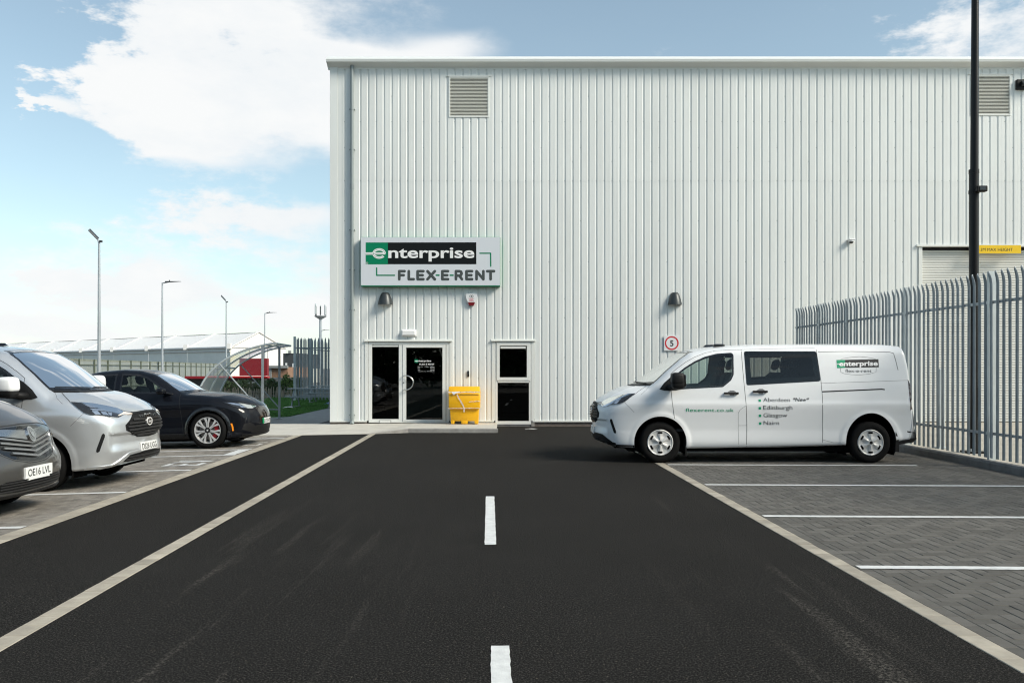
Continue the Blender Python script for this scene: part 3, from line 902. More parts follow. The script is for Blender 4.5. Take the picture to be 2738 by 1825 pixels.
# ------------------------------------------------------------------ the big sign
QX = lambda zx: wx(950 + zx / 5.739)
QZ = lambda zy: wz(620 + zy / 5.739)
sg = tag(empty('shop_sign', (wx(1153), WY - .1, wz(767))), 'wide white box sign reading enterprise FLEX-E-RENT above the door', 'sign')
SY = WY - .21
MB().bx(QX(103), QX(2227), SY, WY - .035, QZ(846), QZ(97), .006).build('sign_box', M['sign_green'], sg)
MB().bx(QX(108), QX(2222), SY - .004, SY - .0005, QZ(832), QZ(101), .001).build('face', M['sign_face'], sg)
y0 = SY - .005
MB().add([(QX(180), y0, QZ(512)), (QX(517), y0, QZ(512)), (QX(517), y0, QZ(179)), (QX(180), y0, QZ(179))], [(0, 1, 2, 3)]).build('green_square', M['sign_green'], sg)
MB().add([(QX(517), y0, QZ(510)), (QX(1863), y0, QZ(510)), (QX(1861), y0, QZ(177)), (QX(517), y0, QZ(179))], [(0, 1, 2, 3)]).build('black_panel', M['sign_black'], sg)
ew = MB()
ring_e(ew, QX(385), QZ(347), QX(470) - QX(385) + .0, QZ(285) - QZ(347), .062, y0 - .0010, -.42)
ew.add([(QX(178), y0 - .0014, QZ(366)), (QX(480), y0 - .0014, QZ(362)), (QX(480), y0 - .0014, QZ(330)), (QX(178), y0 - .0014, QZ(330))], [(0, 1, 2, 3)])
ew.build('letter_e', M['lettering_white'], sg)
eg = MB()
ring_e(eg, QX(385), QZ(347), QX(472) - QX(385), QZ(284) - QZ(347), .007, y0 - .0022, -.42)
eg.add([(QX(178), y0 - .0022, QZ(351)), (QX(440), y0 - .0022, QZ(351)), (QX(440), y0 - .0022, QZ(346)), (QX(178), y0 - .0022, QZ(346))], [(0, 1, 2, 3)])
eg.build('letter_e_line', M['sign_green'], sg)
v, f = text_fit('nterprise', QX(524), QX(1832), QZ(411), QZ(258) - QZ(411) + .03, .022, 1.0)
tm = MB(); flat_text(tm, v, f, y0 - .0012); tm.build('lettering', M['lettering_white'], sg)
v, f = text_fit('R', QX(194), QX(206), QZ(500), QZ(485) - QZ(500))
tm = MB(); flat_text(tm, v, f, y0 - .0012); ring_e(tm, QX(200), QZ(493), .026, .026, .005, y0 - .0012, .25); tm.build('trade_mark', M['lettering_white'], sg)
# rounded strokes
STROKES = {'F': [((0, 0), (0, 1)), ((0, 1), (.72, 1)), ((0, .5), (.6, .5))], 'L': [((0, 0), (0, 1)), ((0, 0), (.72, 0))],
           'E': [((0, 0), (0, 1)), ((0, 1), (.78, 1)), ((0, .5), (.68, .5)), ((0, 0), (.78, 0))], 'X': [((0, 0), (.85, 1)), ((0, 1), (.85, 0))],
           'R': [((0, 0), (0, 1)), ((0, 1), (.45, 1)), ((.45, 1), (.66, .93)), ((.66, .93), (.74, .72)), ((.74, .72), (.66, .52)), ((.66, .52), (.45, .45)), ((.45, .45), (0, .45)), ((.45, .45), (.78, 0))],
           'N': [((0, 0), (0, 1)), ((0, 1), (.82, 0)), ((.82, 0), (.82, 1))], 'T': [((.45, 0), (.45, 1)), ((0, 1), (.9, 1))]}
lt = MB()
q = 0
for ch, xa, xb in (('F', 670, 792), ('L', 815, 930), ('E', 950, 1078), ('X', 1100, 1252), ('E', 1325, 1452), ('R', 1532, 1664), ('E', 1692, 1818), ('N', 1845, 1990), ('T', 2008, 2152)):
    w = .073
    za, zb = QZ(758) + w / 2, QZ(595) - w / 2
    X0, X1 = QX(xa) + w / 2, QX(xb) - w / 2
    mx = max(max(s[0][0], s[1][0]) for s in STROKES[ch])
    for (p, r) in STROKES[ch]:
        capsule(lt, (X0 + (X1 - X0) * p[0] / mx, za + (zb - za) * p[1]), (X0 + (X1 - X0) * r[0] / mx, za + (zb - za) * r[1]), w, y0 - .0003 * (q % 11))
        q += 1
lt.build('lettering', M['sign_grey'], sg)
gr = MB()
for i, (p, r) in enumerate((((347, 566), (347, 678)), ((347, 678), (618, 678)), ((1917, 343), (2078, 343)), ((2079, 343), (2081, 540)), ((1254, 677), (1294, 677)), ((1466, 677), (1508, 677)))):
    capsule(gr, (QX(p[0]), QZ(p[1])), (QX(r[0]), QZ(r[1])), .036 if i < 4 else .042, y0 - .0002 * (i % 2))
gr.build('green_brackets', M['sign_green'], sg)

# ------------------------------------------------------------------ fittings on the wall
def wall_lamp(px, py0, py1, hw, label):
    r = tag(empty('wall_lamp', (wx(px), WY, wz(py1))), label, 'lamp', 'wall lamps')
    h = wz(py0) - wz(py1); w = hw / S
    prof = [(.30, 1.0), (.42, .985), (.55, .90), (.70, .70), (.86, .40), (.97, .12), (1.0, 0.0), (.94, .0)]
    vs = []; n = 20
    for (rr, hh) in prof:
        for k in range(n + 1):
            a = math.pi * k / n
            vs.append((wx(px) - math.cos(a) * w * rr, WY - .04 - math.sin(a) * w * 1.05 * rr, wz(py1) + h * hh))
    fs = [(i * (n + 1) + k, i * (n + 1) + k + 1, (i + 1) * (n + 1) + k + 1, (i + 1) * (n + 1) + k) for i in range(len(prof) - 1) for k in range(n)]
    fs += [tuple(range(n + 1))]
    MB().add(vs, fs).build('shade', M['lamp_grey'], r, smooth=45)
    MB().add([(wx(px) - math.cos(math.pi * k / n) * w * .95, WY - .04 - math.sin(math.pi * k / n) * w, wz(py1) + .02) for k in range(n + 1)], [tuple(range(n + 1))]).build('diffuser', M['white_plate'], r)
    MB().bx(wx(px) - .07, wx(px) + .07, WY - .042, WY - .002, wz(py1) + .05, wz(py0) - .03).build('back_plate', M['lamp_grey'], r)
wall_lamp(1031, 782, 815, 20, 'charcoal half-round wall lamp under the left end of the shop sign')
wall_lamp(1803.5, 782, 815, 19, 'charcoal half-round wall lamp above the round 5 speed sign')
al = tag(empty('alarm_box', (wx(1261), WY, wz(817))), 'small white and red alarm box under the right end of the shop sign', 'alarm box')
poly = [(-.157, .295), (-.15, .31), (0, .325), (.15, .31), (.157, .295), (.145, .20), (.095, .09), (-.095, .09), (-.145, .20)]
MB().prism([(a_, wz(817) + b_) for a_, b_ in poly], WY - .1, WY - .03, lambda a_, b_, h_: (wx(1261) + a_, h_, b_)).build('cover', M['white_plate'], al)
MB().prism([(a_, wz(817) + b_) for a_, b_ in [(-.094, .088), (.094, .088), (.06, .0), (-.06, 0)]], WY - .095, WY - .03, lambda a_, b_, h_: (wx(1261) + a_, h_, b_)).build('strobe_lens', mat('strobe_red', (.17, .008, .012), .3), al)
tm = MB()
ring_e(tm, wx(1261) - .022, wz(817) + .245, .025, .03, .012, WY - .1012, .25, 20); ring_e(tm, wx(1261) + .022, wz(817) + .245, .025, .03, .012, WY - .1016, .25, 20)
tm.build('emblem', M['black_ink'], al)
tm = MB()
for k, wd in enumerate((.15, .10, .14)):
    for j in range(int(wd / .012)):
        tm.box((wx(1261) - wd / 2 + j * .0125 + .005, WY - .1012, wz(817) + .185 - k * .03), (.009, .001, .013 if j % 3 else .018))
tm.build('small_print', M['red'], al)
el = tag(empty('bulkhead_light', (wx(1093.5), WY, wz(898))), 'small white bulkhead light on the wall above the entrance door', 'lamp')
MB().bx(wx(1075), wx(1113), WY - .13, WY - .035, wz(898), wz(882), .03).build('diffuser', M['lettering_white'], el, smooth=30)
MB().bx(wx(1074), wx(1114), WY - .05, WY - .03, wz(899), wz(881), .006).build('base', M['white_plate'], el)
kp = tag(empty('key_box', (wx(1252), WY, wz(1007))), 'small black box on the wall above the yellow bin', 'key box')
MB().bx(wx(1249.8), wx(1254.8), WY - .06, WY - .002, wz(1007), wz(991), .008).build('case', M['black_plastic'], kp)
MB().bx(wx(1250.8), wx(1253.8), WY - .064, WY - .058, wz(999), wz(992.5), .001).build('cover', M['lamp_grey'], kp)
cc = tag(empty('dome_camera', (wx(2272), WY, wz(652))), 'small white dome camera with a dark lens high on the wall', 'camera')
cxp, czp = wx(2272), wz(644)
MB().bx(cxp - .085, cxp + .085, WY - .19, WY - .002, czp, czp + .035, .012).build('mount', M['white_plate'], cc)
MB().lathe([(.0, 0), (.075, 0.0), (.074, -.035), (.062, -.04)], 20, Matrix.Translation((cxp, WY - .105, czp))).build('body', M['white_plate'], cc, smooth=40)
MB().lathe([(.06, -.03), (.056, -.055), (.04, -.08), (.0, -.09)], 20, Matrix.Translation((cxp, WY - .105, czp))).build('dome', M['black_gloss'], cc, smooth=True)
fl = tag(empty('wall_floodlight', (wx(2726), WY, wz(230))), 'black floodlight bracket on the wall at the right edge of the frame', 'lamp')
MB().bx(wx(2713), wx(2740), WY - .12, WY, wz(242), wz(216), .01).build('bracket', M['black_plastic'], fl)
MB().tube([(wx(2722), WY - .16, wz(229)), (wx(2775), WY - .24, wz(220))], .07, 14).build('head', M['lamp_grey'], fl, smooth=40)
ss = tag(empty('speed_sign', (wx(1795), WY, wz(938))), 'square white plate with a red ringed 5 mph speed limit', 'sign')
pxc, pzc = wx(1795), wz(917); hp = 20.5 / S
MB().bx(pxc - hp, pxc + hp, WY - .062, WY - .055, pzc - hp, pzc + hp, .002).build('plate', M['white_plate'], ss)
rg = MB(); vs = []; n = 48
for k in range(n):
    a_ = 2 * math.pi * k / n
    for rr in (hp * .90, hp * .72): vs.append((pxc + math.cos(a_) * rr, WY - .0635, pzc + math.sin(a_) * rr))
rg.add(vs, [(2 * k, 2 * k + 1, (2 * k + 3) % (2 * n), (2 * k + 2) % (2 * n)) for k in range(n)]).build('red_ring', M['red'], ss)
v, f = text_mesh('5', hp * .78, 0, .02)
xm = (min(p[0] for p in v) + max(p[0] for p in v)) / 2
tm = MB(); flat_text(tm, [(pxc + a_ - xm, pzc - hp * .39 + b_) for a_, b_ in v], f, WY - .0635); tm.build('number', M['black_ink'], ss)
MB().bx(pxc - hp * .9, pxc + hp * .9, WY - .055, WY - .03, pzc + .08, pzc + .1).bx(pxc - hp * .9, pxc + hp * .9, WY - .055, WY - .03, pzc - .1, pzc - .08).build('rail', M['galv'], ss)
hs = tag(empty('height_sign', (wx(2660), WY, wz(680))), 'yellow bar sign reading 4.3M MAX HEIGHT above the roller shutter', 'sign')
HYD = WY - .2
MB().bx(wx(2598), wx(2718), HYD - .004, HYD, wz(680), wz(658.5), .001).build('board', M['yellow_sign'], hs)
v, f = text_fit('4.3M MAX HEIGHT', wx(2602), wx(2696), wz(674), wz(665.5) - wz(674), .0)
tm = MB(); flat_text(tm, v, f, HYD - .0055); tag(tm.build('lettering', M['black_ink'], hs), kind='stuff')
MB().bx(wx(2604), wx(2606), HYD, WY - .08, wz(662), wz(659)).bx(wx(2710), wx(2712), HYD, WY - .08, wz(662), wz(659)).build('bracket', M['black_plastic'], hs)
# lettering on the door glass
dl = tag(empty('door_lettering', (ZX(910), WY - .012, ZZ(500))), 'white opening hours and small green logo stuck on the door glass', 'lettering')
yd = WY - .010
MB().add([(ZX(793), yd, ZZ(396)), (ZX(834), yd, ZZ(396)), (ZX(834), yd, ZZ(356)), (ZX(793), yd, ZZ(356))], [(0, 1, 2, 3)]).build('green_square', M['sign_green'], dl)
tm = MB()
for txt, xa, xb, zb, hh, bd in (('enterprise', 803, 990, 383, 20, .03), ('FLEX E RENT', 850, 1028, 422, 17, .02), ('Mon - Fri', 832, 893, 447, 8, .01), ('7:30am - 6:00pm', 912, 1028, 447, 8, .01),
                                ('Sat', 832, 856, 465, 8, .01), ('Closed', 980, 1028, 465, 8, .01), ('Sun', 832, 858, 483, 8, .01), ('Closed', 980, 1028, 483, 8, .01),
                                ('enterprise.co.uk  0330 000 000', 832, 1028, 501, 6, .005)):
    v, f = text_fit(txt, ZX(xa), ZX(xb), ZZ(zb), ZZ(zb - hh) - ZZ(zb), bd)
    flat_text(tm, v, f, yd - .0008)
tm.add([(ZX(793), yd - .001, ZZ(378)), (ZX(815), yd - .001, ZZ(378)), (ZX(815), yd - .001, ZZ(374)), (ZX(793), yd - .001, ZZ(374))], [(0, 1, 2, 3)])
tm.build('letters', M['lettering_white'], dl)

# ------------------------------------------------------------------ yellow grit bin
gb = tag(empty('grit_bin', (wx(1242), 22.6, .1)), 'yellow plastic grit bin wrapped in loose clear tape beside the door', 'bin')
GY = 22.35; gs = FPX / GY
GX = lambda zx: ((930 + zx / 4.4396) - CX) / gs
GZ = lambda zy: CAMH + (HY - (880 + zy / 4.4396)) / gs
def frustum(mb, xa, xb, za, xc, xd, zb, ya, yb, yc, yd_):
    mb.add([(xa, ya, za), (xb, ya, za), (xb, yb, za), (xa, yb, za), (xc, yc, zb), (xd, yc, zb), (xd, yd_, zb), (xc, yd_, zb)],
           [(0, 1, 5, 4), (1, 2, 6, 5), (2, 3, 7, 6), (3, 0, 4, 7), (0, 3, 2, 1), (4, 5, 6, 7)])
    return mb
def bevelled(mb, w=.015, seg=2):
    me = mb.mesh('b'); bm = bmesh.new(); bm.from_mesh(me)
    bmesh.ops.bevel(bm, geom=list(bm.edges), offset=w, segments=seg, affect='EDGES', profile=.5)
    bm.verts.index_update()
    r = MB(); r.v = [tuple(v.co) for v in bm.verts]; r.f = [tuple(v.index for v in f.verts) for f in bm.faces]
    bm.free(); bpy.data.meshes.remove(me); return r
zf = .105
low = frustum(MB(), GX(1222), GX(1548), zf + .075, GX(1212), GX(1556), GZ(935), GY - .02, GY + .43, GY - .04, GY + .48)
bevelled(low).build('lower_body', M['yellow_bin'], gb, smooth=40)
for xa, xb in ((1222, 1268), (1345, 1425), (1502, 1548)):
    bevelled(frustum(MB(), GX(xa) + .01, GX(xb) - .01, zf, GX(xa), GX(xb), zf + .085, GY - .018, GY + .42, GY - .022, GY + .43), .006).build('foot', M['yellow_bin'], gb, smooth=40)
bevelled(frustum(MB(), GX(1200), GX(1566), GZ(945), GX(1198), GX(1568), GZ(770), GY - .10, GY + .52, GY - .09, GY + .54), .025).build('upper_body', M['yellow_bin'], gb, smooth=40)
bevelled(frustum(MB(), GX(1194), GX(1570), GZ(772), GX(1196), GX(1560), GZ(680), GY - .115, GY + .56, GY + .06, GY + .54), .02).build('lid', M['yellow_bin'], gb, smooth=40)
random.seed(11)
def ribbon(pts, w, y, wob=.008):
    vs = []
    for i, (a_, b_) in enumerate(pts):
        t = Vector(pts[min(i + 1, len(pts) - 1)]) - Vector(pts[max(i - 1, 0)]); t.normalize()
        nx, nz = -t.y, t.x
        yy = y - random.uniform(0, wob)
        ww = w * random.uniform(.6, 1.2)
        vs += [(a_ - nx * ww / 2, yy, b_ - nz * ww / 2), (a_ + nx * ww / 2, yy - random.uniform(0, wob), b_ + nz * ww / 2)]
    return MB().add(vs, [(2 * i, 2 * i + 1, 2 * i + 3, 2 * i + 2) for i in range(len(pts) - 1)])
def rz_(p0, p1, n, j): return [(GX(p0[0] + (p1[0] - p0[0]) * i / n) + random.uniform(-j, j) * .3, GZ(p0[1] + (p1[1] - p0[1]) * i / n) + random.uniform(-j, j)) for i in range(n + 1)]
ribbon(rz_((1194, 745), (1570, 742), 26, .006), .035, GY - .122).build('tape', M['tape'], gb)
ribbon(rz_((1196, 935), (1568, 932), 26, .004), .02, GY - .112).build('tape', M['tape'], gb)
ribbon(rz_((1440, 858), (1568, 850), 12, .006), .02, GY - .106).build('tape', M['tape'], gb)
ribbon([(GX(a_), GZ(b_)) for a_, b_ in ((1300, 770), (1318, 812), (1342, 848), (1362, 885), (1378, 915), (1384, 945), (1383, 978))], .035, GY - .108).build('tape', M['tape'], gb)
bl = MB()
bl.add([(GX(1238), GY - .13, GZ(738)), (GX(1335), GY - .135, GZ(735)), (GX(1330), GY - .125, GZ(752)), (GX(1290), GY - .14, GZ(756)), (GX(1262), GY - .128, GZ(778)), (GX(1245), GY - .135, GZ(760))], [(0, 1, 3, 4, 5), (1, 2, 3)])
bl.build('tape_tail', M['lettering_white'], gb)
# a scrap of paper on the asphalt
MB().add([(.33, 21.9, .006), (.42, 21.86, .014), (.56, 21.9, .006), (.66, 21.86, .02), (.67, 21.95, .012), (.5, 21.97, .018), (.35, 21.97, .01)], [(0, 1, 6), (1, 2, 5, 6), (2, 3, 4, 5)]).build('paper_scrap', M['lettering_white'])
tag(bpy.data.objects['paper_scrap'], 'crumpled white scrap of paper on the asphalt below the window', 'litter')
# ================================================================== vehicles
def smax(a, b, k):
    h = np.maximum(k - np.abs(a - b), 0.0) / k
    return np.maximum(a, b) + h * h * k * .25
def curve(pts, smooth=.03, n=900):
    xs = np.array([p[0] for p in pts], float); ys = np.array([p[1] for p in pts], float)
    g = np.linspace(xs[0] - .3, xs[-1] + .3, n)
    v = np.interp(g, xs, ys)
    if smooth:
        # continue the end slopes
        lo, hi = (ys[1] - ys[0]) / (xs[1] - xs[0]), (ys[-1] - ys[-2]) / (xs[-1] - xs[-2])
        v = np.where(g < xs[0], ys[0] + lo * (g - xs[0]), v); v = np.where(g > xs[-1], ys[-1] + hi * (g - xs[-1]), v)
        d = g[1] - g[0]; r = max(1, int(3 * smooth / d))
        k = np.exp(-.5 * (np.arange(-r, r + 1) * d / smooth) ** 2); k /= k.sum()
        v = np.convolve(np.pad(v, r, mode='edge'), k, 'valid')
    return lambda x: np.interp(x, g, v)

class Body:
    """a car body given by its side silhouette, its plan and its cross-section; x runs back from the nose, y sideways, z up"""
    def __init__(s, P):
        s.P = P
        s.T = curve(P['top'], P.get('top_smooth', .025)); s.B = curve(P['bottom'], .05); s.Fz = curve(P['front'], .03); s.Rz = curve(P['rear'], .03)
        s.Wz = curve(P['section'], P.get('sec_smooth', .012)); s.Px = curve(P['plan'], .12)
        s.build()
    def f(s, x, y, z):
        P = s.P; ya = np.abs(y); q = ya / P['hw']
        bow = P['bow'] * q * q * np.clip(1 - (x - P['screen'][0]) / (P['screen'][1] - P['screen'][0]), 0.15, 1)
        xe = x - bow
        T = s.T(xe) - P['crown'](x) * q ** 2.2
        if 'top_extra' in P: T = T + P['top_extra'](x, ya)
        sl = (s.T(xe + .01) - s.T(xe - .01)) / .02
        top = (z - T) / np.sqrt(1 + sl * sl)
        W = s.Wz(z) + s.Px(x) * np.clip((z - .1) / .5, .4, 1.4) * (1 + .25 * np.clip(z - 1, 0, 1))
        for (wx_, wz_, wr) in P['arches']:
            r = np.sqrt((x - wx_) ** 2 + (z - wz_) ** 2)
            t = np.clip((wr + P['lip'] - r) / .05, 0, 1)
            W = W + P['flare'] * t * t * (3 - 2 * t)
        if 'extra' in P: W = W + P['extra'](x, z)
        side = ya - W
        g = s.Fz(z) + P['gy'](ya)
        front = (g - x) / np.sqrt(1 + (P['gslope'](ya)) ** 2)
        if 'front_extra' in P: front = front + P['front_extra'](x, ya, z)
        rear = x - (s.Rz(z) - .025 * q ** 2 - .04 * q ** 14)
        bot = s.B(x) - z
        kr = P.get('k_roof', .14)
        # the shoulder of the bonnet is rounder than the roof
        v = smax(top, side, kr)
        v = smax(v, front, P.get('k_front', .09)); v = smax(v, rear, P.get('k_rear', .045)); v = smax(v, bot, .05)
        return v
    def build(s):
        P = s.P; L = P['L']
        nf, nr = 64, 26
        fx = .55 * (np.arange(1, nf + 1) / nf) ** 2
        fx[0] = max(fx[0], .0006)
        rx = L - .30 * (np.arange(nr, 0, -1) / nr) ** 2
        mid = np.arange(.55 + .024, rx[0] - .01, .024)
        X = np.concatenate([fx, mid, rx])
        Nn = 220
        th = np.linspace(0, 2 * math.pi, 1441)[:-1]
        V = []
        rings = []
        for x in X:
            lo, hi = float(s.B(x)), float(s.T(x))
            zc = np.clip((lo + hi) / 2, .3, None)
            if x < .5: zc = P['nose_z'] * (1 - x / .5) + zc * (x / .5)
            if x > L - .4: zc = P.get('tail_z', 1.0) * (1 - (L - x) / .4) + zc * ((L - x) / .4)
            c, sn = np.cos(th), np.sin(th)
            a = np.zeros_like(th); b = np.full_like(th, 1.9)
            if s.f(np.array([x]), np.array([0.]), np.array([zc]))[0] >= 0: continue
            for _ in range(26):
                m_ = (a + b) / 2
                ins = s.f(x, m_ * c, zc + m_ * sn) < 0
                a = np.where(ins, m_, a); b = np.where(ins, b, m_)
            y, z = a * c, zc + a * sn
            # even spacing along the ring, starting at the right-hand side
            yy = np.append(y, y[0]); zz = np.append(z, z[0])
            d = np.append(0, np.cumsum(np.hypot(np.diff(yy), np.diff(zz))))
            u = np.linspace(0, d[-1], Nn + 1)[:-1]
            rings.append(np.stack([np.full(Nn, x), np.interp(u, d, yy), np.interp(u, d, zz)], 1))
        Rn = np.array(rings); s.rings = Rn
        m = len(Rn)
        V = Rn.reshape(-1, 3)
        c0, c1 = Rn[0].mean(0), Rn[-1].mean(0)
        V = np.concatenate([V, [c0], [c1]])
        i = np.arange(m - 1)[:, None] * Nn; j = np.arange(Nn)[None, :]; j2 = (j + 1) % Nn
        Q = np.stack([i + j, i + j2, i + Nn + j2, i + Nn + j], -1).reshape(-1, 4)
        s.V = V; s.Q = Q
        s.caps = [(m * Nn, k, (k + 1) % Nn) for k in range(Nn)] + [(m * Nn + 1, (m - 1) * Nn + (k + 1) % Nn, (m - 1) * Nn + k) for k in range(Nn)]
        faces = [tuple(int(t) for t in q) for q in Q] + s.caps
        s.faces = faces
        s.bvh = BVHTree.FromPolygons([tuple(v) for v in V], faces)
    # -- casting: returns point and outward normal on the body
    def hit(s, o, d):
        r = s.bvh.ray_cast(Vector(o), Vector(d).normalized())
        if r[0] is None: return None
        n = r[1]
        if n.dot(Vector(d)) > 0: n = -n
        return r[0], n
    def side(s, sgn=-1):
        def c(a, b):
            h = s.hit((a, sgn * 3, b), (0, -sgn, 0))
            return h
        return c
    def front(s):
        return lambda a, b: s.hit((-2, a, b), (1, 0, 0))
    def topv(s):
        return lambda a, b: s.hit((a, b, 4), (0, 0, -1))
    def cam(s, inv):
        o = inv @ Vector((0, 0, CAMH))
        def c(px, py):
            d = inv.to_3x3() @ Vector(((px - CX) / FPX, 1, (HY - py) / FPX))
            return s.hit(o, d)
        return c
    def shell(s, holes, arches, name, m):
        """the body with window holes (side polygons, screen polygons) and wheel arches cut out"""
        V = s.V.copy()
        fc = V[s.Q].mean(1)
        kill = np.zeros(len(fc), bool)
        for (kind, poly) in holes:
            if kind == 'side': kill |= inside(poly, fc[:, 0], fc[:, 2]) & (np.abs(fc[:, 1]) > .45)
            elif kind == 'front': kill |= inside(poly, fc[:, 1], fc[:, 2]) & (fc[:, 0] < s.P['screen'][1] + .3) & (fc[:, 0] > s.P['screen'][0] - .2)
        ak = np.zeros(len(fc), bool)
        for (xw, zw, rx, rz) in arches:
            q = ((fc[:, 0] - xw) / rx) ** 2 + ((fc[:, 2] - zw) / rz) ** 2
            ak |= (q < 1) & (np.abs(fc[:, 1]) > .55)
        keep = ~(kill | ak)
        # draw the arch edge vertices onto the arch
        used_k = np.zeros(len(V), bool); used_k[s.Q[keep].ravel()] = True
        used_a = np.zeros(len(V), bool); used_a[s.Q[ak].ravel()] = True
        edge = used_k & used_a & (np.abs(V[:, 1]) > .55)
        for (xw, zw, rx, rz) in arches:
            dx, dz = (V[:, 0] - xw) / rx, (V[:, 2] - zw) / rz
            q = np.sqrt(dx * dx + dz * dz)
            sel = edge & (np.abs(q - 1) < .16) & (q > 0)
            V[sel, 0] = xw + dx[sel] / q[sel] * rx; V[sel, 2] = zw + dz[sel] / q[sel] * rz
        fs = [tuple(int(t) for t in q) for q in s.Q[keep]] + s.caps
        me = bpy.data.meshes.new(name)
        me.from_pydata([tuple(v) for v in V], [], fs)
        bm = bmesh.new(); bm.from_mesh(me)
        bmesh.ops.delete(bm, geom=[v for v in bm.verts if not v.link_faces], context='VERTS')
        bmesh.ops.recalc_face_normals(bm, faces=bm.faces)
        bm.to_mesh(me); bm.free()
        me.materials.append(m); shade(me)
        return me

def inside(poly, x, y):
    r = np.zeros(np.shape(x), bool); n = len(poly); j = n - 1
    for i in range(n):
        xi, yi = poly[i]; xj, yj = poly[j]
        c = ((yi > y) != (yj > y)) & (x < (xj - xi) * (y - yi) / (yj - yi + 1e-12) + xi)
        r ^= c; j = i
    return r
def round_poly(p, it=2, keep=.75):
    p = [Vector(q) for q in p]
    for _ in range(it):
        o = []
        for i in range(len(p)):
            a, b = p[i], p[(i + 1) % len(p)]
            o += [a.lerp(b, 1 - keep), a.lerp(b, keep)]
        p = o
    return [tuple(q) for q in p]
def corner_round(p, r):
    """cuts each corner with a short arc of about r"""
    out = []
    n = len(p); p = [Vector(q) for q in p]
    for i in range(n):
        a, b, c = p[i - 1], p[i], p[(i + 1) % n]
        la, lc = (a - b).length, (c - b).length
        ra = min(r, la * .45); rc = min(r, lc * .45)
        A, C = b + (a - b).normalized() * ra, b + (c - b).normalized() * rc
        for t in (0, .33, .67, 1):
            out.append(tuple((1 - t) ** 2 * A + 2 * t * (1 - t) * b + t * t * C))
    return out
def mirror(v): return (v[0], -v[1], v[2])
def patch(poly, caster, off=.004, step=.03, skirt=.02, hole=None, scale=1.0):
    """a plate that follows the body: polygon in the caster's plane, laid on the surface, with a rim going in"""
    step2 = step
    def dens(pl):
        o = []
        for i in range(len(pl)):
            a, b = Vector(pl[i]), Vector(pl[(i + 1) % len(pl)])
            k = max(1, int((b - a).length / step2))
            o += [a.lerp(b, t / k) for t in range(k)]
        return o
    outer = dens(poly)
    vs = list(outer); fcs = [list(range(len(outer)))]
    if hole:
        hl = dens(hole)
        base = len(vs); vs += hl
    xs = [p[0] for p in poly]; ys = [p[1] for p in poly]
    gx_, gy_ = np.meshgrid(np.arange(min(xs), max(xs), step2), np.arange(min(ys), max(ys), step2))
    gx_, gy_ = gx_.ravel(), gy_.ravel()
    ok = inside(poly, gx_, gy_)
    if hole: ok &= ~inside(hole, gx_, gy_)
    # stay clear of the outline
    O = np.array([tuple(v) for v in vs])
    pts = [(a, b) for a, b in zip(gx_[ok], gy_[ok]) if np.min(np.hypot(O[:, 0] - a, O[:, 1] - b)) > step2 * .45]
    vs += [Vector(p) for p in pts]
    if hole:
        edges = [(base + i, base + (i + 1) % len(hl)) for i in range(len(hl))]
        r = delaunay_2d_cdt(vs, edges, fcs, 1, 1e-6)
        fc = [f for f in r[2] if not inside(hole, np.array([sum(r[0][i].x for i in f) / 3]), np.array([sum(r[0][i].y for i in f) / 3]))[0]]
    else:
        r = delaunay_2d_cdt(vs, [], fcs, 1, 1e-6); fc = r[2]
    P3 = []; N3 = []
    bad = set()
    for i, v in enumerate(r[0]):
        h = caster(v.x, v.y)
        if h is None: bad.add(i); P3.append(Vector((0, 0, 0))); N3.append(Vector((0, 0, 1)))
        else: P3.append(h[0]); N3.append(h[1])
    fc = [tuple(f) for f in fc if not any(i in bad for i in f)]
    mb = MB()
    vv = [p + n * off for p, n in zip(P3, N3)]
    cnt = {}
    for f in fc:
        for a, b in zip(f, f[1:] + f[:1]): cnt[(min(a, b), max(a, b))] = cnt.get((min(a, b), max(a, b)), 0) + 1
    be = []
    for f in fc:
        for a, b in zip(f, f[1:] + f[:1]):
            if cnt[(min(a, b), max(a, b))] == 1: be.append((a, b))
    mb.add(vv, fc)
    if skirt:
        idx = {}
        for e in be:
            for i in e:
                if i not in idx:
                    idx[i] = len(mb.v); mb.v.append(tuple(P3[i] - N3[i] * skirt))
        mb.f += [(b, a, idx[a], idx[b]) for a, b in be]
    return mb
def clean(mb):
    used = sorted({i for f in mb.f for i in f}); mp = {j: i for i, j in enumerate(used)}
    r = MB(); r.v = [mb.v[i] for i in used]; r.f = [tuple(mp[i] for i in f) for f in mb.f]; return r
def flip(mb):
    r = MB(); r.v = [mirror(v) for v in mb.v]; r.f = [tuple(reversed(f)) for f in mb.f]; return r
def seam(pts, caster, w=.007, off=.0012, step=.03):
    """a thin dark line that follows the body"""
    ps = []
    pts = [Vector(p) for p in pts]
    for a, b in zip(pts[:-1], pts[1:]):
        k = max(1, int((b - a).length / step))
        ps += [a.lerp(b, t / k) for t in range(k)]
    ps.append(pts[-1])
    H = [caster(p.x, p.y) for p in ps]
    H = [h for h in H if h]
    mb = MB(); vs = []
    for i, (p, n) in enumerate(H):
        t = H[min(i + 1, len(H) - 1)][0] - H[max(i - 1, 0)][0]
        s_ = n.cross(t).normalized() * w / 2
        vs += [p + n * off - s_, p + n * off + s_]
    mb.add(vs, [(2 * i, 2 * i + 1, 2 * i + 3, 2 * i + 2) for i in range(len(H) - 1)])
    return mb
def drape(v, f, caster, off=.004):
    mb = MB(); vs = []
    for a, b in v:
        h = caster(a, b); vs.append(h[0] + h[1] * off if h else Vector((a, -1, b)))
    return mb.add(vs, f)

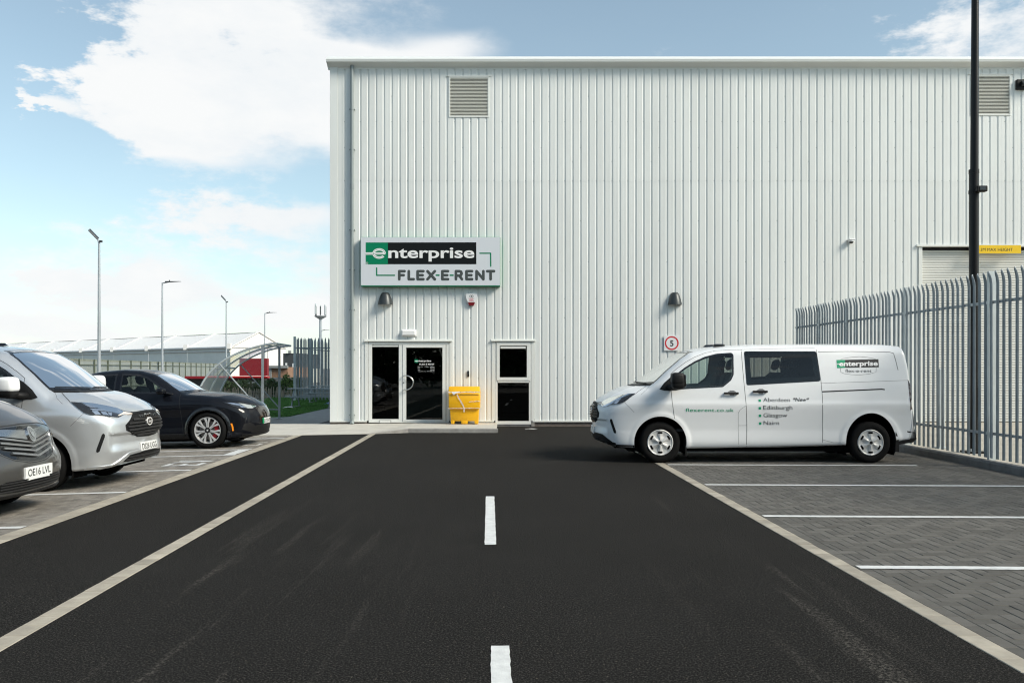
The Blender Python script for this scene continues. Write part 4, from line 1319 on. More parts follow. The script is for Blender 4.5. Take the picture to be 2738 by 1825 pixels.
# ---- paint
def car_paint(name, col, metal=0.0, rough=.35, coat=1.0, fl=0.0):
    ma = mat(name, col, rough, metal, .5, coat, .03)
    if fl:
        nt = ma.node_tree; b = nt.nodes['Principled BSDF']; N, L = nt.nodes.new, nt.links.new
        t = N('ShaderNodeTexCoord'); n = N('ShaderNodeTexNoise'); n.inputs['Scale'].default_value = 900; L(t.outputs['Object'], n.inputs['Vector'])
        r = N('ShaderNodeMapRange'); r.inputs['To Min'].default_value = rough - fl; r.inputs['To Max'].default_value = rough + fl
        L(n.outputs[0], r.inputs['Value']); L(r.outputs[0], b.inputs['Roughness'])
    return ma
M['van_white'] = car_paint('van_white_paint', (.76, .775, .785), 0, .5, .6)
M['van_silver'] = car_paint('van_silver_paint', (.62, .64, .655), .6, .30, 1.0, .05)
M['van_grey'] = car_paint('van_grey_paint', (.10, .098, .094), .5, .32, 1.0, .06)
M['car_black'] = car_paint('car_black_paint', (.0022, .003, .006), 0, .6, .5)
M['car_black'].node_tree.nodes['Principled BSDF'].inputs['Specular IOR Level'].default_value = .1
M['car_glass'] = glass('car_glass', (.66, .74, .71), 1.45)
M['car_glass_dark'] = glass('privacy_glass', (.42, .44, .42), 1.48)
M['screen_glass'] = glass('windscreen_glass', (.55, .66, .68), 1.46)
M['frit'] = mat('glass_border', (.008, .008, .009), .12, coat=.3)
M['trim'] = mat('black_trim', (.009, .009, .0095), .55, spec=.25, bump=.15, bscale=300)
M['liner'] = mat('wheel_well', (.004, .004, .004), .95, spec=.05)
M['tyre'] = mat('tyre_rubber', (.006, .006, .0062), .8, spec=.15, noise=.2, nscale=12)
M['rim_silver'] = mat('wheel_silver', (.58, .58, .57), .42, metal=.15)
M['rim_dark'] = mat('wheel_dark', (.012, .012, .013), .4)
M['rim_face'] = mat('machined_face', (.74, .74, .74), .35, metal=.5)
M['caliper'] = mat('red_caliper', (.42, .012, .02), .4)
M['disc'] = mat('brake_disc', (.20, .19, .18), .4, metal=.8)
M['seat'] = mat('seat_cloth', (.035, .036, .038), .85)
M['cabin'] = mat('cabin_trim', (.045, .046, .048), .8)
M['cabin_light'] = mat('cabin_lining', (.30, .30, .29), .85)
M['lens'] = glass('clear_lens', (.96, .97, .98), 1.2)
M['lamp_in'] = mat('headlamp_inside', (.018, .02, .024), .3)
M['lamp_ref'] = mat('headlamp_reflector', (.78, .80, .84), .15, metal=.9)
M['tail'] = mat('tail_lamp', (.035, .008, .009), .1, coat=1)
M['amber'] = mat('amber_marker', (.85, .26, .01), .3)
M['indicator'] = mat('side_indicator', (.70, .62, .55), .25)
M['plate_white'] = mat('plate_white', (.76, .77, .76), .35)
M['plate_green'] = mat('plate_green', (.0, .28, .10), .35)
M['grille_grey'] = mat('grille_plastic', (.012, .012, .0125), .6, spec=.15)
M['gap'] = mat('panel_gap', (.012, .013, .015), .8)
M['soft_grey'] = mat('soft_panel_grey', (.16, .165, .175), .6)  # for fine gaps, logo outlines, and shade painted along creases

# ---- wheels: axis along local y, outer face towards -y
def ymat(x, y, z): return Matrix.Translation((x, y, z)) @ Matrix.Rotation(R(90), 4, 'X')     # lathe h runs towards -y
def tyre_mb(r, w, rim):
    mb = MB(); h = w / 2
    prof = [(rim - .012, -h * .86), (rim + .008, -h * .93), (rim + .03, -h * .99), ((rim + r) / 2, -h * 1.04), (r - .028, -h * .95), (r - .010, -h * .80), (r, -h * .6), (r + .001, -h * .3)]
    # tread grooves
    for g in (-.35, 0.0, .35): prof += [(r, g * h - .008), (r - .008, g * h - .006), (r - .008, g * h + .006), (r, g * h + .008)]
    prof += [(r + .001, h * .55), (r, h * .6), (r - .010, h * .80), (r - .028, h * .95), ((rim + r) / 2, h * 1.04), (rim + .03, h * .99), (rim + .008, h * .93), (rim - .012, h * .86)]
    return mb.lathe(prof, 56, ymat(0, 0, 0))
def polar_disc(fn, r0, r1, n=144, m=22, cut=None):
    """disc in x-z with relief fn(r, a) towards -y; cut(r, a) leaves openings"""
    vs = []; keep = []
    for i in range(m + 1):
        r_ = r0 + (r1 - r0) * i / m
        for j in range(n):
            a = 2 * math.pi * j / n
            vs.append((r_ * math.cos(a), -fn(r_, a), r_ * math.sin(a)))
    fs = []
    for i in range(m):
        rm_ = r0 + (r1 - r0) * (i + .5) / m
        for j in range(n):
            if cut and cut(rm_, 2 * math.pi * (j + .5) / n): continue
            fs.append((i * n + j, i * n + (j + 1) % n, (i + 1) * n + (j + 1) % n, (i + 1) * n + j))
    return clean(MB().add(vs, fs))
def solid(mb, t=.008):
    """gives a disc thickness inwards"""
    me = mb.mesh('s', fix=False); bm = bmesh.new(); bm.from_mesh(me)
    r = bmesh.ops.solidify(bm, geom=bm.faces[:], thickness=t)
    bm.verts.index_update()
    q = MB(); q.v = [tuple(v.co) for v in bm.verts]; q.f = [tuple(v.index for v in f.verts) for f in bm.faces]
    bm.free(); bpy.data.meshes.remove(me); return q
def am(a, k, ph=0.0):
    """angle to the nearest of k spokes"""
    s_ = 2 * math.pi / k
    return (a - ph + s_ / 2) % s_ - s_ / 2
def build_van_wheel(r=.343, w=.215):
    """steel wheel with a six-hole cover"""
    out = {}
    out['tyre'] = [(tyre_mb(r, w, .212), M['tyre'])]
    def relief(q, a):
        d = abs(am(a, 6, R(30)))                              # spokes between the holes
        base = .092 + .018 * (1 - (q / .21) ** 2)
        sp = .012 * max(0, 1 - d / .34) * (1 if q > .07 else q / .07)
        lip = .010 * max(0, 1 - abs(q - .205) / .012)
        dish = -.014 * math.exp(-((q - .12) / .05) ** 2) * (1 if d > .25 else .4)
        return base + sp + lip + dish
    def cut(q, a):
        d = abs(am(a, 6, R(90)))
        return .145 < q < .180 and d * q < .040 - .010 * (q < .157)
    out['wheel_cover'] = [(solid(polar_disc(relief, .0305, .213, cut=cut), .006), M['rim_silver'])]
    star = MB(); vs = []
    pts = []
    for k in range(24):
        a = 2 * math.pi * k / 24
        rr = .062 if abs(am(a, 6, R(30))) < .2 else .043
        pts.append((rr * math.cos(a), rr * math.sin(a)))
    star.prism(pts, -.095, -.128, lambda a, b, h: (a, h, b))
    out['hub'] = [(star, M['rim_silver']), (MB().lathe([(.0, .136), (.024, .134), (.028, .125)], 20, ymat(0, 0, 0)), M['grille_grey'])]
    out['inner_rim'] = [(MB().lathe([(.215, .09), (.205, .05), (.19, .0), (.10, .02), (.0, .02)], 40, ymat(0, 0, 0)), M['rim_dark'])]
    return out
def build_spoke_wheel(r, w, rim, kind):
    out = {'tyre': [(tyre_mb(r, w, rim), M['tyre'])]}
    fw_ = w / 2 - .012
    def cutd(q, a): return False
    n = 7 if kind == 'alloy5' else 7
    sp = MB(); face = MB()
    k = 5
    if kind == 'sport':
        # wide flaring spoke ends in pairs with dark channels
        for i in range(7):
            a0 = R(90) + 2 * math.pi * i / 7
            for sgn in (-1, 1):
                pl = []
                inner, outer = .055, rim - .012
                w0, w1 = .010, .062
                pts = [(inner, sgn * .003), (inner, sgn * .018), (rim * .55, sgn * .024), (outer - .015, sgn * w1), (outer, sgn * (w1 + .006)), (outer, sgn * .022), (rim * .62, sgn * .005)]
                pts = [(q * math.cos(a0) - t * math.sin(a0), q * math.sin(a0) + t * math.cos(a0)) for q, t in pts]
                sp.prism(pts, -fw_ + .03, -fw_ - .002, lambda a, b, h: (a, h, b))
        out['spokes'] = [(sp, M['rim_face'])]
    else:
        for i in range(5):
            a0 = R(90) + 2 * math.pi * i / 5
            pts = [(.05, -.03), (rim * .6, -.026), (rim - .01, -.045), (rim - .01, .045), (rim * .6, .026), (.05, .03)]
            pts = [(q * math.cos(a0) - t * math.sin(a0), q * math.sin(a0) + t * math.cos(a0)) for q, t in pts]
            sp.prism(pts, -fw_ + .03, -fw_ - .002, lambda a, b, h: (a, h, b))
        out['spokes'] = [(sp, M['rim_silver'])]
    out['rim'] = [(MB().lathe([(rim + .006, fw_ + .004), (rim - .006, fw_ + .004), (rim - .014, fw_ - .012), (rim - .03, fw_ - .10)], 56, ymat(0, 0, 0)), M['rim_face'] if kind == 'sport' else M['rim_silver']),
                  (MB().lathe([(rim - .028, fw_ - .10), (rim * .6, fw_ - .10), (.0, fw_ - .10)], 40, ymat(0, 0, 0)), M['rim_dark'])]
    out['brake_disc'] = [(MB().lathe([(rim * .72, fw_ - .07), (.07, fw_ - .07), (.06, fw_ - .05)], 40, ymat(0, 0, 0)), M['disc'])]
    out['hub'] = [(MB().lathe([(.0, fw_ + .004), (.03, fw_ + .004), (.034, fw_ - .004), (.062, fw_ - .006), (.066, fw_ - .03)], 28, ymat(0, 0, 0)), M['rim_dark']),
                  (MB().lathe([(.0, fw_ + .006), (.018, fw_ + .006)], 16, ymat(0, 0, 0)), M['rim_face'])]
    if kind == 'sport':
        cal = MB()
        for a1, a2 in ((R(-5), R(48)), (R(-62), R(-20))):
            pl = [(q * math.cos(a), q * math.sin(a)) for q, a in [(rim * .52, a1 + (a2 - a1) * t / 6) for t in range(7)] + [(rim * .80, a2 + (a1 - a2) * t / 6) for t in range(7)]]
            cal.prism(pl, -fw_ + .085, -fw_ + .04, lambda a, b, h: (a, h, b))
        out['caliper'] = [(cal, M['caliper'])]
    return out
def join_mb(lst, name):
    """several pieces with their own materials in one mesh"""
    me = bpy.data.meshes.new(name)
    V = []; F = []; mi = []
    ms = []
    for mb, m_ in lst:
        if m_ not in ms: ms.append(m_)
        b = len(V); V += mb.v; F += [tuple(i + b for i in f) for f in mb.f]; mi += [ms.index(m_)] * len(mb.f)
    me.from_pydata(V, [], F)
    for m_ in ms: me.materials.append(m_)
    bm = bmesh.new(); bm.from_mesh(me); bmesh.ops.recalc_face_normals(bm, faces=bm.faces); bm.to_mesh(me); bm.free()
    me.polygons.foreach_set('material_index', mi)
    shade(me, 35)
    return me
def wheel_meshes(parts): return {k: join_mb(v, k) for k, v in parts.items()}
def fit_wheels(root, meshes, spots, tilt=0.0):
    for (x, y, z, right) in spots:
        w_ = empty('wheel', (x, y, z), local=True)
        w_.parent = root
        w_.rotation_euler = (0, tilt, math.pi if right else 0)
        for nm, me in meshes.items():
            if nm == 'tyre': continue
            o = bpy.data.objects.new(nm, me); COL.objects.link(o); o.parent = w_
        o = bpy.data.objects.new('tyre', meshes['tyre']); COL.objects.link(o); o.parent = w_
def put(root, name, mb, m_, smooth=40, both=False, parent=None):
    """a part in the vehicle's own coordinates (and its mirror image)"""
    os_ = []
    for k, b in enumerate([mb] + ([flip(mb)] if both else [])):
        me = b.mesh(name, m_, smooth, fix=False)
        o = bpy.data.objects.new(name, me); COL.objects.link(o)
        o.parent = (parent[k] if isinstance(parent, list) else parent) or root
        os_.append(o)
    return os_
def seat_mb(x, y, zb=.78, w=.5):
    mb = MB()
    mb.box((x, y, zb), (.52, w, .16), 0, .06)
    b = MB().box((0, 0, .33), (.15, w, .66), 0, .06)
    h = MB().box((0, 0, .80), (.10, w * .55, .20), 0, .05)
    for q in (b, h):
        mb.add([(x + .27 + v[0] + v[2] * .25, y + v[1], zb + v[2] * .97) for v in q.v], q.f)
    return mb
# ------------------------------------------------------------------ the two vans of one make
def sstep(t):
    t = np.clip(t, 0, 1); return t * t * (3 - 2 * t)
VAN = dict(L=5.42, hw=.99, nose_z=.68, tail_z=1.0, bow=.22, screen=(.75, 1.75), lip=.09, flare=.014, k_roof=.13, k_front=.085,
    front_extra=lambda x, y, z: .030 * sstep((.715 - z) / .025) * sstep((z - .45) / .14) * sstep((.80 - y) / .06) * sstep((.35 - x) / .1),
    top_extra=lambda x, y: (.014 * np.exp(-((y - .50) / .07) ** 2) - .010 * np.exp(-(y / .30) ** 4)) * sstep((x - .10) / .2) * sstep((.80 - x) / .12),
    top=[(-.05, .93), (0, .955), (.07, 1.0), (.2, 1.087), (.336, 1.162), (.496, 1.234), (.683, 1.283), (.75, 1.296), (.95, 1.442), (1.137, 1.585), (1.404, 1.768), (1.59, 1.868), (1.83, 1.922), (2.2, 1.965), (2.74, 1.99), (3.8, 1.998), (4.9, 1.995), (5.42, 1.95)],
    bottom=[(0, .36), (.1, .32), (.35, .262), (1, .235), (3, .262), (4.2, .295), (5.0, .36), (5.42, .40)],
    front=[(.2, .13), (.3, .06), (.4, .03), (.5, .008), (.7, 0), (.88, .006), (.96, .025), (1.02, .07), (1.2, .28)],
    rear=[(.3, 5.32), (.42, 5.37), (.55, 5.37), (.72, 5.34), (.86, 5.295), (1.38, 5.268), (1.656, 5.245), (1.88, 5.215), (2.1, 5.17)],
    section=[(.15, .88), (.25, .935), (.34, .962), (.42, .962), (.55, .955), (.70, .966), (.90, .985), (.985, .988), (1.03, .972), (1.2, .948), (1.3, .933), (1.6, .868), (1.8, .818), (1.95, .772), (2.1, .72)],
    plan=[(0, -.10), (.5, -.02), (1.1, 0), (4, 0), (5.42, -.04)],
    crown=lambda x: .09 + 0 * x, gy=lambda y: .25 * y ** 2 + .43 * y ** 10, gslope=lambda y: .5 * y + 4.3 * y ** 9,
    arches=[(1.061, .343, .43), (4.552, .343, .45)])
van = Body(VAN)
WHITE_M = Matrix.Translation((1.396, 15.02, 0))
def bay_matrix(xn, yc, slope=SL):
    """nose towards the road, on the falling left-hand bays"""
    return Matrix.Translation((xn, yc, left_z(xn, yc))) @ Matrix.Rotation(-slope, 4, 'Y') @ Matrix.Rotation(math.pi, 4, 'Z')
SILVER_M = bay_matrix(-5.07, 11.95)
wcam = van.cam(WHITE_M.inverted()); scam = van.cam(SILVER_M.inverted())
W1 = lambda p: (1550 + p[0] / 2.4768, 890 + p[1] / 2.4768)
S1 = lambda p: (p[0] / 5.227, 900 + p[1] / 5.227)
S2 = lambda p: (p[0] / 5.227, 1100 + p[1] / 5.227)
def inset(p, d):
    """moves a polygon's edges inwards by d (outwards when negative)"""
    p = [Vector(q) for q in p]; n = len(p)
    ar = sum(p[i].x * p[(i + 1) % n].y - p[(i + 1) % n].x * p[i].y for i in range(n))
    sg = 1 if ar > 0 else -1
    o = []
    for i in range(n):
        a, b, c = p[i - 1], p[i], p[(i + 1) % n]
        e1, e2 = (b - a).normalized(), (c - b).normalized()
        n1, n2 = Vector((-e1.y, e1.x)) * sg, Vector((-e2.y, e2.x)) * sg
        m_ = n1 + n2
        k = d / max(.35, 1 + n1.dot(n2))
        o.append(tuple(b + m_ * k))
    return o
def map_poly(poly, conv): return [conv(p) for p in poly]
def local_side(poly, caster):
    return [(h[0].x, h[0].z) for h in (caster(*p) for p in poly) if h]

vparts = {}          # geometry shared by the two vans, in van coordinates
# side windows, from the near side of the white van
fw_px = map_poly([(646, 266), (700, 224), (760, 187), (830, 156), (905, 137), (1004, 130), (1018, 142), (1020, 275), (1003, 313), (950, 357), (720, 369), (655, 374)], W1)
qw_px = map_poly(corner_round([(1087, 121), (1566, 121), (1595, 319), (1105, 346)], 14), W1)
fw = local_side(fw_px, wcam); qw = local_side(qw_px, wcam)
fw = corner_round(fw, .02)
sideL = van.side(-1)
fw_in, qw_in = inset(fw, .030), inset(qw, .012)
holes = [('side', inset(fw, .018)), ('side', inset(qw, .03))]
# windscreen, square to the front
scr = [(-.80, 1.315), (-.5, 1.300), (0, 1.296), (.5, 1.300), (.80, 1.315), (.775, 1.45), (.725, 1.66), (.665, 1.80), (.60, 1.855), (.3, 1.872), (0, 1.876), (-.3, 1.872), (-.60, 1.855), (-.665, 1.80), (-.725, 1.66), (-.775, 1.45)]
scr_in = inset(scr, .035)
holes.append(('front', inset(scr, .022)))
ARCH = [(1.061, .343, .432, .435), (4.552, .343, .42, .49)]
van_shell = {}
def half_liner(xw, zw, rx, rz, y0=.50, y1=.93):
    mb = MB(); n = 22; vs = []
    for k in range(n + 1):
        a = R(-25) + R(230) * k / n
        for y in (y0, y1): vs.append((xw + math.cos(a) * (rx + .012), -y, zw + math.sin(a) * (rz + .012)))
    mb.add(vs, [(2 * k, 2 * k + 1, 2 * k + 3, 2 * k + 2) for k in range(n)])
    mb.add([vs[2 * k] for k in range(n + 1)], [tuple(range(n + 1))])
    return mb
VP = []       # (name, mb, material key, both sides, sub-parts)
def vp(name, mb, key, both=False, smooth=40): VP.append((name, clean(mb), key, both, smooth))
vp('window_frame', patch(fw, sideL, .003, .03, .012, hole=fw_in), 'frit', True)
vp('front_side_window', patch(inset(fw, .024), sideL, .0005, .05, 0), 'car_glass', True)
vp('window_frame', patch(qw, sideL, .003, .03, .012, hole=inset(qw, .085)), 'frit_q', True)
vp('rear_side_window', patch(inset(qw, .012), sideL, .0055, .05, 0), 'car_glass_dark', True)
frontc = van.front()
vp('screen_border', patch(scr, frontc, .003, .03, .012, hole=scr_in), 'frit')
vp('windscreen', patch(inset(scr, .028), frontc, .0008, .04, 0), 'screen_glass')
# wipers
for a, b in (((-.62, 1.315), (.02, 1.325)), ((.10, 1.318), (.70, 1.345))):
    vp('wiper', seam([a, b], frontc, .022, .016), 'black_plastic')
vp('wiper_scuttle', patch([(-.78, 1.282), (-.4, 1.268), (0, 1.266), (.4, 1.268), (.78, 1.282), (.79, 1.312), (.4, 1.298), (0, 1.294), (-.4, 1.298), (-.79, 1.312)], frontc, .002, .04, .005), 'trim')
# headlights, from the near side of the silver van
hl = map_poly([(985, 918), (1100, 922), (1300, 940), (1500, 975), (1640, 1005), (1720, 1055), (1838, 1078), (1720, 1100), (1650, 1136), (1560, 1128), (1450, 1110), (1250, 1090), (1170, 1066), (1060, 985)], S1)
vp('headlight', patch(hl, scam, .003, 5, .02), 'lamp_in', True)
vp('headlight_lens', patch(hl, scam, .016, 5, .012), 'lens', True)
for pl in ([(1160, 945), (1240, 950), (1350, 1000), (1260, 990)], [(1280, 1040), (1360, 1035), (1410, 1090), (1330, 1085)], [(1400, 1045), (1470, 1050), (1530, 1100), (1440, 1092)], [(1500, 1058), (1560, 1062), (1560, 1108), (1535, 1100)],
           [(1250, 1005), (1450, 1015), (1640, 1040), (1600, 1055), (1450, 1040), (1290, 1030)]):
    vp('lamp_reflector', patch(map_poly(pl, S1), scam, .008, 4, .004), 'lamp_ref', True)
vp('light_strip', patch(map_poly([(1720, 1058), (1838, 1080), (1838, 1088), (1715, 1092), (1650, 1115), (1640, 1105), (1690, 1080)], S1), scam, .019, 4, .004), 'indicator', True)
# grille
gp = [(-.36, .962), (0, .972), (.36, .962), (.385, .948), (.575, .82), (.565, .745), (.30, .642), (0, .628), (-.30, .642), (-.565, .745), (-.575, .82), (-.385, .948)]
vp('grille', patch(gp, frontc, .004, .03, .02), 'grille_grey')
vp('grille_bar', patch([(-.40, .952), (0, .964), (.40, .952), (.38, .975), (0, .988), (-.38, .975)], frontc, .012, .03, .012), 'trim')
for k, (z0, hw) in enumerate(((.885, .43), (.84, .52), (.795, .545), (.75, .53), (.705, .43), (.668, .33))):
    for s0, s1 in ((-hw, -.065), (.065, hw)) if k in (0, 1, 2) else ((-hw, hw),):
        vp('grille_slat', patch([(s0, z0 - .013), (s1, z0 - .013), (s1, z0 + .010), (s0, z0 + .010)], frontc, .022, .04, .02), 'grille_slat')
for k in range(9):
    y_ = -.24 + k * .06
    vp('grille_letter_block', patch([(y_ - .018, .908), (y_ + .018, .908), (y_ + .018, .938), (y_ - .018, .938)], frontc, .007, .02, .004), 'black_gloss')
circ = lambda r1, r2, zc, n=28: [(r1 * math.cos(2 * math.pi * k / n), zc + r2 * math.sin(2 * math.pi * k / n)) for k in range(n)]
vp('emblem', patch(circ(.088, .055, .838), frontc, .030, .03, .02), 'lettering_white')
vp('emblem_field', patch(circ(.075, .043, .838), frontc, .0315, .03, .001), 'black_gloss')
v, f = text_fit('Ford', -.052, .052, -.022, .05, .01, 1.0, .3)
vp('emblem_script', drape([(-a, .838 + b) for a, b in v], f, frontc, .034), 'lettering_white')
# bumper features
fog = map_poly([(1425, 318), (1445, 305), (1466, 320), (1466, 350), (1392, 555), (1365, 572), (1343, 560), (1350, 520)], S2)
vp('air_curtain', patch(fog, scam, .003, 4, .01), 'black_plastic', True)
sv = map_poly([(1450, 302), (1500, 298), (1680, 290), (1480, 345), (1466, 345)], S2)
vp('air_curtain_wing', patch(sv, scam, .0025, 5, .004), 'body_shade', True)
lg = [(-.60, .335), (-.50, .405), (-.20, .432), (.20, .432), (.50, .405), (.60, .335), (.45, .322), (0, .318), (-.45, .322)]
vp('lower_grille', patch(lg, frontc, .003, .03, .01), 'grille_grey')
for z0, hw in ((.352, .53), (.385, .50)):
    vp('grille_slat', patch([(-hw, z0 - .008), (hw, z0 - .008), (hw, z0 + .008), (-hw, z0 + .008)], frontc, .014, .04, .012), 'grille_slat')
# number plate stands a little proud
vp('number_plate', patch([(-.26, .447), (.26, .447), (.26, .558), (-.26, .558)], frontc, .018, .05, .012), 'plate_white')
# panel gaps
L1 = lambda pts: map_poly(pts, W1)
for pts in ([(603, 292), (603, 270), (640, 238), (700, 194), (760, 160), (830, 132), (900, 117), (1000, 111), (1072, 110)], [(606, 382), (612, 450), (622, 520), (628, 566)],
            [(1070, 112), (1078, 220), (1092, 370), (1103, 480), (1107, 620), (1105, 750)], [(1558, 88), (1566, 110), (1598, 320), (1608, 430), (1609, 600), (1607, 740)],
            [(712, 764), (900, 760), (1200, 752), (1600, 744), (1755, 740)]):
    vp('panel_gap', seam(L1(pts), wcam, .007, .0012, 6), 'gap', True)
for pts in ([(1100, 480), (1062, 508), (1050, 530), (1050, 640), (1054, 750)], [(1052, 612), (1106, 611)], [(1072, 110), (1300, 104), (1555, 99)], [(1595, 332), (1900, 322), (2190, 312)],  # the waistline run is a crease's shade painted as a grey strip
            [(405, 408), (440, 378), (462, 350)], [(1610, 706), (1680, 724), (1755, 724)]):
    vp('panel_gap', seam(L1(pts), wcam, .005, .0012, 6), 'soft_grey', True)
vp('door_rail', seam(L1([(1606, 388), (1800, 380), (2000, 371), (2020, 374)]), wcam, .020, .002, 6), 'trim', True)
vp('bonnet_gap', seam(map_poly([(845, 760), (905, 830), (980, 912), (1200, 922), (1500, 972), (1660, 1008), (1760, 1045), (1850, 1050), (1960, 1048)], S1), scam, .010, .0015, 6), 'gap', True)
vp('wing_gap', seam(map_poly([(1170, 1068), (1080, 1150), (985, 1248)], S1), scam, .005, .0012, 5), 'soft_grey', True)
# grey line painting the shade along the rear quarter's panel recess
for pts in ([(1578, 124), (1800, 122), (2050, 126), (2078, 134), (2092, 180), (2108, 245)],):
    vp('crease_shade', seam(L1(pts), wcam, .012, .0010, 6), 'soft_grey', True)
# door handles
for zx0, zx1, zy in ((952, 1054, 398), (1143, 1246, 387)):
    h0, h1 = wcam(*W1((zx0 + 8, zy))), wcam(*W1((zx1 - 8, zy)))
    a, b = h0[0], h1[0]; o_ = Vector((0, -.035, 0))
    vp('door_handle', MB().tube([a, a + o_, a.lerp(b, .5) + o_ * 1.15, b + o_, b], [.016, .018, .017, .018, .016], 10), 'trim', True)
    vp('handle_cup', patch(map_poly([(zx0 + 28, zy - 8), (zx0 + 45, zy - 18), (zx0 + 68, zy - 18), (zx0 + 84, zy - 8), (zx0 + 68, zy + 16), (zx0 + 45, zy + 16)], W1), wcam, .0012, 4, 0), 'soft_grey', True)
# tail lamp and rear bumper
tl = [(5.205, 1.38), (5.255, 1.27), (5.275, 1.08), (5.285, .93), (5.262, .885), (5.215, .88), (5.212, 1.1)]
vp('tail_lamp', patch(tl, sideL, .006, .03, .03), 'tail', True)
rb = MB()
prf = [(4.985, .30), (5.0, .365), (5.18, .47), (5.26, .535), (5.40, .515), (5.42, .40), (5.36, .345)]
rb.prism(prf, -.93, .93, lambda a, b, h: (a - .10 * abs(h / .93) ** 6 * (a > 5.2), h, b))
vp('rear_bumper', rb, 'trim', False, 30)
vp('rear_step', MB().bx(5.28, 5.40, -.7, .7, .535, .60, .01), 'body')
# sills, liners, flaps, underside
for (xw, zw, rx, rz) in ARCH: vp('wheel_well', half_liner(xw, zw, rx, rz), 'liner', True)
vp('underbody', MB().bx(.55, 4.95, -.86, .86, .19, .262).bx(.35, .62, -.6, .6, .22, .28), 'liner')
vp('mud_flap', MB().bx(1.475, 1.50, -.95, -.74, .11, .40, .004), 'trim', True)
vp('mud_flap', MB().add([(4.955, -.955, .19), (5.02, -.955, .19), (5.01, -.955, .42), (4.965, -.955, .52), (4.955, -.72, .19), (5.02, -.72, .19), (5.01, -.72, .42), (4.965, -.72, .52)], [(0, 1, 2, 3), (4, 7, 6, 5), (0, 4, 5, 1), (1, 5, 6, 2), (2, 6, 7, 3), (3, 7, 4, 0)]), 'trim', True)
# mirror
mbase = patch(L1([(528, 372), (560, 330), (605, 290), (650, 264), (668, 262), (680, 300), (690, 368), (640, 378), (560, 381)]), wcam, .006, 5, .012)
vp('mirror_base', mbase, 'trim', True)
def rbox(c, d, p=3.2, n=18, m_=12, fn=None):
    mb = MB(); vs = []
    sg = lambda v: math.copysign(abs(v) ** (2 / p), v)
    for i in range(m_ + 1):
        ph = -math.pi / 2 + math.pi * i / m_
        for j in range(n):
            t = 2 * math.pi * j / n
            q = Vector((sg(math.cos(ph)) * sg(math.cos(t)) * d[0] / 2, sg(math.cos(ph)) * sg(math.sin(t)) * d[1] / 2, sg(math.sin(ph)) * d[2] / 2))
            if fn: q = fn(q)
            vs.append(q + Vector(c))
    return mb.add(vs, [(i * n + j, i * n + (j + 1) % n, (i + 1) * n + (j + 1) % n, (i + 1) * n + j) for i in range(m_) for j in range(n)])
def mir_shape(q): return Vector((q.x * (1 - .5 * q.z) + .03 * (q.z < 0) * 0 - abs(q.y) * .15, q.y, q.z))
vp('mirror_housing', rbox((1.325, -1.15, 1.365), (.215, .225, .262), 4, 20, 14, mir_shape), 'mirror_low', True, True)
vp('mirror_cap', rbox((1.317, -1.152, 1.402), (.218, .240, .205), 4, 20, 14, mir_shape), 'mirror_cap', True, True)
vp('mirror_arm', MB().tube([(1.19, -.90, 1.245), (1.26, -1.0, 1.262), (1.36, -1.10, 1.262)], [.055, .046, .04], 10), 'trim', True, True)
vp('mirror_glass', MB().bx(1.424, 1.430, -1.245, -1.065, 1.27, 1.47, .004), 'chrome', True)
# roof details
vp('roof_antenna', MB().add([(1.98, .03, 1.945), (2.2, .03, 1.955), (2.2, -.03, 1.955), (1.98, -.03, 1.945), (2.02, .012, 1.985), (2.19, .015, 1.992), (2.19, -.015, 1.992), (2.02, -.012, 1.985)], [(0, 1, 5, 4), (1, 2, 6, 5), (2, 3, 7, 6), (3, 0, 4, 7), (4, 5, 6, 7)]), 'black_gloss')
# cabin
vp('dashboard', rbox((1.28, 0, 1.16), (.62, 1.66, .26), 5), 'cabin', False, True)
vp('dash_hood', rbox((1.33, -.42 * -1, 1.27), (.34, .50, .14), 4), 'cabin', False, True)
for y_ in (.45, -.12, -.5): vp('seat', seat_mb(1.95, y_, .86, .46 if y_ != -.12 else .36), 'seat', False, 30)
for y_ in (-.5, 0, .5): vp('seat', seat_mb(2.95, y_, .86, .48), 'seat', False, 30)
wm = MB(); 
wm.tube([(1.53 + .06 * math.sin(a), .42 + .19 * math.cos(a), 1.22 + .17 * math.sin(a)) for a in [2 * math.pi * k / 24 for k in range(25)]], .014, 8)
vp('steering_wheel', wm, 'cabin', False, True)
vp('cabin_floor', MB().bx(.9, 3.6, -.88, .88, .52, .56), 'cabin')
vp('bulkhead', MB().bx(3.82, 3.86, -.80, .80, .5, 1.85), 'cabin')

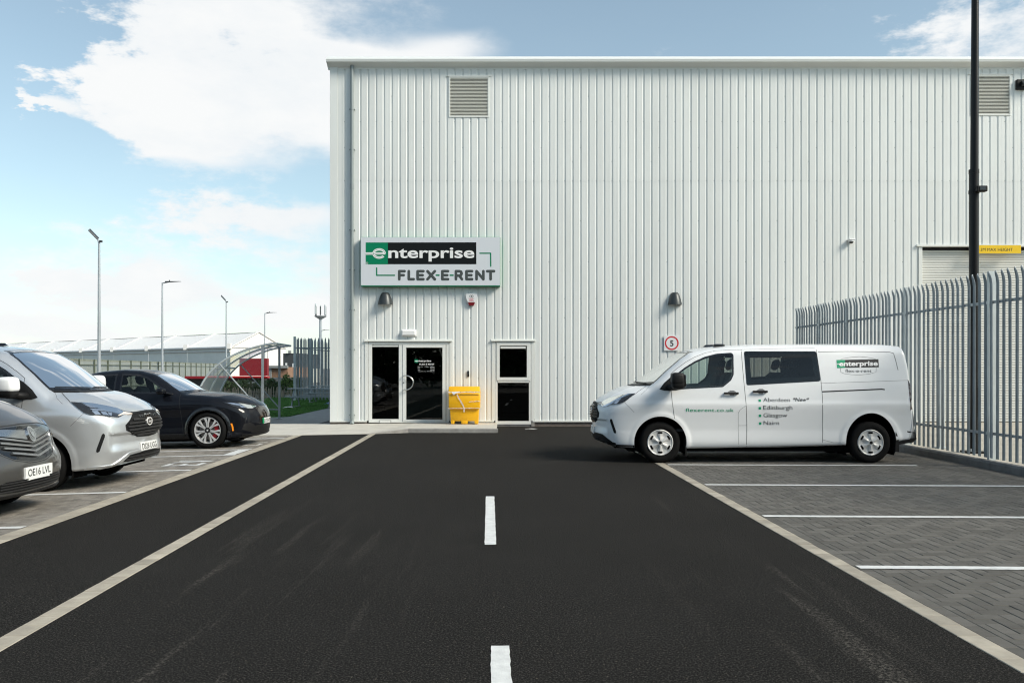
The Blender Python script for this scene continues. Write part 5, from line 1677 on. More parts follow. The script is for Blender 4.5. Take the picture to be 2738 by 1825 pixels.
wheel_cover = wheel_meshes(build_van_wheel())
wheel_alloy = wheel_meshes(build_spoke_wheel(.343, .215, .212, 'alloy5'))
mesh_cache = {}
def assemble(name, loc_m, parts, shell_me, colours, wheels, spots, label, cat='van', skip=()):
    root = empty(name, (0, 0, 0), local=True)
    root.location = loc_m.to_translation(); root.rotation_euler = loc_m.to_euler()
    tag(root, label, cat)
    o = bpy.data.objects.new('body', shell_me); COL.objects.link(o); o.parent = root
    o.material_slots[0].link = 'OBJECT'; o.material_slots[0].material = M[colours['body']]
    last = [o]
    host = {}
    for (nm, mb, key, both, smooth) in parts:
        if nm in skip: continue
        m_ = M[colours.get(key, key)]
        par = None
        for sub, ho in (('headlight_lens', 'headlight'), ('lamp_reflector', 'headlight'), ('light_strip', 'headlight'), ('grille_slat', 'grille'), ('grille_bar', 'grille'), ('grille_letter_block', 'grille'),
                        ('emblem_field', 'emblem'), ('emblem_script', 'emblem'), ('mirror_cap', 'mirror_housing'), ('mirror_arm', 'mirror_housing'), ('mirror_glass', 'mirror_housing'), ('mirror_base', None)):
            if nm == sub and ho in host: par = host[ho]
        ck = (id(mb), m_.name)
        os_ = []
        for k, b in enumerate([0] + ([1] if both else [])):
            if (ck, k) not in mesh_cache:
                mesh_cache[(ck, k)] = (flip(mb) if k else mb).mesh(nm, m_, smooth, fix=False)
            q = bpy.data.objects.new(nm, mesh_cache[(ck, k)]); COL.objects.link(q)
            q.parent = (par[k if k < len(par) else 0] if par else root)
            os_.append(q)
        host.setdefault(nm, os_)
        if nm in ('headlight', 'grille', 'emblem', 'mirror_housing'): host[nm] = os_
    fit_wheels(root, wheels, spots)
    return root
M['frit_q'] = M['frit']
M['grille_slat'] = mat('grille_slat_plastic', (.03, .03, .031), .5, spec=.25)
vshell = van.shell(holes, ARCH, 'body', M['van_white'])
VSPOTS = [(1.061, -.835, .343, False), (4.552, -.835, .343, False), (1.061, .835, .343, True), (4.552, .835, .343, True)]
white = assemble('crew_van', WHITE_M, VP, vshell, {'body': 'van_white', 'body_shade': 'van_white', 'mirror_low': 'trim', 'mirror_cap': 'trim'}, wheel_cover, VSPOTS,
                 'white crew van with enterprise flex-e-rent lettering parked side-on at the right')
silver = assemble('crew_van', SILVER_M, VP, vshell, {'body': 'van_silver', 'body_shade': 'van_silver', 'mirror_low': 'trim', 'mirror_cap': 'van_white'}, wheel_alloy, VSPOTS,
                  'silver van parked nose to the road between the dark grey van and the black car')
# -- things only one of them has
wp = lambda nm, mb, m_, smooth=40: put(white, nm, mb, M[m_], smooth)
lowp = [(78, 648), (150, 668), (190, 700), (240, 737), (362, 742), (358, 775), (240, 772), (90, 712)]
wp('lower_bumper', clean(patch(map_poly(lowp, W1), wcam, .008, 5, .01)), 'trim')
fl_ = [(-.86, .33), (-.70, .40), (-.5, .452), (.5, .452), (.70, .40), (.86, .33), (.84, .25), (.0, .25), (-.84, .25)]
wp('lower_bumper_front', clean(patch(fl_, frontc, .006, .04, .01)), 'trim')
sp_ = [(-.90, .305), (-.72, .315), (-.50, .448), (-.2, .468), (.2, .468), (.5, .448), (.72, .315), (.90, .305), (.90, .275), (.66, .285), (.48, .418), (.2, .438), (-.2, .438), (-.48, .418), (-.66, .285), (-.90, .275)]
put(silver, 'bumper_lip', clean(patch(sp_, frontc, .014, .03, .01)), M['van_silver'])
put(silver, 'bumper_skirt', clean(patch([(-.86, .300), (0, .312), (.86, .300), (.82, .268), (0, .27), (-.82, .268)], frontc, .012, .03, .01)), M['van_silver'])
def plate_text(root, txt, caster, zc, off, h=.079, w=.46):
    v, f = text_fit(txt, -w / 2, w / 2, -h / 2, h, .012)
    put(root, 'plate_lettering', drape([(-a, zc + b) for a, b in v], f, caster, off), M['black_ink'], 0)
plate_text(silver, 'DS26 UGG', frontc, .502, .0195)
# roof pods and lettering on the white van
def van_text(txt, x0, x1, base, h, m_, bold=0.0, shear=0.0, nm='lettering', space=1.0):
    v, f = text_fit(txt, x0, x1, 0, h, bold, space, shear)
    put(white, nm, drape([W1((a, base - b)) for a, b in v], f, wcam, .0035), M[m_], 0)
def van_poly(pts, m_, nm, off=.0025):
    put(white, nm, clean(patch(map_poly(pts, W1), wcam, off, 8, 0)), M[m_])
M['van_green'] = mat('van_green_vinyl', (.0, .30, .14), .4)
M['van_ink'] = mat('van_ink', (.045, .05, .055), .4)
van_text('flexerent.co.uk', 702, 1020, 520, 24, 'van_green', .006, space=1.1)
for k, (tx, x1, yb, sq) in enumerate((('Aberdeen', 1392, 455, 447), ('Edinburgh', 1408, 506, 497), ('Glasgow', 1374, 556, 547), ('Nairn', 1320, 607, 598))):
    van_text(tx, 1215 + k, x1, yb, 28, 'black_ink', -.004)
    van_poly([(1184 + k, sq - 8), (1200 + k, sq - 8), (1200 + k, sq + 8), (1184 + k, sq + 8)], 'van_green', 'bullet')
van_text('*New*', 1412, 1520, 452, 25, 'black_ink', .01, .25)
van_poly([(1700, 178), (1757, 177), (1758, 230), (1704, 232)], 'van_green', 'logo_green_square')
van_poly([(1757, 177), (1978, 173), (1981, 226), (1758, 230)], 'black_ink', 'logo_black_panel')
v, f = text_fit('enterprise', 1718, 1973, 0, 32, .03)
put(white, 'lettering', drape([W1((a, 218 - b - (a - 1718) * .012)) for a, b in v], f, wcam, .0045), M['lettering_white'], 0)
van_poly([(1702, 203), (1732, 202.5), (1732, 206.5), (1702, 207)], 'lettering_white', 'logo_bar', .0045)
van_text('flex-e-rent', 1759, 1932, 260, 22, 'van_ink', 0)
wp('logo_outline', seam(L1([(1728, 176), (1740, 170), (1800, 160), (1850, 156), (1900, 160), (1945, 168), (1962, 174)]), wcam, .005, .002, 5), 'soft_grey')
wp('logo_outline', seam(L1([(1726, 232), (1728, 258), (1750, 268), (1800, 275), (1860, 276), (1920, 270), (1962, 258), (1964, 228)]), wcam, .005, .002, 5), 'soft_grey')
wp('roof_pod', rbox((2.16, -.42, 1.962), (.20, .10, .06), 4), 'black_gloss', True)
# ------------------------------------------------------------------ the dark grey van at the left edge
GREY = dict(L=5.0, hw=.96, nose_z=.60, tail_z=1.0, bow=.24, screen=(1.0, 1.95), lip=.08, flare=.015, k_roof=.16, k_front=.10,
    top=[(0, .86), (.1, .93), (.16, .995), (.24, 1.065), (.40, 1.17), (.62, 1.255), (.9, 1.31), (1.05, 1.35), (1.6, 1.72), (1.95, 1.90), (2.3, 1.96), (3, 1.985), (4.6, 1.98), (5, 1.93)],
    bottom=[(0, .27), (.1, .22), (.4, .20), (1, .22), (3, .25), (5, .38)],
    front=[(.1, .16), (.2, .07), (.285, .03), (.45, .0), (.56, .0), (.64, .035), (.72, .082), (.82, .10), (.92, .118), (1.0, .17), (1.2, .5)],
    rear=[(.3, 4.95), (.5, 4.98), (.8, 4.96), (1.4, 4.93), (1.9, 4.85), (2.1, 4.8)],
    section=[(.15, .86), (.25, .915), (.4, .94), (.7, .95), (.9, .96), (1.0, .955), (1.1, .93), (1.3, .905), (1.6, .84), (1.85, .78), (2.1, .70)],
    plan=[(0, -.11), (.5, -.02), (1.1, 0), (4, 0), (5, -.04)],
    crown=lambda x: .10 + 0 * x, gy=lambda y: .24 * y ** 2 + .50 * y ** 10, gslope=lambda y: .48 * y + 5 * y ** 9,
    arches=[(.93, .335, .40), (4.03, .335, .41)])
grey = Body(GREY)
GREY_M = bay_matrix(-5.16, 9.29)
gcam = grey.cam(GREY_M.inverted())
# ------------------------------------------------------------------ the black car
BLACK = dict(L=4.71, hw=.93, nose_z=.50, tail_z=.85, bow=.26, screen=(1.3, 2.2), lip=.075, flare=.030, k_roof=.13, k_front=.11,
    top=[(-.05, .70), (0, .765), (.05, .825), (.15, .89), (.3, .962), (.6, 1.06), (.94, 1.10), (1.28, 1.125), (1.4, 1.16), (1.8, 1.385), (2.1, 1.53), (2.4, 1.605), (2.75, 1.632), (3.2, 1.605), (3.7, 1.51), (4.2, 1.32), (4.5, 1.17), (4.71, 1.03)],
    bottom=[(0, .23), (.3, .19), (1, .19), (4, .20), (4.71, .35)],
    front=[(.1, .2), (.2, .06), (.3, .02), (.45, .0), (.6, .004), (.72, .03), (.8, .08), (.9, .2), (1.1, .5)],
    rear=[(.2, 4.5), (.4, 4.68), (.7, 4.70), (1.0, 4.66), (1.2, 4.5), (1.5, 4.2)],
    section=[(.1, .82), (.2, .875), (.3, .89), (.45, .885), (.65, .895), (.80, .918), (.88, .918), (.95, .90), (1.02, .862), (1.1, .83), (1.3, .755), (1.5, .655), (1.65, .54)],
    plan=[(0, -.12), (.5, -.03), (.9, 0), (3.8, 0), (4.71, -.08)],
    crown=lambda x: .07 + 0 * x, gy=lambda y: .30 * y ** 2 + .5 * y ** 8, gslope=lambda y: .6 * y + 4 * y ** 7,
    arches=[(.93, .365, .395), (3.91, .365, .40)])
blk = Body(BLACK)
BLACK_M = bay_matrix(-5.12, 17.80)
bcam = blk.cam(BLACK_M.inverted())
C4 = lambda p: (220 + p[0] / 4.706, 960 + p[1] / 4.706)
C3 = lambda p: (400 + p[0] / 5.227, 1000 + p[1] / 5.227)
def car_parts():
    lst = []
    def add(name, mb, key, both=False, smooth=40): lst.append((name, clean(mb), key, both, smooth))
    return lst, add
# ---- dark grey van
GP, gpart = car_parts()
gf_ = grey.front(); gs_ = grey.side(-1)
band = [(-.60, .90), (-.35, .955), (0, .962), (.35, .955), (.60, .90), (.58, .84), (.42, .80), (0, .745), (-.42, .80), (-.58, .84)]
gpart('grille', patch([(-.60, .90), (-.35, .955), (0, .962), (.35, .955), (.60, .90), (.56, .76), (.45, .675), (.36, .625), (.14, .582), (0, .578), (-.14, .582), (-.36, .625), (-.45, .675), (-.56, .76)], gf_, .003, .03, .02), 'black_gloss')
bar = [(-.56, .885), (-.40, .930), (-.10, .905), (0, .90), (.10, .905), (.40, .930), (.56, .885), (.42, .862), (.10, .812), (0, .805), (-.10, .812), (-.42, .862)]
gpart('chrome_bar', patch(bar, gf_, .028, .03, .02), 'chrome_dark')
gpart('emblem', patch(circ(.062, .075, .855), gf_, .045, .02, .02), 'chrome')
gpart('emblem_field', patch(circ(.050, .062, .855), gf_, .0465, .02, .001), 'chrome_dark')
gpart('emblem_figure', patch([(-.028, .83), (-.006, .822), (.018, .84), (.030, .878), (.012, .895), (.004, .868), (-.012, .882), (-.026, .868)], gf_, .050, .02, .003), 'chrome')
for k, (z0, hw) in enumerate(((.762, .47), (.715, .47), (.664, .44), (.612, .36))):
    w_ = .020; d = .07 * hw / .42
    gpart('grille_slat', patch([(-hw, z0 + d), (0, z0), (hw, z0 + d), (hw, z0 + d + w_), (0, z0 + w_), (-hw, z0 + d + w_)], gf_, .026, .03, .022), 'slat_grey')
gpart('number_plate', patch([(-.26, .408), (.26, .408), (.26, .524), (-.26, .524)], gf_, .022, .05, .015), 'plate_white')
gpart('plate_strip', patch([(-.20, .388), (.20, .388), (.20, .407), (-.20, .407)], gf_, .022, .05, .015), 'plate_white')
lgp = [(-.62, .36), (-.50, .402), (.50, .402), (.62, .36), (.60, .288), (.3, .276), (-.3, .276), (-.60, .288)]
gpart('lower_grille', patch(lgp, gf_, .002, .03, .01), 'black_plastic')
for z0 in (.300, .330, .358, .384):
    gpart('lower_grille_slat', patch([(-.56, z0 - .005), (.56, z0 - .005), (.56, z0 + .005), (-.56, z0 + .005)], gf_, .014, .04, .012), 'grille_slat')
gpart('bumper_lip', patch([(-.84, .262), (0, .248), (.84, .262), (.82, .222), (0, .20), (-.82, .222)], gf_, .012, .03, .01), 'trim')
gpart('bonnet_gap', seam([(-.62, .925), (-.35, .972), (0, .980), (.35, .972), (.62, .925)], gf_, .012, .002), 'gap')
gpart('bumper_gap', seam([(-.62, .86), (-.58, .74), (-.46, .66), (-.36, .612), (-.14, .566), (0, .562), (.14, .566), (.36, .612), (.46, .66), (.58, .74), (.62, .86)], gf_, .008, .0015), 'gap')
ghl = [(.62, .93), (.75, .99), (.85, 1.06), (.86, .98), (.83, .86), (.72, .80), (.63, .83)]
gpart('headlight', patch([(-a, b) for a, b in ghl], gf_, .004, .03, .02), 'lamp_in', True)
gpart('headlight_lens', patch([(-a, b) for a, b in ghl], gf_, .014, .03, .01), 'lens', True)
gscr = [(-.74, 1.365), (0, 1.345), (.74, 1.365), (.70, 1.6), (.63, 1.80), (.56, 1.855), (0, 1.88), (-.56, 1.855), (-.63, 1.80), (-.70, 1.6)]
gpart('windscreen', patch(gscr, gf_, .004, .04, .01), 'glass_opaque')
gsw = corner_round([(1.62, 1.32), (1.80, 1.55), (2.02, 1.74), (2.45, 1.78), (2.48, 1.30)], .04)
gpart('front_side_window', patch(gsw, gs_, .004, .05, .01), 'glass_opaque', True)
for pts in ([(1.50, 1.25), (1.47, .7), (1.42, .30)], [(2.55, 1.85), (2.58, 1.0), (2.55, .28)], [(3.7, 1.85), (3.76, 1.0), (3.72, .28)]):
    gpart('panel_gap', seam(pts, gs_, .007), 'gap', True)
for (xw, zw, r_) in ((.93, .335, .40), (4.03, .335, .41)): gpart('wheel_well', half_liner(xw, zw, r_, r_, .48, .88), 'liner', True)
gpart('underbody', MB().bx(.4, 4.7, -.8, .8, .16, .24), 'liner')
gpart('mirror_housing', rbox((1.55, -1.10, 1.38), (.18, .22, .27), 4), 'body', True, True)
gpart('mirror_arm', MB().tube([(1.50, -.86, 1.28), (1.55, -1.05, 1.30)], .04, 8), 'trim', True, True)
M['chrome_dark'] = mat('satin_chrome', (.48, .48, .48), .2, metal=1)
M['slat_grey'] = mat('grille_slat_satin', (.34, .34, .34), .3, metal=.8)
M['glass_opaque'] = mat('dark_car_glass', (.01, .012, .013), .04, coat=.5)
GA = [(.93, .335, .40, .40), (4.03, .335, .41, .41)]
gshell = grey.shell([], GA, 'body', M['van_grey'])
g_root = assemble('panel_van', GREY_M, GP, gshell, {'body': 'van_grey'}, wheel_alloy, [(.93, -.80, .335, False), (4.03, -.80, .335, False), (.93, .80, .335, True), (4.03, .80, .335, True)],
                  'dark grey van with chrome grille bar, cut off by the left frame edge')
plate_text(g_root, 'OE16 LVL', gf_, .466, .0235, .079, .44)
# ---- black car
BP, bpart = car_parts()
bf_ = blk.front(); bs_ = blk.side(-1)
bscr = [(-.72, 1.12), (-.4, 1.128), (0, 1.135), (.4, 1.128), (.72, 1.12), (.70, 1.25), (.63, 1.40), (.54, 1.515), (.3, 1.545), (0, 1.552), (-.3, 1.545), (-.54, 1.515), (-.63, 1.40), (-.70, 1.25)]
bholes = [('front', inset(bscr, .022))]
bpart('screen_border', patch(bscr, bf_, .003, .03, .012, hole=inset(bscr, .035)), 'frit')
bpart('windscreen', patch(inset(bscr, .028), bf_, .0008, .04, 0), 'screen_glass')
dlo = [(3.45, 1.44), (3.1, 1.525), (2.756, 1.536), (2.431, 1.520), (2.19, 1.457), (1.972, 1.327), (1.757, 1.163), (1.74, 1.125), (2.036, 1.118), (2.676, 1.135), (3.3, 1.17), (3.6, 1.27)]
wf = [(2.70, 1.515), (2.431, 1.500), (2.21, 1.44), (2.0, 1.315), (1.80, 1.165), (1.80, 1.14), (2.036, 1.138), (2.69, 1.155)]
wr = [(3.40, 1.43), (3.1, 1.505), (2.83, 1.515), (2.82, 1.16), (3.27, 1.19), (3.52, 1.28)]
bholes += [('side', wf), ('side', wr)]
bpart('window_surround', patch(corner_round(dlo, .04), bs_, .003, .03, .01, hole=None), 'frit', True) if False else None
for nm, pl, key in (('front_side_window', wf, 'car_glass'), ('rear_side_window', wr, 'car_glass_dark')):
    bpart('window_frame', patch(inset(pl, -.022), bs_, .003, .03, .01, hole=inset(pl, .014)), 'frit', True)
    bpart(nm, patch(inset(pl, .006), bs_, .0008, .05, 0), key, True)
bhl = map_poly([(1010, 388), (1120, 392), (1300, 415), (1490, 447), (1440, 478), (1340, 478), (1250, 470), (1180, 455)], C3)
bpart('headlight', patch(bhl, bcam, .003, 4, .015), 'lamp_in', True)
for pl in ([(1080, 398), (1180, 405), (1290, 428), (1260, 440), (1170, 425)], [(1260, 445), (1340, 440), (1400, 455), (1370, 470), (1280, 462)], [(1380, 440), (1440, 448), (1450, 462), (1400, 460)]):
    bpart('lamp_reflector', patch(map_poly(pl, C3), bcam, .006, 3, .003), 'lamp_ref', True)
bpart('headlight_lens', patch(bhl, bcam, .010, 4, .008), 'lens', True)
bpart('front_panel', patch([(-.40, .77), (-.2, .795), (.2, .795), (.40, .77), (.36, .66), (.30, .575), (-.30, .575), (-.36, .66)], bf_, .004, .03, .01), 'panel_smoke')
bpart('emblem', patch([(-.06, .685), (-.02, .700), (.05, .695), (.07, .67), (.02, .665), (0, .645), (-.02, .665), (-.05, .662)], bf_, .010, .02, .004), 'chrome_dark')
bpart('number_plate', patch([(-.26, .440), (.26, .440), (.26, .552), (-.26, .552)], bf_, .016, .05, .012), 'plate_white')
bpart('plate_band', patch([(.215, .4405), (.2605, .4405), (.2605, .5515), (.215, .5515)], bf_, .0175, .05, .012), 'plate_green')
bpart('lower_intake', patch([(-.70, .40), (-.45, .425), (.45, .425), (.70, .40), (.60, .27), (0, .255), (-.60, .27)], bf_, .003, .03, .01), 'trim')
bpart('splitter', patch([(-.78, .262), (0, .248), (.78, .262), (.76, .225), (0, .21), (-.76, .225)], bf_, .02, .03, .012), 'trim')
bpart('side_intake', patch(map_poly([(1290, 770), (1320, 695), (1400, 675), (1455, 690), (1500, 775), (1400, 800)], C3), bcam, .003, 4, .01), 'trim', True)
bpart('side_marker', patch(map_poly([(1130, 690), (1152, 684), (1172, 735), (1176, 790), (1156, 792), (1148, 735)], C3), bcam, .006, 3, .006), 'amber', True)
bpart('bonnet_gap', seam(map_poly([(900, 292), (1000, 320), (1100, 372), (1300, 405), (1490, 440), (1560, 440)], C3), bcam, .007, .0015, 5), 'gap', True)
for pts in ([(1.50, 1.10), (1.46, .8), (1.42, .3)], [(2.76, 1.12), (2.74, .7), (2.72, .27)], [(1.30, .30), (2.0, .31), (3.4, .31)]):
    bpart('panel_gap', seam(pts, bs_, .007), 'gap', True)
arcp = lambda xw, zw, r1, r2, a0, a1, n=26: [(xw + r2 * math.cos(a0 + (a1 - a0) * k / n), zw + r2 * math.sin(a0 + (a1 - a0) * k / n)) for k in range(n + 1)] + [(xw + r1 * math.cos(a1 + (a0 - a1) * k / n), zw + r1 * math.sin(a1 + (a0 - a1) * k / n)) for k in range(n + 1)]
for xw in (.93, 3.91):
    bpart('arch_trim', patch(arcp(xw, .365, .396, .455, R(-8), R(188)), bs_, .006, .03, .01), 'arch_gloss', True)
bpart('sill_trim', patch([(1.36, .20), (3.48, .20), (3.46, .30), (1.38, .30)], bs_, .005, .04, .01), 'black_plastic', True)
for xw in (.93, 3.91): bpart('wheel_well', half_liner(xw, .365, .395, .395, .46, .86), 'liner', True)
bpart('underbody', MB().bx(.35, 4.4, -.8, .8, .15, .22), 'liner')
bpart('mirror_housing', rbox((1.80, -.985, 1.165), (.17, .20, .13), 3), 'body', True, True)
bpart('mirror_arm', MB().add([(1.62, -.80, 1.085), (1.76, -.80, 1.10), (1.80, -.93, 1.13), (1.72, -.93, 1.12), (1.62, -.80, 1.11), (1.76, -.80, 1.13), (1.80, -.93, 1.155), (1.72, -.93, 1.15)], [(0, 1, 2, 3), (4, 7, 6, 5), (0, 4, 5, 1), (1, 5, 6, 2), (2, 6, 7, 3), (3, 7, 4, 0)]), 'black_gloss', True)
fx = 3.72; fz = float(blk.T(fx))
bpart('roof_fin', MB().add([(fx - .02, .02, fz - .02), (fx + .19, .03, fz - .06), (fx + .19, -.03, fz - .06), (fx - .02, -.02, fz - .02), (fx + .13, .006, fz + .075), (fx + .19, .006, fz + .075), (fx + .19, -.006, fz + .075), (fx + .13, -.006, fz + .075)], [(0, 1, 5, 4), (1, 2, 6, 5), (2, 3, 7, 6), (3, 0, 4, 7), (4, 5, 6, 7)]), 'black_gloss')
bpart('wiper', seam([(-.5, 1.135), (.15, 1.15)], bf_, .02, .014), 'black_plastic')
bpart('wiper', seam([(.05, 1.14), (.55, 1.15)], bf_, .02, .014), 'black_plastic')
bpart('dashboard', rbox((1.75, 0, 1.03), (.55, 1.4, .20), 5), 'cabin', False, True)
for y_ in (-.38, .38):
    bpart('seat', seat_mb(2.35, y_, .62, .48), 'seat', False, 30)
    bpart('seat', seat_mb(3.15, y_, .62, .48), 'seat', False, 30)
bpart('cabin_floor', MB().bx(1.3, 3.8, -.8, .8, .40, .44), 'cabin')
M['panel_smoke'] = mat('smoked_panel', (.035, .030, .026), .10, coat=.8)
M['arch_gloss'] = mat('arch_gloss', (.008, .008, .009), .22, coat=.5)
BA = [(.93, .365, .395, .395), (3.91, .365, .395, .395)]
bshell = blk.shell(bholes, BA, 'body', M['car_black'])
wheel_sport = wheel_meshes(build_spoke_wheel(.365, .235, .256, 'sport'))
b_root = assemble('electric_car', BLACK_M, BP, bshell, {'body': 'car_black'}, wheel_sport, [(.93, -.80, .365, False), (3.91, -.80, .365, False), (.93, .80, .365, True), (3.91, .80, .365, True)],
                  'black electric car with red brake calipers parked beyond the silver van', 'car')
v, f = text_fit('LO24 YBJ', -.21, .235, -.0395, .079, .012)
put(b_root, 'plate_lettering', drape([(-a, .496 + b) for a, b in v], f, bf_, .0185), M['black_ink'], 0)
# ================================================================== fences, posts and the things beyond
def pale_mesh(h, w=.056, d=.020, tip='hook', name='pale', m=None):
    """corrugated steel pale standing on z = 0; its width runs along local y, it faces local x"""
    sec = [(-w / 2, 0), (-w / 2 + .010, -d), (-.008, -d * .25), (.008, -d * .25), (w / 2 - .010, -d), (w / 2, 0)]
    th = .004
    lv = [(0, 0, 1.0), (h - .20, 0, 1.0)]
    if tip == 'hook': lv += [(h - .12, -.010, .95), (h - .06, -.028, .75), (h - .025, -.038, .45), (h, -.034, .06)]
    else: lv += [(h - .11, 0, 1.0), (h, 0, .05)]
    vs = []
    for (z, dx, k) in lv:
        for (a, b) in sec: vs.append((b * (.5 + .5 * k) + dx, a * k, z))
        for (a, b) in reversed(sec): vs.append((b * (.5 + .5 * k) + dx + th, a * k, z))
    n = 12
    fs = [(i * n + j, i * n + (j + 1) % n, (i + 1) * n + (j + 1) % n, (i + 1) * n + j) for i in range(len(lv) - 1) for j in range(n)] + [tuple(range(n))]
    return MB().add(vs, fs).mesh(name, m or M['galv'])
# -- the steel fence on the right
FC = 8.02 - .0
def fence_pt(Y): return (FC - .0323 * Y, Y)
fr = tag(empty('palisade_fence', (*fence_pt(14), .1)), 'tall galvanised palisade fence with hooked tips running behind the white van', 'fence')
pm_ = pale_mesh(2.96)
posts = [21.85, 20.40, 18.84, 16.22, 13.52, 10.78, 8.03]
fdir = -RD
zf0 = .115
for Y in posts:
    X, _ = fence_pt(Y)
    w_ = .10
    MB().box((X + .055, Y, zf0 + 1.50), (.115, .06, 3.0), fdir).build('post', M['galv_post'], fr)
    for z in (.54, 2.62):
        MB().box((X + .02, Y, z), (.05, .13, .05), fdir).build('rail_bracket', M['galv_post'], fr)
for z in (.54, 2.62):
    for a, b in zip(posts[1:], posts[:-1]):
        pa, pb = fence_pt(a), fence_pt(b)
        MB().box(((pa[0] + pb[0]) / 2 + .018, (a + b) / 2, z), (.006, b - a - .01, .045), fdir).box(((pa[0] + pb[0]) / 2 + .036, (a + b) / 2, z - .0195), (.030, b - a - .012, .006), fdir).build('rail', M['galv'], fr)
random.seed(5)
for a, b in zip(posts[1:], posts[:-1]):
    n = max(1, round((b - a) / .162)); s_ = (b - a) / n
    for k in range(n):
        Y = a + (k + .5) * s_
        X, _ = fence_pt(Y)
        o = obj('pale', pm_, fr, (X + .008, Y, zf0 + .035))
        o.rotation_euler = (random.uniform(-.004, .004), random.uniform(-.003, .003), fdir + random.uniform(-.05, .05))
# short post and a box behind the fence
bp_ = at(2516, 1130, 15.6)
tag(MB().box((bp_.x, 15.6, .105 + .73), (.10, .10, 1.46), 0, .008).box((bp_.x, 15.6, .115), (.2, .2, .02)).build('bollard_post', M['galv_post']), 'short galvanised post standing in the yard behind the van tail', 'post')
# -- black lamp post
LY = 14.75; lx = (2604 - CX) / FPX * LY
lp = tag(empty('lamp_post', (lx, LY, .105)), 'tall black lamp post behind the steel fence', 'lamp post')
MB().tube([(lx, LY, .1), (lx, LY, 5.0)], .078, 18).build('lower_shaft', M['blackpost'], lp, smooth=40)
MB().tube([(lx + .008, LY, 4.98), (lx + .03, LY, 9.6)], [.066, .055], 18).build('upper_shaft', M['blackpost'], lp, smooth=40)
MB().tube([(lx, LY, 4.95), (lx, LY, 5.02)], .083, 18).build('collar', M['blackpost'], lp, smooth=40)
MB().box((lx, LY, .125), (.32, .32, .03)).build('base_plate', M['blackpost'], lp)
for sx in (-1, 1):
    for sy in (-1, 1): MB().tube([(lx + sx * .12, LY + sy * .12, .13), (lx + sx * .12, LY + sy * .12, .19)], .014, 6).build('anchor_bolt', M['galv'], lp)
MB().box((lx, LY - .082, 1.0), (.09, .012, .5)).build('door', M['black_plastic'], lp)
MB().tube([(lx + .03, LY, 9.55), (lx - .9, LY - .2, 9.75)], .03, 10).build('arm', M['blackpost'], lp, smooth=40)
MB().box((lx - 1.1, LY - .24, 9.76), (.5, .25, .09), .2, .03).build('luminaire', M['blackpost'], lp)
ps = tag(empty('post_sensor', (lx + .08, LY - .08, 4.75)), 'small black box camera strapped to the black lamp post', 'camera')
MB().box((lx + .06, LY - .11, 4.66), (.18, .12, .10), 0, .012).build('housing', M['black_plastic'], ps)
MB().tube([(lx, LY, 4.60), (lx, LY, 4.66)], .086, 18).build('strap', M['black_plastic'], ps)
MB().box((lx + .06, LY - .174, 4.66), (.10, .008, .06), 0, .004).build('lens_cover', M['glass_opaque'], ps)

# -- fence corner left of the building
fl = tag(empty('palisade_enclosure', (-10.5, 41, 0)), 'galvanised palisade enclosure with pointed tips left of the warehouse', 'fence')
pp = pale_mesh(3.0, .075, .024, 'point')
x0 = (788 - CX) / FPX * 41
MB().bx(x0 - .05, x0 + .05, 40.95, 41.05, 0, 3.1).build('post', M['galv_post'], fl)
for k in range(18):
    o = obj('pale', pp, fl, (x0 + .17 + k * .164, 41, .05)); o.rotation_euler = (0, 0, R(90) + random.uniform(-.05, .05))
for z in (.5, 2.55):
    MB().bx(x0, x0 + 3.2, 41.02, 41.06, z - .025, z + .025).build('rail', M['galv'], fl)
    MB().bx(x0 + .02, x0 + .06, 41.1, 60, z - .025, z + .025).build('rail', M['galv'], fl)
for k in range(30):
    o = obj('pale', pp, fl, (x0 + .04, 41.3 + k * .33, .05)); o.rotation_euler = (0, 0, random.uniform(-.05, .05))
for k in range(4): MB().bx(x0 + .03, x0 + .13, 43.75 + k * 2.75, 43.85 + k * 2.75, 0, 3.1).build('post', M['galv_post'], fl)
# -- lawn
def lawn():
    V = []; F = []
    random.seed(9)
    for _ in range(26000):
        Y = 27.2 + (random.random() ** 1.6) * 18
        X = random.uniform(-10.1 - (Y - 27) * .15, -7.3)
        if Y < 27.9 and X > -8: continue
        h = random.uniform(.03, .06); a = random.uniform(0, math.pi); w_ = .02
        dx, dy = math.cos(a) * w_, math.sin(a) * w_
        lx_, ly_ = random.uniform(-.03, .03), random.uniform(-.03, .03)
        b = len(V)
        V += [(X - dx, Y - dy, -.01), (X + dx, Y + dy, -.01), (X + lx_, Y + ly_, h)]
        F.append((b, b + 1, b + 2))
    me = bpy.data.meshes.new('grass'); me.from_pydata(V, [], F); me.materials.append(mat('grass_blade', (.10, .23, .05), .8, isl=.4))
    return me
tag(MB().add([(-10.2, 26.9, -.008), (-7.95, 26.95, -.008), (-7.32, 27.6, -.008), (-7.32, 48, -.008), (-13.5, 48, -.008)], [(0, 1, 2, 3, 4)]).build('lawn', mat('lawn_soil', (.07, .17, .035), .95, noise=.4, nscale=4, coord='World')), kind='structure')
tag(obj('grass', lawn()), 'short green grass beside the path', 'grass', kind='stuff')
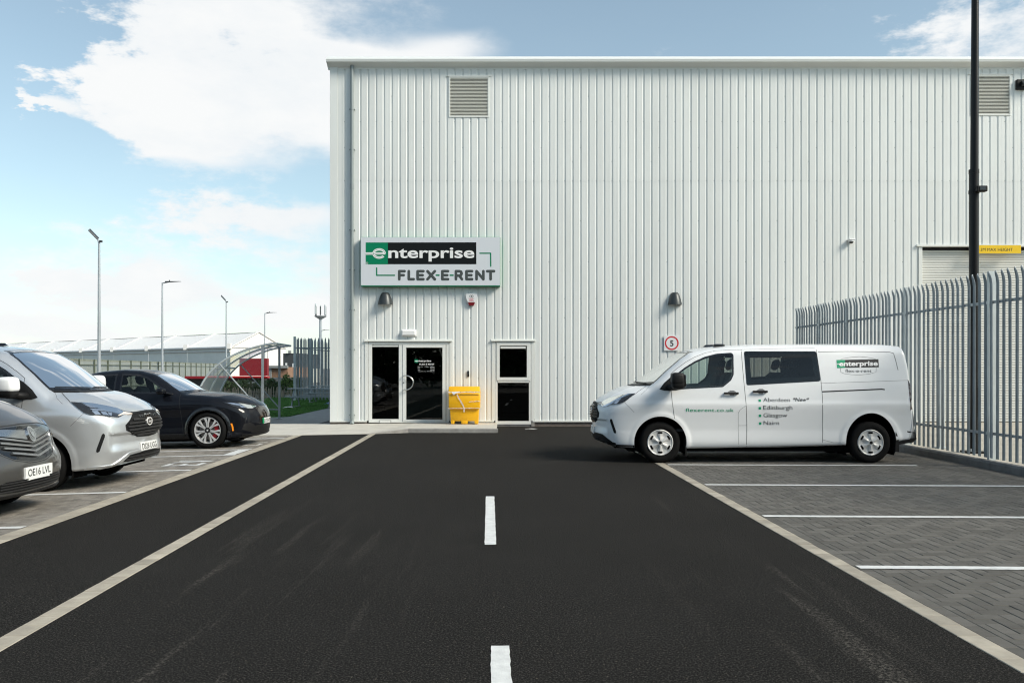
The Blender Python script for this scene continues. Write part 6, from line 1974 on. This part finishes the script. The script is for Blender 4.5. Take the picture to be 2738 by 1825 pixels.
# -- picnic tables
def picnic(x, y, L_, label):
    r = tag(empty('picnic_table', (x, y, 0)), label, 'picnic table', 'steel picnic tables')
    gm = M['galv']
    for dy in (-.24, -.08, .08, .24): MB().bx(x - L_ / 2, x + L_ / 2, y + dy - .065, y + dy + .065, .735, .765).build('top_slat', gm, r)
    for sy in (-1, 1):
        for dy in (0, .15): MB().bx(x - L_ / 2, x + L_ / 2, y + sy * (.62 + dy) - .065, y + sy * (.62 + dy) + .065, .43, .46).build('seat_slat', gm, r)
    for sx in (-1, 1):
        xx = x + sx * (L_ / 2 - .25)
        for sy in (-1, 1):
            MB().tube([(xx, y + sy * .2, .735), (xx, y + sy * .62, .03)], .03, 8).build('leg', gm, r)
        MB().bx(xx - .025, xx + .025, y - .78, y + .78, .38, .43).build('crossbar', gm, r)
        MB().bx(xx - .03, xx + .03, y - .75, y + .75, .0, .04).build('foot_bar', gm, r)
picnic(-8.0, 34.3, 2.0, 'steel picnic table on the grass, the nearer one')
picnic(-8.4, 39.0, 2.0, 'steel picnic table on the grass, the farther one by the palisade')

# -- cycle shelter with a curved clear roof
def shelter():
    r = tag(empty('cycle_shelter', (-7.3, 25.3, 0)), 'curved clear plastic cycle shelter on galvanised hoops', 'shelter')
    pa, pb = Vector((-7.05, 24.0, 0)), Vector((-7.29, 26.6, 0))
    arc = [(-2.02, 0.0), (-1.93, .55), (-1.78, 1.0), (-1.55, 1.38), (-1.227, 1.70), (-.85, 1.93), (-.45, 2.10), (0, 2.22), (.2, 2.26), (.36, 2.27)]
    A = []
    for t in np.linspace(0, len(arc) - 1, 34):
        i = min(int(t), len(arc) - 2); u = t - i
        p0, p1, p2, p3 = arc[max(i - 1, 0)], arc[i], arc[i + 1], arc[min(i + 2, len(arc) - 1)]
        A.append(tuple(.5 * (2 * p1[k] + (p2[k] - p0[k]) * u + (2 * p0[k] - 5 * p1[k] + 4 * p2[k] - p3[k]) * u * u + (3 * p1[k] - p0[k] - 3 * p2[k] + p3[k]) * u ** 3) for k in (0, 1)))
    for t in (0, .5, 1):
        o = pa.lerp(pb, t)
        MB().tube([(o.x + a, o.y, b) for a, b in A], .028, 8).build('hoop', M['galv_post'], r, smooth=50)
    for t in (0, 1):
        o = pa.lerp(pb, t)
        MB().bx(o.x - .03, o.x + .03, o.y - .03, o.y + .03, 0, 2.22).build('post', M['galv'], r)
        MB().tube([(o.x - 1.227, o.y, 1.70), (o.x - .02, o.y, .35)], .02, 8).build('brace', M['galv'], r)
        MB().tube([(o.x - .55, o.y, .28), (o.x, o.y, .28)], .018, 8).build('foot_bar', M['galv'], r)
        MB().bx(o.x - .09, o.x + .09, o.y - .09, o.y + .09, 0, .012).build('base_plate', M['galv'], r)
    for k in (0, 13, 26, 33):
        a, b = A[k]
        MB().tube([(pa.x + a, pa.y, b + .01), (pb.x + a, pb.y, b + .01)], .022, 8).build('purlin', M['galv_post'], r, smooth=50)
    pl = shelter_plastic()
    for t0, t1 in ((0.01, .49), (.51, .99)):
        o0, o1 = pa.lerp(pb, t0), pa.lerp(pb, t1)
        for k0, k1 in ((0, 13), (13, 33)):
            vs = []
            for k in range(k0, k1 + 1):
                a, b = A[k]
                for o in (o0, o1): vs.append((o.x + a - .01, o.y, b + .035))
            MB().add(vs, [(2 * i, 2 * i + 1, 2 * i + 3, 2 * i + 2) for i in range(k1 - k0)]).build('roof_sheet', pl, r, smooth=True)
    # end sheet nearest the building
    o = pb
    vs = [(o.x + a, o.y + .02, b) for a, b in A[:27]] + [(o.x - .1, o.y + .02, .3)]
    MB().add(vs, [tuple(range(len(vs)))]).build('end_sheet', M['clear_end'], r)
def shelter_plastic():
    """clear sheet; iridescent glints and a milky sky sheen painted into its colours"""
    ma = bpy.data.materials.new('shelter_plastic'); ma.use_nodes = True
    nt = ma.node_tree; nt.nodes.clear(); N, L = nt.nodes.new, nt.links.new
    out = N('ShaderNodeOutputMaterial'); mx = N('ShaderNodeMixShader'); tr = N('ShaderNodeBsdfTransparent'); gl = N('ShaderNodeBsdfGlossy'); gl.inputs['Roughness'].default_value = .08
    t = N('ShaderNodeTexCoord'); n = N('ShaderNodeTexNoise'); n.inputs['Scale'].default_value = 1.1; n.inputs['Detail'].default_value = 2
    L(t.outputs['Object'], n.inputs['Vector'])
    cr = N('ShaderNodeValToRGB'); e = cr.color_ramp.elements
    e[0].position = .34; e[0].color = (.66, .82, .82, 1); e[1].position = .66; e[1].color = (.80, .76, .88, 1)
    x = cr.color_ramp.elements.new(.45); x.color = (.93, .88, .58, 1); x = cr.color_ramp.elements.new(.54); x.color = (.86, .88, .87, 1)
    L(n.outputs[0], cr.inputs[0]); L(cr.outputs[0], tr.inputs[0])
    fr_ = N('ShaderNodeValue'); fr_.outputs[0].default_value = .08
    df = N('ShaderNodeBsdfTranslucent'); df.inputs[0].default_value = (.8, .8, .8, 1); d2 = N('ShaderNodeBsdfDiffuse'); d2.inputs[0].default_value = (.75, .76, .76, 1)
    ad = N('ShaderNodeMixShader'); ad.inputs[0].default_value = .5; L(df.outputs[0], ad.inputs[1]); L(d2.outputs[0], ad.inputs[2])
    m2 = N('ShaderNodeMixShader'); m2.inputs[0].default_value = .45; L(tr.outputs[0], m2.inputs[1]); L(ad.outputs[0], m2.inputs[2])  # milky white mixed in to stand for sky mirrored in the sheet
    L(fr_.outputs[0], mx.inputs[0]); L(m2.outputs[0], mx.inputs[1]); L(gl.outputs[0], mx.inputs[2]); L(mx.outputs[0], out.inputs[0])
    return ma
M['clear_end'] = glass('clear_sheet', (.90, .92, .92), 1.4)
shelter()

# -- street lamps
def street_lamp(px, topy, Y, head, label, wide=1.0):
    x = (px - CX) / FPX * Y; h = CAMH + (HY - topy) / FPX * Y
    r = tag(empty('street_lamp', (x, Y, 0)), label, 'street lamp', 'street lamps beyond the car park')
    MB().tube([(x, Y, -.06), (x, Y, 1.2), (x, Y, h)], [.095 * wide, .09 * wide, .05 * wide], 12).build('column', M['galv_lamp'], r, smooth=40)
    k = Y / FPX
    if head == 'tilt':
        MB().tube([(x, Y, h - .05), (x - .05, Y, h + .15)], .05, 8).build('bracket', M['galv_lamp'], r)
        q = MB().box((0, 0, 0), (.62, .34, .07), 0, .02)
        Mx = Matrix.Translation((x - .28, Y, h + .42)) @ Matrix.Rotation(R(52), 4, 'Y') @ Matrix.Rotation(R(25), 4, 'Z')
        q.v = [tuple(Mx @ Vector(v_)) for v_ in q.v]
        q.build('luminaire', M['lamp_grey'], r)
        MB().box((x + .10, Y - .02, h + .05), (.14, .10, .10), 0, .01).build('photocell', M['lamp_grey'], r)
    else:
        MB().tube([(x - .04, Y, h), (x + .55, Y, h + .10)], [.045, .035], 8).build('arm', M['galv_lamp'], r)
        q = MB().add([(0, -.16, 0), (1.15, -.04, .06), (1.15, .04, .06), (0, .16, 0), (0, -.12, .09), (1.1, -.03, .09), (1.1, .03, .09), (0, .12, .09)], [(0, 3, 2, 1), (4, 5, 6, 7), (0, 1, 5, 4), (1, 2, 6, 5), (2, 3, 7, 6), (3, 0, 4, 7)])
        q.v = [(x + .25 + v_[0], Y + v_[1], h + .06 + v_[2]) for v_ in q.v]
        q.build('luminaire', M['lamp_grey'], r)
        MB().bx(x + .5, x + .56, Y - .03, Y + .03, h + .14, h + .24).build('photocell', M['lamp_grey'], r)
street_lamp(265, 648, 43.4, 'tilt', 'tall grey street lamp above the silver van, head tilted left')
street_lamp(434, 757, 63.2, 'arm', 'grey street lamp above the black car roof, head pointing right')
street_lamp(605, 808, 82.0, 'tilt', 'thin grey street lamp at the corner of the white marquee')
street_lamp(708, 838, 99.0, 'arm', 'small grey street lamp rising behind the cycle shelter')
street_lamp(859, 884, 143.0, 'arm', 'farthest small lamp, beside the phone mast and the warehouse corner')
# -- phone mast
MY = 190.0; mxx = (857 - CX) / FPX * MY; mh = CAMH + (HY - 826) / FPX * MY
ms = tag(empty('phone_mast', (mxx, MY, 0)), 'grey phone mast with a cluster of antennas left of the warehouse', 'mast')
MB().tube([(mxx, MY, 0), (mxx, MY, mh - 1.6)], [.45, .28], 12).build('column', M['galv_lamp'], ms, smooth=40)
MB().lathe([(.3, -.3), (1.3, .3), (1.4, .45), (.3, .45)], 14, Matrix.Translation((mxx, MY, mh - 2.0))).build('head_frame', M['galv_lamp'], ms)
for k in range(8):
    a = 2 * math.pi * k / 8 + .2
    rr = 1.45 if k % 2 else 1.1
    MB().box((mxx + math.cos(a) * rr, MY + math.sin(a) * rr, mh - .45 + .2 * (k % 3)), (.32, .25, 2.0 + .3 * (k % 2)), a, .04).build('antenna', M['galv_post'] if k % 3 else M['lamp_grey'], ms)
# -- long white marquee
def marquee():
    r = tag(empty('marquee', (-60, 140, 0)), 'long white marquee hall with a ridged roof in the left background', 'marquee')
    c0 = Vector((-39.8, 120, 0)); gdir = Vector((5.7, 7.2, 0)).normalized(); ld = Vector((-.775, .633, 0)).normalized(); wd = 9.4; H = 4.52; rise = 2.30; Ltot = 150; bay = 11.5
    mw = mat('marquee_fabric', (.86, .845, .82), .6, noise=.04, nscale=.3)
    mw2 = mat('marquee_wall_shaded', (.62, .65, .64), .6, noise=.08, nscale=.5)  # greyer than the roof: the side wall's shade is put into its colour
    ms_ = mat('marquee_seam', (.62, .61, .59), .7)
    me_ = mat('marquee_eave', (.52, .53, .53), .4)
    mid = gdir * (wd / 2)
    n = int(Ltot / bay)
    for k in range(n):
        a = c0 + ld * (k * bay); b = c0 + ld * ((k + 1) * bay - .05)
        ra, rb_ = a + mid + Vector((0, 0, H + rise)), b + mid + Vector((0, 0, H + rise))
        up = Vector((0, 0, H))
        # roof panels sag a little between the frames
        vs = []
        for i in range(5):
            t = i / 4; sg_ = .22 * math.sin(math.pi * t)
            e, q = (a + up).lerp(b + up, t), ra.lerp(rb_, t)
            vs += [e - Vector((0, 0, sg_ * .3)), e.lerp(q, .5) - Vector((0, 0, sg_)), q - Vector((0, 0, sg_ * .5))]
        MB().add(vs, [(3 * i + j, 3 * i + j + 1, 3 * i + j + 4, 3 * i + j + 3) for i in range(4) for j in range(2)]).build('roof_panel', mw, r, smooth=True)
        f1, f2 = a + gdir * wd + up, b + gdir * wd + up
        MB().add([ra, rb_, f2, f1], [(0, 1, 2, 3)]).build('roof_panel', mw, r)
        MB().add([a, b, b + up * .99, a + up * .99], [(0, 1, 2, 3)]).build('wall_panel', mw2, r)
        if k < 9:
            MB().tube([a + up + Vector((0, 0, .02)), (a + mid + Vector((0, 0, H + rise + .05)))], .12, 6).build('seam', ms_, r)
            MB().box(a + up - gdir * .2 + Vector((0, 0, .15)), (.6, .6, .75)).build('eave_bracket', mw, r)
    e0, e1 = c0 + up - gdir * .12, c0 + ld * Ltot + up - gdir * .12
    MB().tube([e0 + Vector((0, 0, -.05)), e1 + Vector((0, 0, -.05))], .18, 8).tube([e0 + Vector((0, 0, -.55)), e1 + Vector((0, 0, -.55))], .10, 8).build('eave_beam', me_, r)
    # gable end
    mg = mat('marquee_gable_sunlit', (.84, .82, .78), .6)  # pale and warm: sunlight on the gable is put into its colour
    MB().add([c0, c0 + gdir * wd, c0 + gdir * wd + up, c0 + mid + Vector((0, 0, H + rise)), c0 + up], [(0, 1, 2, 3, 4)]).build('gable', mg, r)
    for t in (.33, .66):
        p = c0 + gdir * (wd * t) - ld * .05
        MB().tube([p, p + up], .06, 6).build('gable_post', ms_, r)
    MB().tube([c0 + up - ld * .06, c0 + gdir * wd + up - ld * .06], .06, 6).build('gable_beam', ms_, r)
    MB().tube([c0 + up - ld * .06, c0 + mid + Vector((0, 0, H + rise)) - ld * .06, c0 + gdir * wd + up - ld * .06], .10, 6).build('gable_edge', ms_, r)
marquee()
# -- long pale fence in front of the marquee
def far_fence():
    r = tag(empty('boundary_fence', (-28, 70, 0)), 'long pale green-grey palisade fence in front of the white marquee', 'fence')
    a, b = Vector((-21.2, 36.5, 0)), Vector((-33.2, 97.5, 0))
    d = (b - a); Lf = d.length; d.normalize(); nrm = Vector((-d.y, d.x, 0))
    m1 = mat('far_pale', (.42, .44, .38), .6); m2 = mat('far_post', (.10, .12, .085), .7)
    mb = MB(); n = int(Lf / .155)
    random.seed(21)
    for k in range(n):
        p = a + d * (k * .155)
        h = 2.08 + random.uniform(-.015, .015); w_ = d * .040
        mb.add([p - w_, p + w_, p + w_ + Vector((0, 0, h - .08)), p + Vector((0, 0, h)), p - w_ + Vector((0, 0, h - .08))], [(0, 1, 2, 3, 4)])
    tag(mb.build('pales', m1, r, fix=False), kind='stuff')
    for k in range(int(Lf / 2.75)):
        p = a + d * (k * 2.75) - nrm * .06
        MB().box((p.x, p.y, 1.02), (.07, .07, 2.08), math.atan2(d.y, d.x)).build('post', m2, r)
    for z in (.4, 1.75):
        MB().tube([a - nrm * .04 + Vector((0, 0, z)), b - nrm * .04 + Vector((0, 0, z))], .03, 6).build('rail', m2, r)
    # greenery and sheeting behind it
    p0, p1 = a - nrm * -1.2, b - nrm * -1.2
    MB().tube([a + nrm * .5 + Vector((0, 0, 2.02)), b + nrm * .5 + Vector((0, 0, 2.02))], .07, 6).build('back_rail', m2, r)
far_fence()
# -- low red-fronted shop, brick block and dark unit beyond
def box_building(name, x0, x1, y0, y1, z1, m, label, parts):
    r = tag(empty(name, ((x0 + x1) / 2, y0, 0)), label, 'building')
    MB().bx(x0, x1, y0, y1, -.06, z1).build('walls', m, r)
    for (nm, X0, X1, Z0, Z1, dp, mm) in parts:
        MB().bx(X0, X1, y0 - dp, y0 - .002, Z0, Z1, .01).build(nm, mm, r)
    return r
def hx(px, Y): return (px - CX) / FPX * Y
def hz(py, Y): return CAMH + (HY - py) / FPX * Y
mred = mat('red_fascia', (.25, .010, .018), .6); mbrick = mat('brown_brick', (.26, .155, .10), .85, noise=.2, nscale=3); mdark = mat('dark_cladding', (.045, .05, .055), .6)
mcream = mat('cream_wall', (.42, .42, .38), .7); mgrey = mat('grey_parapet', (.26, .27, .27), .6)
Y = 66.0
box_building('shop_building', hx(500, Y), hx(735, Y), Y, Y + 12, hz(1012, Y), mdark, 'low shop with a red fascia and red box sign seen through the cycle shelter',
    [('fascia', hx(500, Y), hx(721, Y), hz(1012, Y), hz(1005, Y), .5, mred), ('box_sign', hx(645, Y), hx(719, Y), hz(1004, Y), hz(958, Y), .45, mred),
     ('fascia_lip', hx(560, Y), hx(722, Y), hz(1009, Y), hz(1005.5, Y), .7, M['red']),
     ('poster', hx(655, Y), hx(673, Y), hz(1033, Y), hz(1021, Y), .04, M['white_plate']), ('poster', hx(675, Y), hx(684, Y), hz(1031, Y), hz(1020, Y), .04, M['white_plate']),
     ('poster', hx(602, Y), hx(608, Y), hz(1042, Y), hz(1032, Y), .04, mcream), ('poster_print', hx(668, Y), hx(674, Y), hz(1032, Y), hz(1023, Y), .05, mred),
     ('poster_print', hx(659, Y), hx(666, Y), hz(1031, Y), hz(1024, Y), .05, M['black_ink']), ('pier', hx(708, Y), hx(714, Y), -.06, hz(1012, Y), .1, mcream)])
Y = 74.0
box_building('brick_block', hx(718, Y), hx(769, Y), Y, Y + 8, hz(981, Y), mbrick, 'small brown brick building with a grey parapet right of the shop',
    [('parapet', hx(716, Y), hx(771, Y), hz(984, Y), hz(977, Y), .25, mgrey), ('return_wall', hx(718, Y), hx(727, Y), -.06, hz(985, Y), .1, mgrey)])
Y = 112.0
box_building('dark_unit', hx(757, Y), hx(800, Y), Y, Y + 12, hz(944, Y), mdark, 'dark grey flat-roofed unit behind the brick building',
    [('window', hx(763, Y), hx(768, Y), hz(976, Y), hz(970, Y), .05, M['white_plate']), ('window', hx(782, Y), hx(787, Y), hz(983, Y), hz(971, Y), .05, M['white_plate']), ('vent_stack', hx(772, Y), hx(779, Y), hz(944, Y), hz(937, Y), .3, mgrey)])
Y = 90.0
box_building('cream_unit', hx(766, Y), hx(810, Y), Y, Y + 8, hz(985, Y), mcream, 'low cream unit with a red band behind the palisade enclosure',
    [('red_band', hx(766, Y), hx(810, Y), hz(997, Y), hz(986, Y), .2, mred), ('window', hx(779, Y), hx(786, Y), hz(1018, Y), hz(1006, Y), .05, M['white_plate'])])
# -- low paling strip and shrubs at the back of the lawn
def paling():
    r = tag(empty('paling_fence', (-12, 45.5, 0)), 'low pale wooden paling along the back of the lawn', 'fence')
    m1 = mat('weathered_pale', (.40, .33, .25), .85, isl=.3)
    random.seed(31); mb = MB()
    x = -20.0
    while x < -7.4:
        h = random.uniform(.34, .62); w_ = random.uniform(.03, .05); lean = random.uniform(-.05, .05)
        mb.add([(x, 45.5, -.02), (x + w_, 45.5, -.02), (x + w_ + lean, 45.48, h), (x + lean, 45.48, h), (x, 45.53, -.02), (x + w_, 45.53, -.02), (x + w_ + lean, 45.51, h), (x + lean, 45.51, h)], [(0, 1, 2, 3), (4, 7, 6, 5), (0, 3, 7, 4), (1, 5, 6, 2), (3, 2, 6, 7)])
        x += w_ + random.uniform(.02, .07)
    tag(mb.build('pales', m1, r, fix=False), kind='stuff')
    for z in (.12, .32): MB().bx(-20, -7.4, 45.54, 45.56, z - .01, z + .01).build('wire', M['galv'], r)
paling()
def shrub(x, y, rx, rz, label, seed, tint):
    random.seed(seed)
    r = tag(empty('shrub', (x, y, 0)), label, 'shrub', 'shrubs behind the lawn')
    st = MB()
    for k in range(5):
        a = random.uniform(0, 6.28); st.tube([(x, y, -.05), (x + math.cos(a) * rx * .3, y + math.sin(a) * .2, rz * .5), (x + math.cos(a) * rx * .6, y + math.sin(a) * .4, rz * .95)], [.03, .02, .008], 5)
    st.build('stems', M['bark'], r)
    V = []; F = []
    clumps = [(random.uniform(-1, 1) * rx, random.uniform(-.5, .5) * rx, random.uniform(.25, 1.0) * rz, random.uniform(.25, .45) * min(rx, rz)) for _ in range(16)]
    for (cx_, cy_, cz_, cr_) in clumps:
        for _ in range(85):
            d_ = Vector((random.gauss(0, 1), random.gauss(0, 1), random.gauss(0, 1))).normalized() * cr_ * random.random() ** .4
            p = Vector((x + cx_, y + cy_, cz_)) + d_
            if p.z < 0: continue
            u = Vector((random.gauss(0, 1), random.gauss(0, 1), random.gauss(0, 1))).normalized(); w_ = u.orthogonal().normalized()
            l_ = random.uniform(.05, .10)
            b = len(V); V += [p - u * l_, p + w_ * l_ * .45, p + u * l_, p - w_ * l_ * .45]; F.append((b, b + 1, b + 2, b + 3))
    me = bpy.data.meshes.new('foliage'); me.from_pydata(V, [], F); me.materials.append(tint)
    obj('foliage', me, r)
M['bark'] = mat('bark', (.09, .07, .05), .9)
g1 = mat('leaf_green', (.055, .095, .03), .65, isl=.45); g2 = mat('leaf_bright', (.10, .16, .035), .65, isl=.4)
for i, (px, py, Y, rx, tint, lab) in enumerate(((598, 1030, 47.0, 1.0, g1, 'dark green shrub behind the black car windscreen'), (640, 1036, 47.5, .9, g1, 'green shrub seen through the middle of the cycle shelter'),
        (678, 1032, 47.0, .9, g1, 'green shrub seen through the right part of the cycle shelter'), (722, 1036, 47.3, .75, g1, 'green shrub between the two shelter posts'),
        (752, 1026, 48.0, .65, g2, 'bright green shrub just right of the front shelter post'), (778, 1016, 49.0, .6, g2, 'bright green shrub beside the palisade corner post'))):
    shrub(hx(px, Y), Y, rx, hz(py, Y) + .25, lab, 40 + i, tint)
tag(MB().add([(-8.2, 36.8, .0), (-7.7, 36.7, .05), (-7.3, 36.9, .0), (-7.6, 37.2, .12), (-8.0, 37.1, .10)], [(0, 1, 4), (1, 3, 4), (1, 2, 3)]).build('blue_sheet', mat('blue_plastic', (.03, .12, .30), .4)), 'crumpled blue plastic sheet lying under the picnic tables', 'litter')
tag(MB().add([(-8.95, 33.0, .02), (-8.7, 32.95, .07), (-8.5, 33.05, .03), (-8.65, 33.25, .09), (-8.9, 33.2, .05)], [(0, 1, 4), (1, 3, 4), (1, 2, 3)]).build('white_litter', M['lettering_white']), 'small scrap of white litter on the lawn', 'litter')

# -- belt of trees behind the camera, mirrored in the glass and the paintwork
def tree_belt():
    random.seed(77); V = []; F = []
    for i in range(46):
        cx_ = -75 + i * 3.3 + random.uniform(-1, 1); cy_ = -31 + random.uniform(-3, 3); hh = random.uniform(10, 14)
        for _ in range(800):
            t = random.random(); r_ = (3.2 - 1.6 * t) * random.random() ** .5; a = random.uniform(0, 6.283)
            p = Vector((cx_ + math.cos(a) * r_, cy_ + math.sin(a) * r_, .3 + t * hh))
            u = Vector((random.gauss(0, 1), random.gauss(0, 1), random.gauss(0, 1))).normalized(); w_ = u.orthogonal().normalized(); l_ = random.uniform(.35, .7)
            b = len(V); V += [p - u * l_, p + w_ * l_ * .6, p + u * l_, p - w_ * l_ * .6]; F.append((b, b + 1, b + 2, b + 3))
    me = bpy.data.meshes.new('tree_belt'); me.from_pydata(V, [], F); me.materials.append(mat('belt_leaf', (.085, .12, .05), .8, isl=.4, spec=.2))
    tag(obj('tree_belt', me), 'dense belt of trees mirrored in the glass', 'trees', kind='stuff')
tree_belt()
